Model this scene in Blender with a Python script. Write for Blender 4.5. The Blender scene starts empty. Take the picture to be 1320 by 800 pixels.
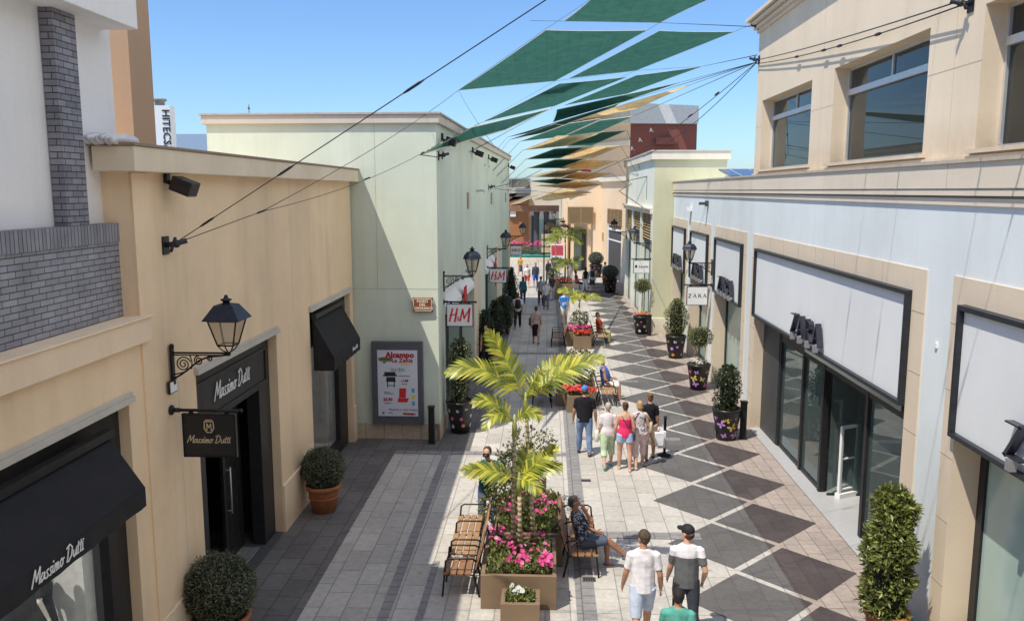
import bpy, bmesh, math, random
from mathutils import Vector, Matrix, Euler, noise
R = math.radians
random.seed(7)
scene = bpy.context.scene
COL = scene.collection
V = Vector

# ------------------------------------------------------------------ materials
def new_mat(name):
    m = bpy.data.materials.new(name); m.use_nodes = True
    nt = m.node_tree; nt.nodes.clear()
    out = nt.nodes.new('ShaderNodeOutputMaterial'); p = nt.nodes.new('ShaderNodeBsdfPrincipled')
    nt.links.new(p.outputs[0], out.inputs[0])
    return m, nt, p, out
def L(nt, a, b): nt.links.new(a, b)
def mixc(nt, fac, a, b, mode='MIX'):
    n = nt.nodes.new('ShaderNodeMix'); n.data_type = 'RGBA'; n.blend_type = mode
    for s, v in ((0, fac), (6, a), (7, b)):
        if hasattr(v, 'is_linked') or hasattr(v, 'node'): nt.links.new(v, n.inputs[s])
        elif s == 0: n.inputs[0].default_value = v
        else: n.inputs[s].default_value = (*v[:3], 1)
    return n.outputs[2]
def nz(nt, scale, detail=4, rough=.55, vec=None, sc=None):
    t = nt.nodes.new('ShaderNodeTexNoise'); t.inputs['Scale'].default_value = scale
    t.inputs['Detail'].default_value = detail; t.inputs['Roughness'].default_value = rough
    if vec is not None:
        if sc:
            mp = nt.nodes.new('ShaderNodeMapping'); mp.inputs['Scale'].default_value = sc
            nt.links.new(vec, mp.inputs[0]); vec = mp.outputs[0]
        nt.links.new(vec, t.inputs['Vector'])
    return t.outputs[0]
def ramp(nt, fac, stops):
    r = nt.nodes.new('ShaderNodeValToRGB'); nt.links.new(fac, r.inputs[0])
    e = r.color_ramp.elements
    while len(e) < len(stops): e.new(.5)
    for i, (p, c) in enumerate(stops):
        e[i].position = p; e[i].color = (*c[:3], 1)
    return r.outputs[0]
def coord(nt, kind='Object'):
    return nt.nodes.new('ShaderNodeTexCoord').outputs[kind]
def bump(nt, p, h, strength=.2, dist=.02):
    b = nt.nodes.new('ShaderNodeBump'); b.inputs['Strength'].default_value = strength; b.inputs['Distance'].default_value = dist
    nt.links.new(h, b.inputs['Height']); nt.links.new(b.outputs[0], p.inputs['Normal'])
MATS = {}
def plain(name, c, rough=.6, metal=0., var=.12, scale=8, bmp=.0, bscale=60, spec=.4):
    if name in MATS: return MATS[name]
    m, nt, p, o = new_mat(name); vec = coord(nt)
    n = nz(nt, scale, 5, .6, vec)
    L(nt, ramp(nt, n, [(.3, [k*(1-var) for k in c]), (.7, [min(1, k*(1+var)) for k in c])]), p.inputs['Base Color'])
    p.inputs['Roughness'].default_value = rough; p.inputs['Metallic'].default_value = metal
    p.inputs['Specular IOR Level'].default_value = spec
    if bmp: bump(nt, p, nz(nt, bscale, 3, .6, vec), bmp, .01)
    MATS[name] = m; return m
def stucco(name, c, stain=.10, streak=.10, joints=None):
    """rendered wall: broad stains, rain streaks, fine grain"""
    if name in MATS: return MATS[name]
    m, nt, p, o = new_mat(name); vec = coord(nt)
    base = ramp(nt, nz(nt, .55, 6, .62, vec), [(.3, [k*(1-stain) for k in c]), (.7, [min(1, k*(1+stain*.7)) for k in c])])
    st = ramp(nt, nz(nt, 1., 7, .75, vec, (1.3, 1.3, .10)), [(.50, (1, 1, 1)), (.80, (1-streak*2.2, 1-streak*2.3, 1-streak*2.5))])
    base = mixc(nt, .8, base, st, 'MULTIPLY')
    sz_ = nt.nodes.new('ShaderNodeSeparateXYZ'); L(nt, vec, sz_.inputs[0]); mr = nt.nodes.new('ShaderNodeMapRange'); L(nt, sz_.outputs[2], mr.inputs[0]); mr.inputs[1].default_value = 1.1; mr.inputs[2].default_value = .0; mr.interpolation_type = 'SMOOTHSTEP'
    mu = nt.nodes.new('ShaderNodeMath'); mu.operation = 'MULTIPLY'; L(nt, mr.outputs[0], mu.inputs[0]); L(nt, nz(nt, 2.2, 5, .7, vec), mu.inputs[1])
    base = mixc(nt, 1, base, ramp(nt, mu.outputs[0], [(.15, (1, 1, 1)), (.75, (.70, .66, .62))]), 'MULTIPLY')       # splash dirt along the foot
    patch = ramp(nt, nz(nt, .23, 3, .5, vec, (1, 1, .6)), [(.40, (1, 1, 1)), (.62, (.93, .925, .915))]); base = mixc(nt, 1, base, patch, 'MULTIPLY')
    fine = ramp(nt, nz(nt, 28, 3, .7, vec), [(.25, (.93,)*3), (.75, (1.0,)*3)])
    L(nt, mixc(nt, .9, base, fine, 'MULTIPLY'), p.inputs['Base Color'])
    p.inputs['Roughness'].default_value = .88; p.inputs['Specular IOR Level'].default_value = .2
    bump(nt, p, nz(nt, 70, 4, .7, vec), .22, .01)
    MATS[name] = m; return m
def slabs(name, c1, c2, mortar, w=.6, h=.4, rough=.7, stain=.22, msize=.012, along_y=True, warm=None):
    """stone paving slabs laid in running bond along the street"""
    m, nt, p, o = new_mat(name); vec = coord(nt)
    mp = nt.nodes.new('ShaderNodeMapping'); mp.inputs['Rotation'].default_value = (0, 0, R(90) if along_y else 0)
    L(nt, vec, mp.inputs[0])
    b = nt.nodes.new('ShaderNodeTexBrick'); L(nt, mp.outputs[0], b.inputs['Vector'])
    b.inputs['Color1'].default_value = (*c1, 1); b.inputs['Color2'].default_value = (*c2, 1); b.inputs['Mortar'].default_value = (*mortar, 1)
    b.inputs['Scale'].default_value = 1; b.inputs['Brick Width'].default_value = w; b.inputs['Row Height'].default_value = h
    b.inputs['Mortar Size'].default_value = msize; b.inputs['Mortar Smooth'].default_value = .3; b.inputs['Bias'].default_value = -.1
    b.offset = .37
    base = b.outputs[0]
    st = ramp(nt, nz(nt, .9, 6, .65, vec), [(.3, (1-stain,)*3), (.68, (1.0,)*3)])
    base = mixc(nt, 1, base, st, 'MULTIPLY')
    sp = ramp(nt, nz(nt, 9, 5, .7, vec), [(.25, (.76,)*3), (.62, (1.02,)*3)])
    base = mixc(nt, 1, base, sp, 'MULTIPLY')
    spots = ramp(nt, nz(nt, 4.3, 2, .5, vec), [(.24, (.62,)*3), (.33, (1, 1, 1))])
    base = mixc(nt, .8, base, spots, 'MULTIPLY')
    L(nt, base, p.inputs['Base Color'])
    rr = nt.nodes.new('ShaderNodeMapRange'); L(nt, nz(nt, 3, 4, .6, vec), rr.inputs[0]); rr.inputs[3].default_value = rough-.12; rr.inputs[4].default_value = rough+.12
    L(nt, rr.outputs[0], p.inputs['Roughness'])
    p.inputs['Specular IOR Level'].default_value = .3
    bump(nt, p, b.outputs['Fac'], -.25, .01)
    MATS[name] = m; return m
def brickmat(name, c1, c2, mortar, w, h, axis='x', soldier=False, bmp=1.0):
    """bricks on a wall seen along world x ('x': wall lies in the yz plane) or y"""
    m, nt, p, o = new_mat(name); vec = coord(nt)
    sx = nt.nodes.new('ShaderNodeSeparateXYZ'); L(nt, vec, sx.inputs[0])
    cb = nt.nodes.new('ShaderNodeCombineXYZ')
    if axis == 'xy':
        ad = nt.nodes.new('ShaderNodeMath'); L(nt, sx.outputs[0], ad.inputs[0]); L(nt, sx.outputs[1], ad.inputs[1]); a = ad.outputs[0]
    else:
        a = sx.outputs[1] if axis == 'x' else sx.outputs[0]
    L(nt, a, cb.inputs[0]); L(nt, sx.outputs[2], cb.inputs[1])
    b = nt.nodes.new('ShaderNodeTexBrick'); L(nt, cb.outputs[0], b.inputs['Vector'])
    b.inputs['Color1'].default_value = (*c1, 1); b.inputs['Color2'].default_value = (*c2, 1); b.inputs['Mortar'].default_value = (*mortar, 1)
    b.inputs['Scale'].default_value = 1; b.inputs['Brick Width'].default_value = w; b.inputs['Row Height'].default_value = h
    b.inputs['Mortar Size'].default_value = .006; b.inputs['Mortar Smooth'].default_value = .4
    st = ramp(nt, nz(nt, 2.2, 6, .65, vec), [(.3, (.68,)*3), (.7, (1.08,)*3)])
    L(nt, mixc(nt, 1, b.outputs[0], st, 'MULTIPLY'), p.inputs['Base Color'])
    p.inputs['Roughness'].default_value = .85
    ad = nt.nodes.new('ShaderNodeMath'); ad.operation = 'MULTIPLY_ADD'
    L(nt, nz(nt, 14, 4, .7, vec), ad.inputs[0]); ad.inputs[1].default_value = .5
    iv = nt.nodes.new('ShaderNodeMath'); iv.operation = 'SUBTRACT'; iv.inputs[0].default_value = 1; L(nt, b.outputs['Fac'], iv.inputs[1])
    L(nt, iv.outputs[0], ad.inputs[2]); bump(nt, p, ad.outputs[0], bmp, .015)
    MATS[name] = m; return m
def leafmat(name, dark, light, trans=.3, rough=.5, tint=None):
    """leaves: every leaf its own tone, some light passes through"""
    m, nt, p, o = new_mat(name)
    g = nt.nodes.new('ShaderNodeNewGeometry')
    stops = [(0, dark), (.6, [(a+b)/2 for a, b in zip(dark, light)]), (1, light)]
    if tint: stops = [(0, dark), (.5, [(a+b)/2 for a, b in zip(dark, light)]), (.85, light), (1, tint)]
    c = ramp(nt, g.outputs['Random Per Island'], stops)
    cl = ramp(nt, nz(nt, 3.5, 3, .6, coord(nt)), [(.3, (.55,)*3), (.68, (1.15,)*3)])
    c = mixc(nt, 1, c, cl, 'MULTIPLY')
    L(nt, c, p.inputs['Base Color']); p.inputs['Roughness'].default_value = rough
    t = nt.nodes.new('ShaderNodeBsdfTranslucent'); L(nt, c, t.inputs[0])
    mx = nt.nodes.new('ShaderNodeMixShader'); mx.inputs[0].default_value = trans
    L(nt, p.outputs[0], mx.inputs[1]); L(nt, t.outputs[0], mx.inputs[2]); L(nt, mx.outputs[0], o.inputs[0])
    MATS[name] = m; return m
def glassmat(name, tint=(.6, .7, .68), refl=.12, clear=.75, rough=.02, film=.0, fcol=(.55, .72, .69)):
    """shop glass: part see-through, part mirror (stronger at grazing angles)"""
    m, nt, p, o = new_mat(name); nt.nodes.remove(p)
    tr = nt.nodes.new('ShaderNodeBsdfTransparent'); tr.inputs[0].default_value = (*[k*clear for k in tint], 1)
    gl = nt.nodes.new('ShaderNodeBsdfGlossy'); gl.inputs['Roughness'].default_value = rough; gl.inputs[0].default_value = (.9, .95, .95, 1)
    lw = nt.nodes.new('ShaderNodeFresnel'); lw.inputs[0].default_value = 1.5
    ad = nt.nodes.new('ShaderNodeMath'); ad.inputs[1].default_value = refl; ad.use_clamp = True; L(nt, lw.outputs[0], ad.inputs[0])
    mx = nt.nodes.new('ShaderNodeMixShader'); L(nt, ad.outputs[0], mx.inputs[0]); L(nt, tr.outputs[0], mx.inputs[1]); L(nt, gl.outputs[0], mx.inputs[2])
    df = nt.nodes.new('ShaderNodeBsdfDiffuse'); df.inputs[0].default_value = (*fcol, 1); m2 = nt.nodes.new('ShaderNodeMixShader'); m2.inputs[0].default_value = film; L(nt, mx.outputs[0], m2.inputs[1]); L(nt, df.outputs[0], m2.inputs[2])
    L(nt, m2.outputs[0], o.inputs[0]); MATS[name] = m; return m
def clothmat(name, c, kind='plain', c2=(.8, .8, .8), z=0., scale=14, rough=.9):
    m, nt, p, o = new_mat(name); vec = coord(nt)
    base = ramp(nt, nz(nt, 9, 4, .6, vec), [(.3, [k*.78 for k in c]), (.7, [min(1, k*1.12) for k in c])])
    if kind == 'print':      # scattered leaf / flower print
        v = nt.nodes.new('ShaderNodeTexVoronoi'); v.inputs['Scale'].default_value = scale; v.feature = 'F1'
        n = nt.nodes.new('ShaderNodeTexNoise'); n.inputs['Scale'].default_value = scale*1.2; L(nt, vec, n.inputs['Vector'])
        w = mixc(nt, .25, vec, n.outputs[1]); L(nt, w, v.inputs['Vector'])
        f = ramp(nt, v.outputs['Distance'], [(.33, (1, 1, 1)), (.42, (0, 0, 0))])
        base = mixc(nt, f, base, c2)
    elif kind in ('yoke', 'split'):   # second colour above a height
        s = nt.nodes.new('ShaderNodeSeparateXYZ'); L(nt, vec, s.inputs[0])
        f = nt.nodes.new('ShaderNodeMath'); f.operation = 'GREATER_THAN'; f.inputs[1].default_value = z; L(nt, s.outputs[2], f.inputs[0])
        base = mixc(nt, f.outputs[0], base, c2)
    elif kind == 'denim':
        f = ramp(nt, nz(nt, 4, 5, .7, vec), [(.35, (0, 0, 0)), (.7, (1, 1, 1))]); base = mixc(nt, f, base, c2)
    L(nt, base, p.inputs['Base Color']); p.inputs['Roughness'].default_value = rough; p.inputs['Specular IOR Level'].default_value = .15
    bump(nt, p, nz(nt, 13, 3, .5, vec, (1, 1, .4)), .35, .025)
    MATS[name] = m; return m

# ------------------------------------------------------------------ objects
def props(o, label=None, cat=None, group=None, kind=None):
    if label: o['label'] = label
    if cat: o['category'] = cat
    if group: o['group'] = group
    if kind: o['kind'] = kind
    return o
def empty(name, loc, label, cat, rz=0., group=None):
    o = bpy.data.objects.new(name, None); COL.objects.link(o); o.location = loc; o.rotation_euler = (0, 0, rz)
    o.empty_display_size = .2
    return props(o, label, cat, group)
def root_of(o):
    while o.parent: o = o.parent
    return o
class MB:
    """collects faces; build() links them as ONE mesh object"""
    def __init__(s): s.v = []; s.f = []; s.mi = []; s.m = 0; s.sm = []; s.smooth = False
    def face(s, pts):
        i = len(s.v); s.v += [tuple(p) for p in pts]; s.f.append(tuple(range(i, i+len(pts)))); s.mi.append(s.m); s.sm.append(s.smooth)
    def mesh(s, vs, fs, smooth=None):
        i = len(s.v); s.v += [tuple(p) for p in vs]
        for f in fs: s.f.append(tuple(k+i for k in f)); s.mi.append(s.m); s.sm.append(s.smooth if smooth is None else smooth)
    def box(s, x0, x1, y0, y1, z0, z1):
        x0, x1 = min(x0, x1), max(x0, x1); y0, y1 = min(y0, y1), max(y0, y1); z0, z1 = min(z0, z1), max(z0, z1)
        v = [(x, y, z) for z in (z0, z1) for y in (y0, y1) for x in (x0, x1)]
        s.mesh(v, [(0, 2, 3, 1), (4, 5, 7, 6), (0, 1, 5, 4), (2, 6, 7, 3), (0, 4, 6, 2), (1, 3, 7, 5)], False)
    def obox(s, c, u, v, w):
        """box from centre and three half-axis vectors"""
        c, u, v, w = V(c), V(u), V(v), V(w)
        P = [c+a*u+b*v+d*w for d in (-1, 1) for b in (-1, 1) for a in (-1, 1)]
        s.mesh(P, [(0, 2, 3, 1), (4, 5, 7, 6), (0, 1, 5, 4), (2, 6, 7, 3), (0, 4, 6, 2), (1, 3, 7, 5)], False)
    def tube(s, pts, r, n=6, cap=True, closed=False):
        pts = [V(p) for p in pts]; rs = r if isinstance(r, (list, tuple)) else [r]*len(pts)
        vs = []; fs = []; ref = None
        for i, p in enumerate(pts):
            a = pts[max(i-1, 0)]; b = pts[min(i+1, len(pts)-1)]; t = (b-a)
            if t.length < 1e-9: t = V((0, 0, 1))
            t.normalize()
            if ref is None: ref = V((0, 0, 1)) if abs(t.z) < .9 else V((1, 0, 0))
            u = ref-t*ref.dot(t)
            if u.length < 1e-4: u = t.orthogonal()
            u.normalize(); ref = u; w = t.cross(u)
            for k in range(n):
                q = 2*math.pi*k/n; vs.append(p+(u*math.cos(q)+w*math.sin(q))*rs[i])
        for i in range(len(pts)-1):
            for k in range(n):
                a = i*n+k; b = i*n+(k+1) % n; fs.append((a, b, b+n, a+n))
        if cap: fs.append(tuple(range(n))[::-1]); fs.append(tuple(range((len(pts)-1)*n, len(pts)*n)))
        s.mesh(vs, fs, n > 4)
    def lathe(s, prof, c=(0, 0, 0), n=24, smooth=True, sx=1, sy=1):
        vs = []; fs = []
        for r, z in prof:
            for k in range(n):
                q = 2*math.pi*k/n; vs.append((c[0]+r*sx*math.cos(q), c[1]+r*sy*math.sin(q), c[2]+z))
        for i in range(len(prof)-1):
            for k in range(n):
                a = i*n+k; b = i*n+(k+1) % n; fs.append((a, b, b+n, a+n))
        fs.append(tuple(range(n))[::-1]); fs.append(tuple(range((len(prof)-1)*n, len(prof)*n)))
        s.mesh(vs, fs, smooth)
    def ring(s, prof, up=None):
        """rings given as (centre, u-half-vector, v-half-vector); closed loft"""
        n = 12; vs = []; fs = []
        for c, u, w in prof:
            for k in range(n):
                q = 2*math.pi*k/n; vs.append(V(c)+V(u)*math.cos(q)+V(w)*math.sin(q))
        for i in range(len(prof)-1):
            for k in range(n):
                a = i*n+k; b = i*n+(k+1) % n; fs.append((a, b, b+n, a+n))
        fs.append(tuple(range(n))[::-1]); fs.append(tuple(range((len(prof)-1)*n, len(prof)*n)))
        s.mesh(vs, fs, True)
    def ball(s, c, rx, ry=None, rz=None, n=10, m=7, rot=None):
        ry = ry or rx; rz = rz or rx; vs = []; fs = []; c = V(c)
        for i in range(m+1):
            a = math.pi*i/m
            for k in range(n):
                q = 2*math.pi*k/n; p = V((rx*math.sin(a)*math.cos(q), ry*math.sin(a)*math.sin(q), -rz*math.cos(a)))
                if rot is not None: p = rot @ p
                vs.append(c+p)
        for i in range(m):
            for k in range(n):
                a = i*n+k; b = i*n+(k+1) % n; fs.append((a, b, b+n, a+n))
        s.mesh(vs, fs, True)
    def prism(s, poly, o, ux, uy, d0, d1):
        """2-D polygon extruded along ux x uy from d0 to d1"""
        o, ux, uy = V(o), V(ux), V(uy); w = ux.cross(uy); n = len(poly)
        a = [o+ux*p[0]+uy*p[1]+w*d0 for p in poly]; b = [o+ux*p[0]+uy*p[1]+w*d1 for p in poly]
        fs = [tuple(range(n))[::-1], tuple(range(n, 2*n))]+[(i, (i+1) % n, (i+1) % n+n, i+n) for i in range(n)]
        s.mesh(a+b, fs, False)
    def stroke(s, pts, wd, o, ux, uy, d0=0., d1=.006):
        """flat pen stroke of width wd along 2-D points"""
        P = [V((p[0], p[1])) for p in pts]
        for a, b in zip(P[:-1], P[1:]):
            t = b-a
            if t.length < 1e-6: continue
            t.normalize(); nn = V((-t.y, t.x))*wd/2; a2 = a-t*wd*.35; b2 = b+t*wd*.35
            s.prism([a2-nn, b2-nn, b2+nn, a2+nn], o, ux, uy, d0, d1); d0 += 1e-5; d1 += 1.3e-4
    def text(s, body, o, ux, uy, size, depth=.004, align='CENTER', shear=0., bold=0., space=1.):
        cu = bpy.data.curves.new('t', 'FONT'); cu.body = body; cu.size = size; cu.align_x = align; cu.align_y = 'CENTER'
        cu.extrude = depth/2; cu.shear = shear; cu.offset = bold; cu.space_character = space; cu.resolution_u = 2
        ob = bpy.data.objects.new('t', cu); COL.objects.link(ob)
        bpy.context.view_layer.update()
        me = ob.to_mesh(); o, ux, uy = V(o), V(ux), V(uy); w = ux.cross(uy)
        s.mesh([o+ux*v.co.x+uy*v.co.y+w*(v.co.z+depth/2) for v in me.vertices], [tuple(p.vertices) for p in me.polygons], False)
        ob.to_mesh_clear(); COL.objects.unlink(ob); bpy.data.objects.remove(ob); bpy.data.curves.remove(cu)
    def wall(s, a, b, z0, z1, holes=(), depth=.3, thick=None):
        """upright wall from a to b (plan points); its face looks to the RIGHT of a->b; holes (l0,l1,z0,z1) get reveals going inwards"""
        a, b = V((a[0], a[1], 0)), V((b[0], b[1], 0)); t = (b-a); ln = t.length; t.normalize(); inn = V((-t.y, t.x, 0))
        ls = sorted({0, ln} | {max(0, min(ln, h[i])) for h in holes for i in (0, 1)}); zs = sorted({z0, z1} | {max(z0, min(z1, h[i])) for h in holes for i in (2, 3)})
        P = lambda l, z, d=0: a+t*l+V((0, 0, z))+inn*d
        for i in range(len(ls)-1):
            for j in range(len(zs)-1):
                lm, zm = (ls[i]+ls[i+1])/2, (zs[j]+zs[j+1])/2
                if any(h[0] < lm < h[1] and h[2] < zm < h[3] for h in holes): continue
                s.face([P(ls[i], zs[j]), P(ls[i+1], zs[j]), P(ls[i+1], zs[j+1]), P(ls[i], zs[j+1])])
        for h in holes:
            l0, l1, h0, h1 = h
            if l0 > 0: s.face([P(l0, h0), P(l0, min(h1, z1)), P(l0, min(h1, z1), depth), P(l0, h0, depth)])
            if l1 < ln: s.face([P(l1, h0, depth), P(l1, min(h1, z1), depth), P(l1, min(h1, z1)), P(l1, h0)])
            if h1 < z1-.001: s.face([P(l0, h1), P(l1, h1), P(l1, h1, depth), P(l0, h1, depth)])
            if h0 > z0+.01: s.face([P(l0, h0, depth), P(l1, h0, depth), P(l1, h0), P(l0, h0)])
    def build(s, name, mats, parent=None, world=True, label=None, cat=None, group=None, kind=None, bevel=0, loc=None):
        me = bpy.data.meshes.new(name)
        vs = s.v
        if parent is not None and world:
            r = root_of(parent)
            mi = (Matrix.Translation(r.location) @ r.rotation_euler.to_matrix().to_4x4()).inverted()
            vs = [mi @ V(p) for p in vs]
        if loc is not None: vs = [V(p)-V(loc) for p in vs]
        me.from_pydata([tuple(p) for p in vs], [], s.f)
        if not isinstance(mats, (list, tuple)): mats = [mats]
        for m in mats: me.materials.append(m)
        me.polygons.foreach_set('material_index', s.mi); me.polygons.foreach_set('use_smooth', s.sm); me.update()
        o = bpy.data.objects.new(name, me); COL.objects.link(o)
        if parent is not None: o.parent = parent
        if loc is not None: o.location = loc
        if bevel:
            md = o.modifiers.new('bevel', 'BEVEL'); md.width = bevel; md.segments = 2; md.limit_method = 'ANGLE'
        return props(o, label, cat, group, kind)
def copy_tree(o, parent=None):
    c = o.copy(); COL.objects.link(c); c.parent = parent
    for ch in list(o.children): copy_tree(ch, c)
    return c
def copy_thing(o, loc, rz, label, group=None):
    c = copy_tree(o); c.location = loc; c.rotation_euler = (0, 0, rz); c['label'] = label
    if group: c['group'] = group
    return c
SCRIPT = {
 'M': (1.75, [[(0, 0), (.45, 2), (.8, .5), (1.45, 2), (1.5, 0), (1.7, .1)]]),
 'a': (1.0, [[(.7, .9), (.3, 1), (0, .5), (.2, 0), (.6, .3), (.75, .95), (.8, .1), (1, .1)]]),
 's': (.75, [[(.6, .95), (.25, .9), (.25, .6), (.52, .35), (.35, 0), (0, .05)]]),
 'i': (.45, [[(0, .95), (.05, .05), (.3, .1)], [(.08, 1.35), (.12, 1.5)]]),
 'm': (1.15, [[(0, 0), (.06, .95), (.1, .6), (.28, .95), (.42, .8), (.42, 0), (.46, .6), (.65, .95), (.78, .8), (.8, .05), (1, .1)]]),
 'o': (.95, [[(.35, 1), (.05, .7), (.05, .2), (.35, 0), (.65, .3), (.62, .8), (.35, 1)], [(.6, .85), (.9, .9)]]),
 ' ': (.6, []),
 'D': (1.5, [[(.3, 1.9), (.15, 0)], [(-.2, 1.75), (.5, 2.05), (1.15, 1.5), (1.1, .5), (.5, -.05), (0, .05)]]),
 'u': (.95, [[(0, .95), (.05, .2), (.3, 0), (.6, .4), (.66, .95), (.7, .1), (.9, .1)]]),
 't': (.62, [[(.2, 1.6), (.16, .1), (.4, .1)], [(-.22, 1.08), (.62, 1.18)]]),
}
def script_text(mb, s, o, ux, uy, xh, wd, d0=.0, d1=.006):
    """handwritten lettering, centred on o"""
    w = sum(SCRIPT[c][0] for c in s); x = -w/2; sl = .25
    for c in s:
        for st in SCRIPT[c][1]:
            mb.stroke([((x+px+py*sl-.2)*xh, (py-.5)*xh) for px, py in st], wd, o, ux, uy, d0, d1)
        x += SCRIPT[c][0]
ZARA = {'Z': [([(0, .97), (.8, .97)], .06), ([(.74, .97), (.08, .03)], .15), ([(0, .03), (.82, .03)], .06)],
        'A': [([(0, 0), (.42, 1)], .06), ([(.42, 1), (.82, 0)], .17), ([(.16, .34), (.62, .34)], .05)],
        'R': [([(.1, 0), (.1, 1)], .16), ([(.1, .97), (.5, .97), (.66, .85), (.66, .64), (.5, .52), (.1, .52)], .07), ([(.36, .52), (.82, 0)], .16)]}
def zara_text(mb, o, ux, uy, h, gap=.35, d0=0., d1=.006, bold=1.):
    x = -(4*.82+3*gap)/2
    for c in 'ZARA':
        for pts, w in ZARA[c]: mb.stroke([((x+p[0])*h, (p[1]-.5)*h) for p in pts], w*h*bold, o, ux, uy, d0, d1)
        x += .82+gap
# ------------------------------------------------------------------ camera, sky, sun
cam_d = bpy.data.cameras.new('camera'); cam = bpy.data.objects.new('camera', cam_d); COL.objects.link(cam)
cam_d.sensor_width = 36; cam_d.lens = 36*1065/1320; cam_d.clip_end = 2000; cam_d.clip_start = .05
cam.location = (0, 0, 6.6); cam.rotation_euler = (R(90-8.228), 0, R(2.448))
scene.camera = cam
scene.cycles.diffuse_bounces = 6
scene.view_settings.view_transform = 'Standard'; scene.view_settings.look = 'None'; scene.view_settings.exposure = 0
SUN = V((-.388, -.38, 1)).normalized()
w = bpy.data.worlds.new('World'); scene.world = w; w.use_nodes = True
nt = w.node_tree; nt.nodes.clear()
wo = nt.nodes.new('ShaderNodeOutputWorld'); bg = nt.nodes.new('ShaderNodeBackground'); sky = nt.nodes.new('ShaderNodeTexSky')
sky.sky_type = 'NISHITA'; sky.sun_disc = False; sky.sun_elevation = math.asin(SUN.z); sky.sun_rotation = math.atan2(SUN.x, SUN.y)
sky.air_density = 1.0; sky.dust_density = .6; sky.ozone_density = 1.0; sky.altitude = 0
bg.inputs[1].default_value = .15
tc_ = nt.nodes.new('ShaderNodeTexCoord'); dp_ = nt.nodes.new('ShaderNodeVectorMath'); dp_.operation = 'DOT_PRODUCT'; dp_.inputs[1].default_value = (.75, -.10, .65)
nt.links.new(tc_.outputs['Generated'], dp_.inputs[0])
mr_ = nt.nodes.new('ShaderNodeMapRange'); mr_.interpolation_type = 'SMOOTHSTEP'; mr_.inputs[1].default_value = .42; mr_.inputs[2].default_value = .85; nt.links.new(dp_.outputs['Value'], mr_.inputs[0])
sky_fill = mixc(nt, mr_.outputs[0], (.70, .93, 1.21), (5.4, 3.75, 2.4))      # sky brightened overhead and to the right as added fill light; bluer elsewhere
sk = mixc(nt, 1, sky.outputs[0], sky_fill, 'MULTIPLY')
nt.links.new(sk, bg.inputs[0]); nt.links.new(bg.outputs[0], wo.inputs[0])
sd = bpy.data.lights.new('sun', 'SUN'); sd.energy = 5.0; sd.angle = R(.5); sd.color = (1, .925, .80)
so = bpy.data.objects.new('sun', sd); COL.objects.link(so); so.rotation_euler = (-SUN).to_track_quat('-Z', 'Y').to_euler(); so.location = (-20, -15, 50)

# ------------------------------------------------------------------ materials
M_light = slabs('light_slabs', (.56, .535, .49), (.46, .435, .395), (.30, .285, .265), .8, .4, stain=.20)
M_dark = slabs('dark_slabs', (.155, .145, .142), (.205, .192, .186), (.095, .09, .088), .6, .4, stain=.3)
M_pink = slabs('pink_slabs', (.44, .372, .325), (.37, .312, .275), (.24, .20, .18), .6, .3, stain=.22)
M_grey = slabs('grey_slabs', (.145, .140, .137), (.115, .111, .109), (.11, .10, .10), .8, .4, stain=.2)
M_brown = slabs('brown_slabs', (.080, .066, .064), (.108, .090, .088), (.075, .06, .06), .6, .3, stain=.3)
M_strip = slabs('strip_slabs', (.30, .29, .29), (.255, .25, .25), (.14, .14, .14), .25, .3, stain=.2)
M_ground = plain('ground_asphalt', (.22, .20, .18), .9, scale=.6)
M_beige = stucco('beige_render', (.92, .705, .475), .11, .09)
M_beige2 = stucco('beige_render_pale', (.91, .72, .52), .08, .06)
M_grime = stucco('beige_cornice', (.84, .72, .55), .12, .06)
M_white = stucco('white_render', (.90, .89, .90), .05, .05)
M_green = stucco('green_render', (.66, .73, .62), .09, .08)
M_greys = stucco('grey_cornice', (.60, .56, .50), .08, .08)
M_stone = slabs('stone_cladding', (.62, .50, .37), (.56, .45, .33), (.36, .29, .22), .9, .5, stain=.12)
M_blue = stucco('pale_blue_render', (.79, .845, .85), .07, .07)
M_zbeige = stucco('bay_surround_stone', (.76, .645, .50), .07, .05)
M_zcorn = stucco('cream_cornice', (.80, .70, .56), .07, .05)
M_zup = stucco('cream_render', (.88, .74, .56), .06, .05)
M_pgreen = stucco('pale_green_render', (.63, .62, .43), .05, .04)
M_pgreen2 = stucco('pale_mint_render', (.84, .86, .76), .05, .04)
M_peach = stucco('peach_render', (.88, .675, .46), .05, .05)
M_orange = stucco('orange_render', (.42, .19, .09), .10, .05)
M_red = stucco('brick_red_render', (.20, .078, .068), .08, .05)
M_cream = stucco('cream_white_render', (.80, .74, .62), .05, .04)
M_gmetal = plain('grey_metal_roof', (.55, .575, .60), .55, .3)
M_tan = stucco('tan_render', (.46, .32, .22), .06, .04)
M_black = plain('black_paint', (.018, .018, .02), .45, 0, .25)
M_blackm = plain('black_matt', (.012, .012, .013), .75, 0, .25)
M_iron = plain('wrought_iron', (.016, .017, .02), .4, .4, .3)
M_blackcloth = plain('awning_cloth', (.016, .016, .018), .9, 0, .2, 3, .1, 200)
M_dgrey = plain('dark_grey', (.07, .07, .075), .6)
M_grey2 = plain('mid_grey', (.22, .22, .225), .7)
M_alu = plain('aluminium', (.62, .62, .62), .4, .5, .06)
M_wpaint = plain('white_paint', (.80, .80, .80), .5, 0, .04)
M_wcloth = plain('white_fabric', (.80, .79, .77), .9, 0, .05)
M_panel = stucco('white_sign_panel', (.80, .82, .825), .03, .02)
M_redp = plain('red_paint', (.62, .03, .03), .5, 0, .08)
M_gold = plain('gold_lettering', (.66, .55, .36), .4, .3, .05)
M_glass = glassmat('shop_glass', (.80, .88, .86), .04, .92, film=.09)
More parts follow.
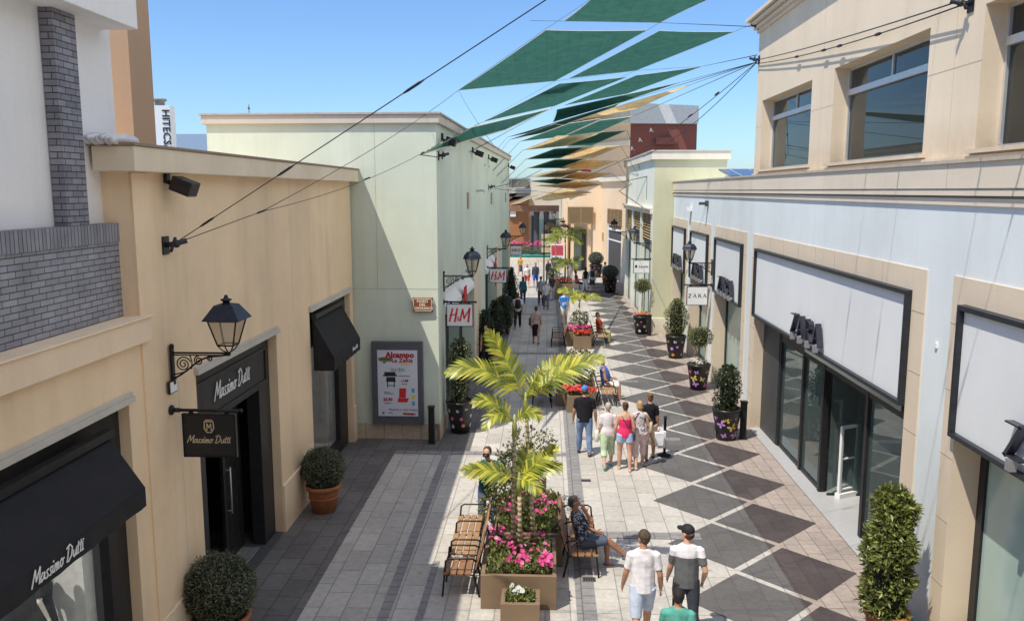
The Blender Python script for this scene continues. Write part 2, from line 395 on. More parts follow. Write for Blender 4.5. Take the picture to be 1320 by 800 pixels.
M_glassc = glassmat('clear_shop_glass', (.97, .98, .98), .0, .98, film=.015)
M_glassd = glassmat('dark_glass', (.62, .66, .66), .0, .85, film=.04, fcol=(.5, .5, .5))
M_frost = None
M_brickp = brickmat('grey_brick', (.36, .36, .40), (.28, .28, .32), (.09, .09, .10), .24, .068, 'x')
M_bricks = brickmat('grey_brick_soldier', (.33, .33, .37), (.25, .25, .29), (.08, .08, .09), .066, .30, 'x')
M_brickc = brickmat('grey_brick_column', (.32, .32, .37), (.19, .19, .23), (.06, .06, .07), .20, .07, 'xy', bmp=1.0)
M_wood = plain('lattice_wood', (.36, .25, .13), .7, 0, .2, 30)
M_room = plain('shop_interior', (.26, .25, .24), .8)
M_roomw = plain('shop_interior_white', (.55, .55, .54), .8)
M_roomf = plain('shop_floor', (.26, .255, .25), .3)
def frosted():
    m, nt, p, o = new_mat('frosted_green_glass'); vec = coord(nt)
    c = ramp(nt, nz(nt, .7, 3, .5, vec), [(.3, (.30, .42, .39)), (.7, (.42, .55, .51))])
    L(nt, c, p.inputs['Base Color']); p.inputs['Roughness'].default_value = .12; p.inputs['Specular IOR Level'].default_value = .6
    return m
M_frost = frosted()

# ------------------------------------------------------------------ ground
def sheet(name, polys, mats, kind='structure'):
    mb = MB()
    for z, mi, poly in polys:
        mb.m = mi; mb.face([(x, y, z) for x, y in poly])
    o = mb.build(name, mats); o['kind'] = kind; return o
def rect(x0, x1, y0, y1): return [(x0, y0), (x1, y0), (x1, y1), (x0, y1)]
sheet('ground', [(-.03, 0, rect(-500, 500, -300, 900))], [M_ground])
sheet('street_paving', [(0, 0, rect(-13, 20, -4, 130))], [M_light])
sheet('dark_paving', [(.004, 0, rect(-6.2, -3.85, -4, 20.25)), (.004, 0, rect(-6.2, -1.95, 20.25, 22.4)), (.004, 0, rect(-3.5, -1.75, 22.4, 50))], [M_dark])
sheet('pink_paving', [(.004, 0, rect(4.15, 6.1, -4, 64))], [M_pink])
sheet('paving_strips', [(.008, 0, rect(.5, .82, -4, 66)), (.012, 0, rect(-3.85, .5, 20.1, 20.36)), (.012, 0, rect(.82, 3.0, 15.15, 15.45)),
      (.012, 0, rect(.82, 3.6, 21.5, 21.78)), (.012, 0, rect(-2.62, -2.45, -4, 20.1)), (.012, 0, rect(-2.02, -1.9, -4, 14)), (.012, 0, rect(-1.75, .5, 33.2, 33.5)), (.012, 0, rect(.82, 3.2, 28.3, 28.55)),
      (.012, 0, rect(-1.75, .5, 44, 44.3))], [M_strip])
def clip(poly, x, keep):
    out = []
    for i in range(len(poly)):
        a, b = poly[i], poly[(i+1) % len(poly)]; ia, ib = keep*(a[0]-x) >= 0, keep*(b[0]-x) >= 0
        if ia: out.append(a)
        if ia != ib:
            t = (x-a[0])/(b[0]-a[0]); out.append((x, a[1]+t*(b[1]-a[1])))
    return out
dp = []
for k in range(-6, 21):
    for cx, cy in ((3.32, 14.95+2.2*k), (4.42, 13.85+2.2*k)):
        if cy > 60 or cy < 0: continue
        r = 1.1-.092; poly = [(cx-r, cy), (cx, cy-r), (cx+r, cy), (cx, cy+r)]
        if cy > 38: poly = [(min(px, 4.75), py) for px, py in poly]
        for mi, kp in ((0, -1), (1, 1)):
            c = clip(poly, 4.15, kp)
            if len(c) > 2: dp.append((.008 if cx < 4 else .0085, mi, c))
sheet('paving_diamonds', dp, [M_grey, M_brown])
for n, (x, y, txt) in enumerate([(.92, 18.33, 'small dark drain cover in the paving near the group of walkers'), (.75, 13.42, 'small dark drain cover in the paving by the seated man\'s feet')]):
    mb = MB(); mb.box(-.11, .11, -.07, .07, .010, .016); mb.m = 1
    for i in range(5): mb.box(-.09+i*.04, -.075+i*.04, -.055, .055, .016, .02)
    o = mb.build('drain_cover', [M_dgrey, M_blackm]); o.location = (x, y, 0); props(o, txt, 'drain cover')

# ------------------------------------------------------------------ added unseen building behind the camera, blocks sky light from there
t = empty('added_sky_blocker', (0, -8, 0), 'beige building added unseen behind the camera to block sky light', 'building')
mb = MB(); mb.wall((22, -8), (-22, -8), 0, 15, [(4+k*6, 7+k*6, 8.5, 11.5) for k in range(7)], .3); mb.build('wall', M_beige2, t)
mb = MB(); mb.box(-22, 22, -8.6, -7.8, 15.002, 15.4); mb.build('cornice', M_zcorn, t)
for k in range(7): mb = MB(); mb.box(22-(7+k*6), 22-(4+k*6), -8.35, -8.31, 8.5, 11.5); mb.build('window', M_dgrey, t)
# ------------------------------------------------------------------ left: beige shop building
bA = empty('beige_shop_building', (-5.1, 10, 0), 'beige rendered shop building with black shopfronts along the left side of the street', 'building')
mb = MB()
mb.wall((-5.1, -3), (-5.1, 21.34), 0, 7.0, [(8.0, 12.62, -.01, 4.04), (14.55, 18.15, -.01, 3.95), (20.35, 24.0, -.01, 4.02), (-.01, 13.02, 5.05, 7.01)], .22)
mb.wall((-12, 9.98), (-5.1, 9.98), 5.05, 7.0); mb.wall((-5.1, 21.34), (-12, 21.34), 0, 7.0)
mb.face([(-20, 10.43, 6.85), (-6.5, 10.43, 6.85), (-6.5, 21.34, 6.85), (-20, 21.34, 6.85)])  # roof stops short of the front, an added gap for sky light
mb.box(-5.3, -5.075, 10.0, 10.45, 0, 6.82)
mb.m = 1
for y in (16.25,): mb.box(-5.105, -5.0985, y-.006, y+.006, 4.2, 6.83)
for y in (10.98, 15.9): mb.box(-5.105, -5.0985, y-.005, y+.005, .95, 4.0)
mb.build('wall', [M_beige, M_greys], bA)
mb = MB(); mb.box(-5.4, -4.88, 9.72, 21.6, 6.83, 7.13); mb.build('parapet', M_grime, bA, bevel=.012)
mb = MB(); mb.box(-5.45, -4.86, 9.70, 21.62, 7.132, 7.165); mb.build('coping', plain('terracotta_edge', (.30, .22, .16), .8), bA)
mb = MB(); mb.box(-5.35, -5.0, -3, 10.12, 4.73, 5.03); mb.box(-5.35, -4.97, -3, 10.14, 5.03, 5.055); mb.build('sill', M_beige2, bA, bevel=.01)
for y0, y1, z in ((4.95, 9.66, 4.05), (11.5, 15.2, 3.96), (17.3, 21.05, 4.03)):
    mb = MB(); mb.box(-5.2, -5.03, y0, y1, z, z+.07); mb.box(-5.2, -5.06, y0, y1, z+.072, z+.12); mb.build('trim_strip', M_greys, bA)
for y0, y1 in ((9.66, 11.5), (15.18, 17.33), (21.02, 21.34)):
    mb = MB(); mb.box(-5.32, -5.06, y0-.015, y1+.015 if y1 < 21 else y1, 0, .95); mb.build('plinth', M_beige2, bA, bevel=.01)
# near display window
mb = MB(); mb.box(-5.36, -5.24, 9.2, 9.62, 0, 4.04); mb.box(-5.36, -5.24, 5.0, 9.2, 3.3, 4.04); mb.box(-5.36, -5.24, 5.0, 9.2, 0, .32)
sf = mb.build('shopfront', M_black, bA)
mb = MB(); mb.face([(-5.335, 5.0, .32), (-5.335, 9.2, .32), (-5.335, 9.2, 3.3), (-5.335, 5.0, 3.3)]); mb.build('pane', M_glassc, sf)
mb = MB(); mb.face([(-7, 3, .3), (-5.36, 3, .3), (-5.36, 9.25, .3), (-7, 9.25, .3)]); mb.face([(-6.5, 7.4, .3), (-6.5, 9.25, .3), (-6.5, 9.25, 3.0), (-6.5, 7.4, 3.0)]); mb.face([(-6.5, 9.25, .3), (-5.36, 9.25, .3), (-5.36, 9.25, 4), (-6.5, 9.25, 4)]); mb.m = 1; mb.face([(-6.6, 3, .3), (-6.6, 7.3, .3), (-6.6, 7.3, 2.7), (-6.6, 3, 2.7)])
mb.m = 1; mb.box(-5.9, -5.45, 8.98, 9.2, .3, 3.3); mb.build('window_display_box', [plain('display_grey', (.17, .17, .175), .8), M_roomw], sf)
# entrance
mb = MB(); mb.box(-5.5, -5.26, 11.56, 12.1, 0, 3.95); mb.box(-5.5, -5.26, 14.55, 15.13, 0, 3.95); mb.box(-5.5, -5.26, 12.1, 14.55, 3.0, 3.95)
mb.box(-5.26, -5.235, 11.75, 14.95, 3.08, 3.13); mb.box(-5.26, -5.235, 11.75, 14.95, 3.68, 3.73); mb.box(-5.26, -5.235, 11.75, 11.8, 3.13, 3.68); mb.box(-5.26, -5.235, 14.9, 14.95, 3.13, 3.68)
ent = mb.build('entrance_surround', M_black, bA, bevel=.006)
mb = MB(); script_text(mb, 'Massimo Dutti', (-5.235, 13.3, 3.39), (0, 1, 0), (0, 0, 1), .135, .024); mb.build('sign_lettering', M_wpaint, ent)
mb = MB(); mb.face([(-9, 11, .02), (-5.1, 11, .02), (-5.1, 15.2, .02), (-9, 15.2, .02)]); mb.m = 1
mb.face([(-9, 11, 0), (-9, 15.2, 0), (-9, 15.2, 3), (-9, 11, 3)]); mb.face([(-9, 15.1, 0), (-5.5, 15.1, 0), (-5.5, 15.1, 3), (-9, 15.1, 3)]); mb.face([(-9, 11, 0), (-5.5, 11, 0), (-5.5, 11, 3), (-9, 11, 3)]); mb.face([(-9, 11, 3), (-5.5, 11, 3), (-5.5, 15.2, 3), (-9, 15.2, 3)])
mb.m = 2
for i in range(18): mb.box(-6.2+i*.05, -6.175+i*.05, 12.2, 14.4, .02, .035)
mb.build('entrance_lobby', [M_dgrey, M_blackm, M_grey2], bA)
for y0, y1 in ((12.1, 12.95), (13.72, 14.55)):
    mb = MB(); mb.box(-5.72, -5.66, y0, y0+.1, .02, 3); mb.box(-5.72, -5.66, y1-.1, y1, .02, 3); mb.box(-5.72, -5.66, y0+.1, y1-.1, .02, .2); mb.box(-5.72, -5.66, y0+.1, y1-.1, 2.85, 3)
    d = mb.build('door', M_black, bA); mb = MB(); mb.box(-5.695, -5.685, y0+.1, y1-.1, .2, 2.85); mb.build('pane', M_glassd, d)
    mb = MB(); yy = y1-.16 if y0 < 13 else y0+.16; mb.tube([(-5.6, yy, .9), (-5.6, yy, 1.75)], .014); mb.tube([(-5.6, yy, .95), (-5.68, yy, .95)], .01); mb.tube([(-5.6, yy, 1.7), (-5.68, yy, 1.7)], .01); mb.build('handle', M_alu, d)
# far display window
mb = MB(); mb.box(-5.36, -5.24, 20.2, 21.0, 0, 4.02); mb.box(-5.36, -5.24, 17.35, 17.45, 0, 4.02); mb.box(-5.36, -5.24, 17.45, 20.2, 3.15, 4.02); mb.box(-5.36, -5.24, 17.45, 20.2, 0, .32)
sf = mb.build('shopfront', M_black, bA)
mb = MB(); mb.face([(-5.335, 17.45, .32), (-5.335, 20.2, .32), (-5.335, 20.2, 3.15), (-5.335, 17.45, 3.15)]); mb.build('pane', M_glassc, sf)
mb = MB(); mb.face([(-7, 17, .3), (-5.36, 17, .3), (-5.36, 20.3, .3), (-7, 20.3, .3)]); mb.face([(-6.6, 17, .3), (-6.6, 20.3, .3), (-6.6, 20.3, 3.2), (-6.6, 17, 3.2)]); mb.face([(-7, 20.25, .3), (-5.36, 20.25, .3), (-5.36, 20.25, 4), (-7, 20.25, 4)]); pass
mb.m = 1; mb.box(-6.0, -5.5, 19.95, 20.2, .3, 3.2); mb.build('window_display_box', [plain('display_grey2', (.8, .8, .8), .8), M_roomw], sf)
# awnings
def awning(yt0, yt1, zt, xf, zf, val, yf0, yf1, label, th):
    a = empty('awning', (-5.1, (yt0+yt1)/2, zf), label, 'awning')
    mb = MB(); x0 = -5.07
    mb.face([(x0, yt0, zt), (x0, yt1, zt), (xf, yf1, zf), (xf, yf0, zf)]); mb.face([(x0, yt0, zt-.03), (x0, yt1, zt-.03), (xf, yf1, zf-.03), (xf, yf0, zf-.03)])
    for ya, yb in ((yt0, yf0), (yt1, yf1)): mb.face([(x0, ya, zt), (xf, yb, zf), (xf, yb, zf-val), (x0, ya, zf-val)])
    cv = mb.build('canopy', M_blackcloth, a)
    mb = MB(); n = 24
    for i in range(n):
        y0, y1 = yf0+(yf1-yf0)*i/n, yf0+(yf1-yf0)*(i+1)/n; wob = .008*math.sin(i*1.7); wo2 = .008*math.sin((i+1)*1.7)
        mb.face([(xf+.004, y0, zf), (xf+.004, y1, zf), (xf+.004+wo2, y1, zf-val), (xf+.004+wob, y0, zf-val)])
    mb.build('valance', M_blackcloth, a)
    mb = MB(); mb.box(x0-.02, x0+.09, yt0, yt1, zt, zt+.09); mb.tube([(xf-.02, yf0, zf-.02), (xf-.02, yf1, zf-.02)], .025); mb.build('roller_box', M_black, a)
    mb = MB(); script_text(mb, 'Massimo Dutti', (xf+.02, (yf0+yf1)/2 if th > .05 else 19.35, zf-val*.52), (0, 1, 0), (0, 0, 1), th, th*.15); mb.build('lettering', M_wpaint, a)
    mb = MB()
    for y in (yf0+.06, yf1-.06): mb.tube([(x0, y, zt-.7), (xf, y, zf-.05)], .014, 6)
    mb.build('folding_arm', M_iron, a)
    return a
awning(5.1, 9.04, 3.80, -4.3, 3.46, .21, 5.1, 8.33, 'large black cloth awning in the near left corner with white handwritten name on its valance', .068)
awning(17.45, 19.95, 3.86, -4.62, 3.02, .30, 17.45, 19.95, 'small black cloth awning over the shop window beside the green building', .045)

# ------------------------------------------------------------------ left: white block above
bW = empty('white_upper_block', (-5.4, 10, 5.06), 'white rendered upper block with grey brick panel and brick pier at top left', 'building')
mb = MB(); mb.wall((-5.45, -3), (-5.45, 10.42), 5.06, 8.62); mb.wall((-5.45, 10.42), (-16, 10.42), 5.06, 9.2); mb.build('wall', M_white, bW)
mb = MB(); mb.box(-7.5, -5.0, -3, 10.25, 8.54, 9.35); mb.build('overhang', M_white, bW, bevel=.01)
mb = MB(); mb.box(-5.44, -5.28, -3, 10.37, 5.06, 5.985); mb.build('brick_panel', M_brickp, bW)
mb = MB(); mb.box(-5.44, -5.26, -3, 10.40, 5.987, 6.21); mb.build('brick_course', M_bricks, bW)
mb = MB(); mb.box(-5.44, -5.29, 8.95, 9.38, 6.213, 8.538); mb.build('brick_pier', M_brickc, bW)
mb = MB(); mb.box(-9.5, -6.5, 12.98, 13.72, 5.5, 10.3); mb.build('stair_tower', M_tan, bW)
mb = MB(); pts = []
for i in range(7):
    mb.ring([((-5.44+.055*i, 9.9, 7.2+.02*math.sin(i*2)), (0, .34, 0), (0, 0, .07+.03*math.sin(i*3.1))), ((-5.44+.055*(i+1), 9.9, 7.2), (0, .33, 0), (0, 0, .07+.03*math.sin(i*3.1+3.1)))])
mb.build('roofing_felt_flap', plain('crumpled_white_felt', (.72, .70, .72), .7, 0, .1, 12, .6, 20), bW)

# ------------------------------------------------------------------ green building
gx, gy = -2.85, 21.36; grz = -math.atan2(.65, 26.6)
bG = empty('green_shop_building', (gx, gy, 0), 'pale green rendered building with grey cornice and red and white shop signs', 'building', grz)
GT = Matrix.Translation((gx, gy, 0)) @ Matrix.Rotation(grz, 4, 'Z')
def gbuild(mb, name, mats, parent=None, **k): return mb.build(name, mats, parent or bG, world=False, **k)
mb = MB()
O = [(1.2, 8.0), (12.4, 17.6), (21.2, 25.4)]
mb.wall((0, 0), (0, 26.5), 0, 8.3, [(a, b, -.01, 4.0) for a, b in O], .6)
mb.wall((-6, 0), (0, 0), 0, 8.3); mb.wall((0, 26.5), (-6, 26.5), 0, 8.3); mb.wall((-6, 26.5), (-6, 0), 0, 8.3); mb.face([(-6, 0, 8.2), (-3.2, 0, 8.2), (-3.2, 26.5, 8.2), (-6, 26.5, 8.2)]); mb.face([(-2.2, 0, 8.2), (0, 0, 8.2), (0, 26.5, 8.2), (-2.2, 26.5, 8.2)])
mb.m = 1; mb.box(-6, .0, -.003, .05, 4.052, 4.066); mb.box(-1.60, -1.59, -.003, .05, 4.07, 8.3); mb.box(-.05, .003, .06, 1.2, 4.052, 4.066)
gbuild(mb, 'wall', [M_green, plain('joint_dark_green', (.36, .42, .35), .9)])  # thin wall joints in a darker green
mb = MB(); mb.box(-6.1, .09, -.09, 26.6, 8.3, 8.52); gbuild(mb, 'cornice', M_greys, bevel=.01)
mb = MB(); mb.box(-6.14, .13, -.13, 26.64, 8.522, 8.57); gbuild(mb, 'coping', plain('grey_coping', (.40, .37, .34), .8))
mb = MB(); mb.box(-6, .0, -.035, .2, 0, .43); mb.box(-.2, .035, -.035, 1.2, 0, .43); gbuild(mb, 'plinth', M_stone, bevel=.008)
for a, b in ((8.0, 10.2), (17.6, 19.2), (25.4, 26.4)):
    mb = MB(); mb.box(-.3, .05, a+.002, b, 0, 4.02); gbuild(mb, 'stone_pier', M_zbeige, bevel=.01)
for i, (a, b) in enumerate(O):
    mb = MB(); mb.box(-.5, -.4, a, a+.12, .1, 3.98); mb.box(-.5, -.4, b-.12, b, .1, 3.98); mb.box(-.5, -.4, a+.12, b-.12, 3.3, 3.98); mb.box(-.5, -.4, a+.12, b-.12, 0, .15); mb.box(-.5, -.4, (a+b)/2-.05, (a+b)/2+.05, .15, 3.3)
    fr = gbuild(mb, 'shopfront', M_dgrey)
    mb = MB(); mb.box(-.46, -.45, a+.12, b-.12, .15, 3.3); gbuild(mb, 'pane', M_glass, fr)
    mb = MB(); mb.face([(-4, a, .05), (-.5, a, .05), (-.5, b, .05), (-4, b, .05)]); mb.face([(-3.2, a, 0), (-3.2, b, 0), (-3.2, b, 4), (-3.2, a, 4)]); mb.face([(-4, b-.02, 0), (-.5, b-.02, 0), (-.5, b-.02, 4), (-4, b-.02, 4)]); mb.face([(-2.2, a, 3.9), (-.5, a, 3.9), (-.5, b, 3.9), (-2.2, b, 3.9)])
    mb.m = 1
    for k in range(4): mb.box(-1.5, -1.1, a+.6+k*1.1, a+1.2+k*1.1, .05, 1.5+.3*(k % 2))
    gbuild(mb, 'shop_room', [M_room, plain('shop_stock', (.25, .2, .19), .8, 0, .6, 3)], fr)
    if i < 2:
        mb = MB(); mb.face([(-.38, a+.1, 3.95), (-.38, b-.1, 3.95), (.06, b-.1, 3.35), (.06, a+.1, 3.35)]); mb.face([(.06, a+.1, 3.35), (.06, b-.1, 3.35), (.06, b-.1, 3.2), (.06, a+.1, 3.2)]); mb.face([(-.38, a+.1, 3.95), (.06, a+.1, 3.35), (.06, a+.1, 3.2), (-.38, a+.1, 3.2)]); mb.face([(-.38, b-.1, 3.95), (.06, b-.1, 3.35), (.06, b-.1, 3.2), (-.38, b-.1, 3.2)])
        o = mb.build('awning', M_wcloth, None); o.matrix_world = GT; props(o, ('white cloth awning behind the nearer red and white sign', 'white cloth awning behind the farther red and white sign')[i], 'awning')
        mb = MB(); mb.box(.12, .135, a+3.2, a+3.9, 2.35, 3.6); o = mb.build('red_banner', plain('red_cloth', (.5, .02, .02), .8), None); o.matrix_world = GT; props(o, ('red hanging banner below the nearer lamp of the green building', 'red hanging banner below the farther lamp of the green building')[i], 'banner')
# dark stone patches and small spouts on the green side wall
for l, z, h in ((6.6, 6.0, .55), (15.2, 6.02, .5), (23.5, 6.0, .5)):
    mb = MB(); mb.box(0, .03, l-.22, l+.22, z, z+h); gbuild(mb, 'wall_vent', plain('vent_brown', (.33, .25, .17), .8, 0, .3, 20), bevel=.01)
mb = MB(); mb.tube([(0, 9.3, 6.6), (.25, 9.3, 6.62), (.3, 9.3, 6.55)], .035, 8); gbuild(mb, 'spout', M_greys)

# ------------------------------------------------------------------ right: shop with black framed white panels
ZX = 5.75; M_stand = plain('steel_stand', (.38, .38, .39), .4, .4)
bZ = empty('pale_blue_shop_building', (ZX, 20, 0), 'pale blue shop building with black framed white panels and a cream cornice on the right', 'building')
bays = [(4.0, 11.85, 4.6, 11.5), (12.68, 23.35, 13.13, 22.8), (24.0, 28.6, 24.4, 28.3), (29.25, 33.5, 29.65, 33.15), (34.15, 38.2, 34.5, 37.95)]
mb = MB(); Y0 = 38.22
mb.wall((ZX, Y0), (ZX, -3), 0, 6.45, [(Y0-b, Y0-a, -.01, 5.42) for a, b, c, d in bays], .12); mb.wall((15, Y0), (ZX, Y0), 0, 7.0)
mb.face([(ZX, -3, 6.98), (8.0, -3, 6.98), (8.0, Y0, 6.98), (ZX, Y0, 6.98)]); mb.face([(9.4, -3, 6.98), (20, -3, 6.98), (20, Y0, 6.98), (9.4, Y0, 6.98)]); mb.face([(8, 25, 6.98), (9.4, 25, 6.98), (9.4, Y0, 6.98), (8, Y0, 6.98)])  # unseen slot added in the roof to let sky light into the shop
mb.build('wall', M_blue, bZ)
for a, b, c, d in bays:
    mb = MB(); mb.wall((ZX-.02, b), (ZX-.02, a), 0, 5.42, [(b-d, b-c, -.01, 5.06)], .5)
    mb.face([(ZX-.02, a, 5.42), (ZX-.02, b, 5.42), (ZX+.12, b, 5.42), (ZX+.12, a, 5.42)])
    mb.face([(ZX-.02, a, 0), (ZX-.02, a, 5.42), (ZX+.12, a, 5.42), (ZX+.12, a, 0)]); mb.face([(ZX-.02, b, 0), (ZX-.02, b, 5.42), (ZX+.12, b, 5.42), (ZX+.12, b, 0)])
    mb.m = 1
    for z in (.95, 1.9, 2.85, 3.8, 4.75): mb.box(ZX-.0235, ZX-.018, a, c, z-.005, z+.005); mb.box(ZX-.0235, ZX-.018, d, b, z-.005, z+.005)
    for k in range(1, int((d-c)/1.2)): mb.box(ZX-.0235, ZX-.018, c+k*1.2-.005, c+k*1.2+.005, 5.07, 5.42)
    mb.build('bay_surround', [M_zbeige, plain('joint_dark', (.42, .34, .26), .9)], bZ)
    mb = MB(); mb.box(ZX-.045, ZX+.2, c+.07, d-.07, 3.27, 4.98); pn = mb.build('sign_panel', M_panel, bZ)
    mb = MB(); f = .075
    mb.box(ZX-.12, ZX+.1, c, d, 4.982, 5.055); mb.box(ZX-.12, ZX+.1, c, d, 3.20, 3.268)
    mb.box(ZX-.12, ZX+.1, c, c+.068, 3.268, 4.982); mb.box(ZX-.12, ZX+.1, d-.068, d, 3.268, 4.982)
    mb.build('panel_frame', plain('anthracite_frame', (.03, .036, .045), .4, .3, .2), pn, bevel=.006)
    # projecting metal letters standing on the lower frame
    yc = {0: 9.0, 1: 17.95, 2: 26.2, 3: 31.2, 4: 36.1}[bays.index((a, b, c, d))]; hh = .43
    mb = MB(); zara_text(mb, (ZX-.08, yc, 3.64), (0, -1, 0), (0, 0, 1), hh, .42, 0, .11, .85); mb.build('sign_lettering', plain('gunmetal_letters', (.05, .055, .075), .3, .5, .2), pn)
    for k in range(4):
        mb = MB(); mb.box(ZX-.22, ZX-.13, yc-.80+k*.533-.05, yc-.80+k*.533+.05, 3.275, 3.42); mb.build('letter_stand', M_stand, pn)
# shop windows below the panels
for n, (a, b, c, d) in enumerate(bays):
    if n == 1: continue
    mb = MB(); x = ZX+.42
    mb.box(x-.05, x+.05, c, c+.14, 0, 3.2); mb.box(x-.05, x+.05, d-.16, d, 0, 3.2); mb.box(x-.05, x+.05, c+.14, d-.16, 3.05, 3.2); mb.box(x-.05, x+.05, c+.14, d-.16, 0, .14)
    fr = mb.build('window_frame', M_black, bZ)
    mb = MB(); mb.box(x-.01, x+.01, c+.14, d-.16, .14, 3.05); mb.build('pane', M_frost, fr)
# entrance bay
c, d = 13.13, 22.8
mb = MB(); mb.face([(ZX-.05, c, .015), (14, c, .015), (14, d, .015), (ZX-.05, d, .015)]); mb.build('entrance_floor', plain('pale_grey_floor', (.42, .42, .42), .35, 0, .06), bZ)
for x1, y0, y1 in ((7.2, 21.25, 22.8), (6.35, 13.13, 13.6)):
    mb = MB(); mb.box(6.0, x1, y0, y1, .02, 3.2); mb.build('entrance_pier', plain('charcoal_pier', (.05, .055, .06), .5), bZ)
mb = MB()
for y in (21.2, 19.3, 17.85, 15.4, 13.65): mb.box(6.02, 6.16, y-.06, y+.06, .02, 3.2)
mb.box(6.03, 6.15, 13.7, 21.14, 2.78, 3.2)
en = mb.build('entrance_frame', M_black, bZ)
mb = MB(); mb.box(6.005, 6.025, 13.9, 19.2, 2.9, 3.12); mb.build('header_glass', M_frost, en)
for y0, y1 in ((19.36, 21.14), (17.91, 19.24), (13.71, 15.34)):
    mb = MB(); mb.box(6.085, 6.095, y0, y1, .1, 2.78); pa = mb.build('pane', M_glass, en)
    mb = MB(); mb.box(6.05, 6.13, y0, y1, .02, .1); mb.build('bottom_rail', M_black, pa)
for y0, sgn in ((17.6, 1), (15.45, 1)):
    mb = MB(); mb.box(6.14, 7.5, y0, y0+.012, .06, 2.7); dr = mb.build('open_door', M_glass, en)
    mb = MB(); mb.box(7.42, 7.5, y0-.015, y0+.027, .02, 2.74); mb.box(6.14, 7.42, y0-.015, y0+.027, 2.7, 2.74); mb.box(6.14, 7.42, y0-.015, y0+.027, .02, .06); mb.build('door_frame', M_black, dr)
mb = MB(); mb.face([(6.2, c, 3.18), (8.0, c, 3.18), (8.0, d, 3.18), (6.2, d, 3.18)]); mb.face([(9.4, c, 3.18), (14, c, 3.18), (14, d, 3.18), (9.4, d, 3.18)]); mb.face([(13, c, 0), (13, d, 0), (13, d, 3.2), (13, c, 3.2)]); mb.face([(6.2, d, 0), (14, d, 0), (14, d, 3.2), (6.2, d, 3.2)]); mb.face([(6.4, c, 0), (14, c, 0), (14, c, 3.2), (6.4, c, 3.2)])  # ceiling split by the same added light slot
mb.m = 1; mb.face([(7.3, c, .02), (12.98, c, .02), (12.98, d, .02), (7.3, d, .02)]); mb.m = 2; mb.box(8.6, 8.8, 16.6, 19.6, .25, 2.95); mb.box(9.2, 9.5, 19.9, 21.9, .5, 2.9); mb.box(8.0, 8.1, 14.2, 15.6, .3, 2.6); mb.m = 3
for k in range(5): mb.box(10, 10.6, 14+k*1.4, 15+k*1.4, .03, 1.3)
mb.build('shop_room', [M_room, M_roomf, M_roomw, plain('clothes_rack', (.14, .12, .12), .9, 0, .5, 4)], bZ)
# frieze cornice
mb = MB(); mb.box(ZX-.035, ZX+.2, -3, 38.2, 6.40, 6.50); mb.box(ZX-.07, ZX+.2, -3, 38.25, 6.535, 6.60); mb.box(ZX-.055, ZX+.2, -3, 38.22, 6.635, 6.98); mb.m = 1
for y in (8.2, 12.2, 23.6, 28.9): mb.box(ZX-.058, ZX-.05, y-.005, y+.005, 6.64, 6.98)
mb.build('cornice', [M_zcorn, plain('joint_dark2', (.45, .38, .30), .9)], bZ)
mb = MB(); mb.box(ZX-.01, ZX+.2, -3, 38.2, 6.502, 6.533); mb.box(ZX-.03, ZX+.2, -3, 38.2, 6.602, 6.633); mb.build('cornice_groove', plain('groove_grey', (.30, .29, .28), .9), bZ)
mb = MB(); mb.box(ZX-.085, ZX+.5, -3, 38.27, 6.982, 7.03); mb.build('coping', plain('buff_coping', (.50, .43, .34), .85), bZ)
# small wall boxes on the frieze
mb = MB(); mb.box(ZX-.32, ZX-.0, 30.05, 30.2, 6.1, 6.2); mb.box(ZX-.1, ZX-.0, 30.02, 30.23, 6.05, 6.25); mb.build('floodlight', M_dgrey, bZ)
mb = MB(); mb.box(ZX-.22, ZX, 33.4, 33.75, 5.8, 5.95); mb.build('floodlight', M_wpaint, bZ)
mb = MB(); mb.box(ZX-.03, ZX, 12.21, 12.27, 4.31, 4.39); mb.build('door_sensor', M_wpaint, bZ)
# upper storey
UX = 6.1
wins = [(19.95, 24.45, 7.2, 9.14), (13.98, 18.45, 7.19, 9.18), (5.5, 12.3, 7.19, 9.18)]
bU = empty('cream_upper_storey', (UX, 20, 7.03), 'cream rendered upper storey with deep set windows above the pale blue shop', 'building')
mb = MB(); y1 = 25.1
mb.wall((UX, y1), (UX, -3), 7.0, 11.3, [(y1-b, y1-a, z0, z1) for a, b, z0, z1 in wins], .42); mb.wall((16, y1), (UX, y1), 7.0, 11.3)
mb.m = 1
for y in (19.2, 13.1): mb.box(UX-.003, UX+.01, y-.005, y+.005, 7.1, 11.1)
for a_, b_ in ((12.3, 13.98), (18.45, 19.95), (24.45, 25.1)): mb.box(UX-.003, UX+.01, a_, b_, 8.42, 8.43)
mb.build('wall', [M_zup, plain('joint_dark3', (.58, .48, .38), .9)], bU)
mb = MB(); mb.box(UX-.05, UX+.1, -3, 25.15, 7.03, 7.10); mb.build('base_band', M_zcorn, bU)
mb = MB()
for k, (pz, px) in enumerate(((11.1, .06), (11.2, .14), (11.32, .24), (11.45, .34))): mb.box(UX-px, UX+.3, -3, 25.1+px, pz, pz+.098)
mb.build('eaves', M_zcorn, bU)
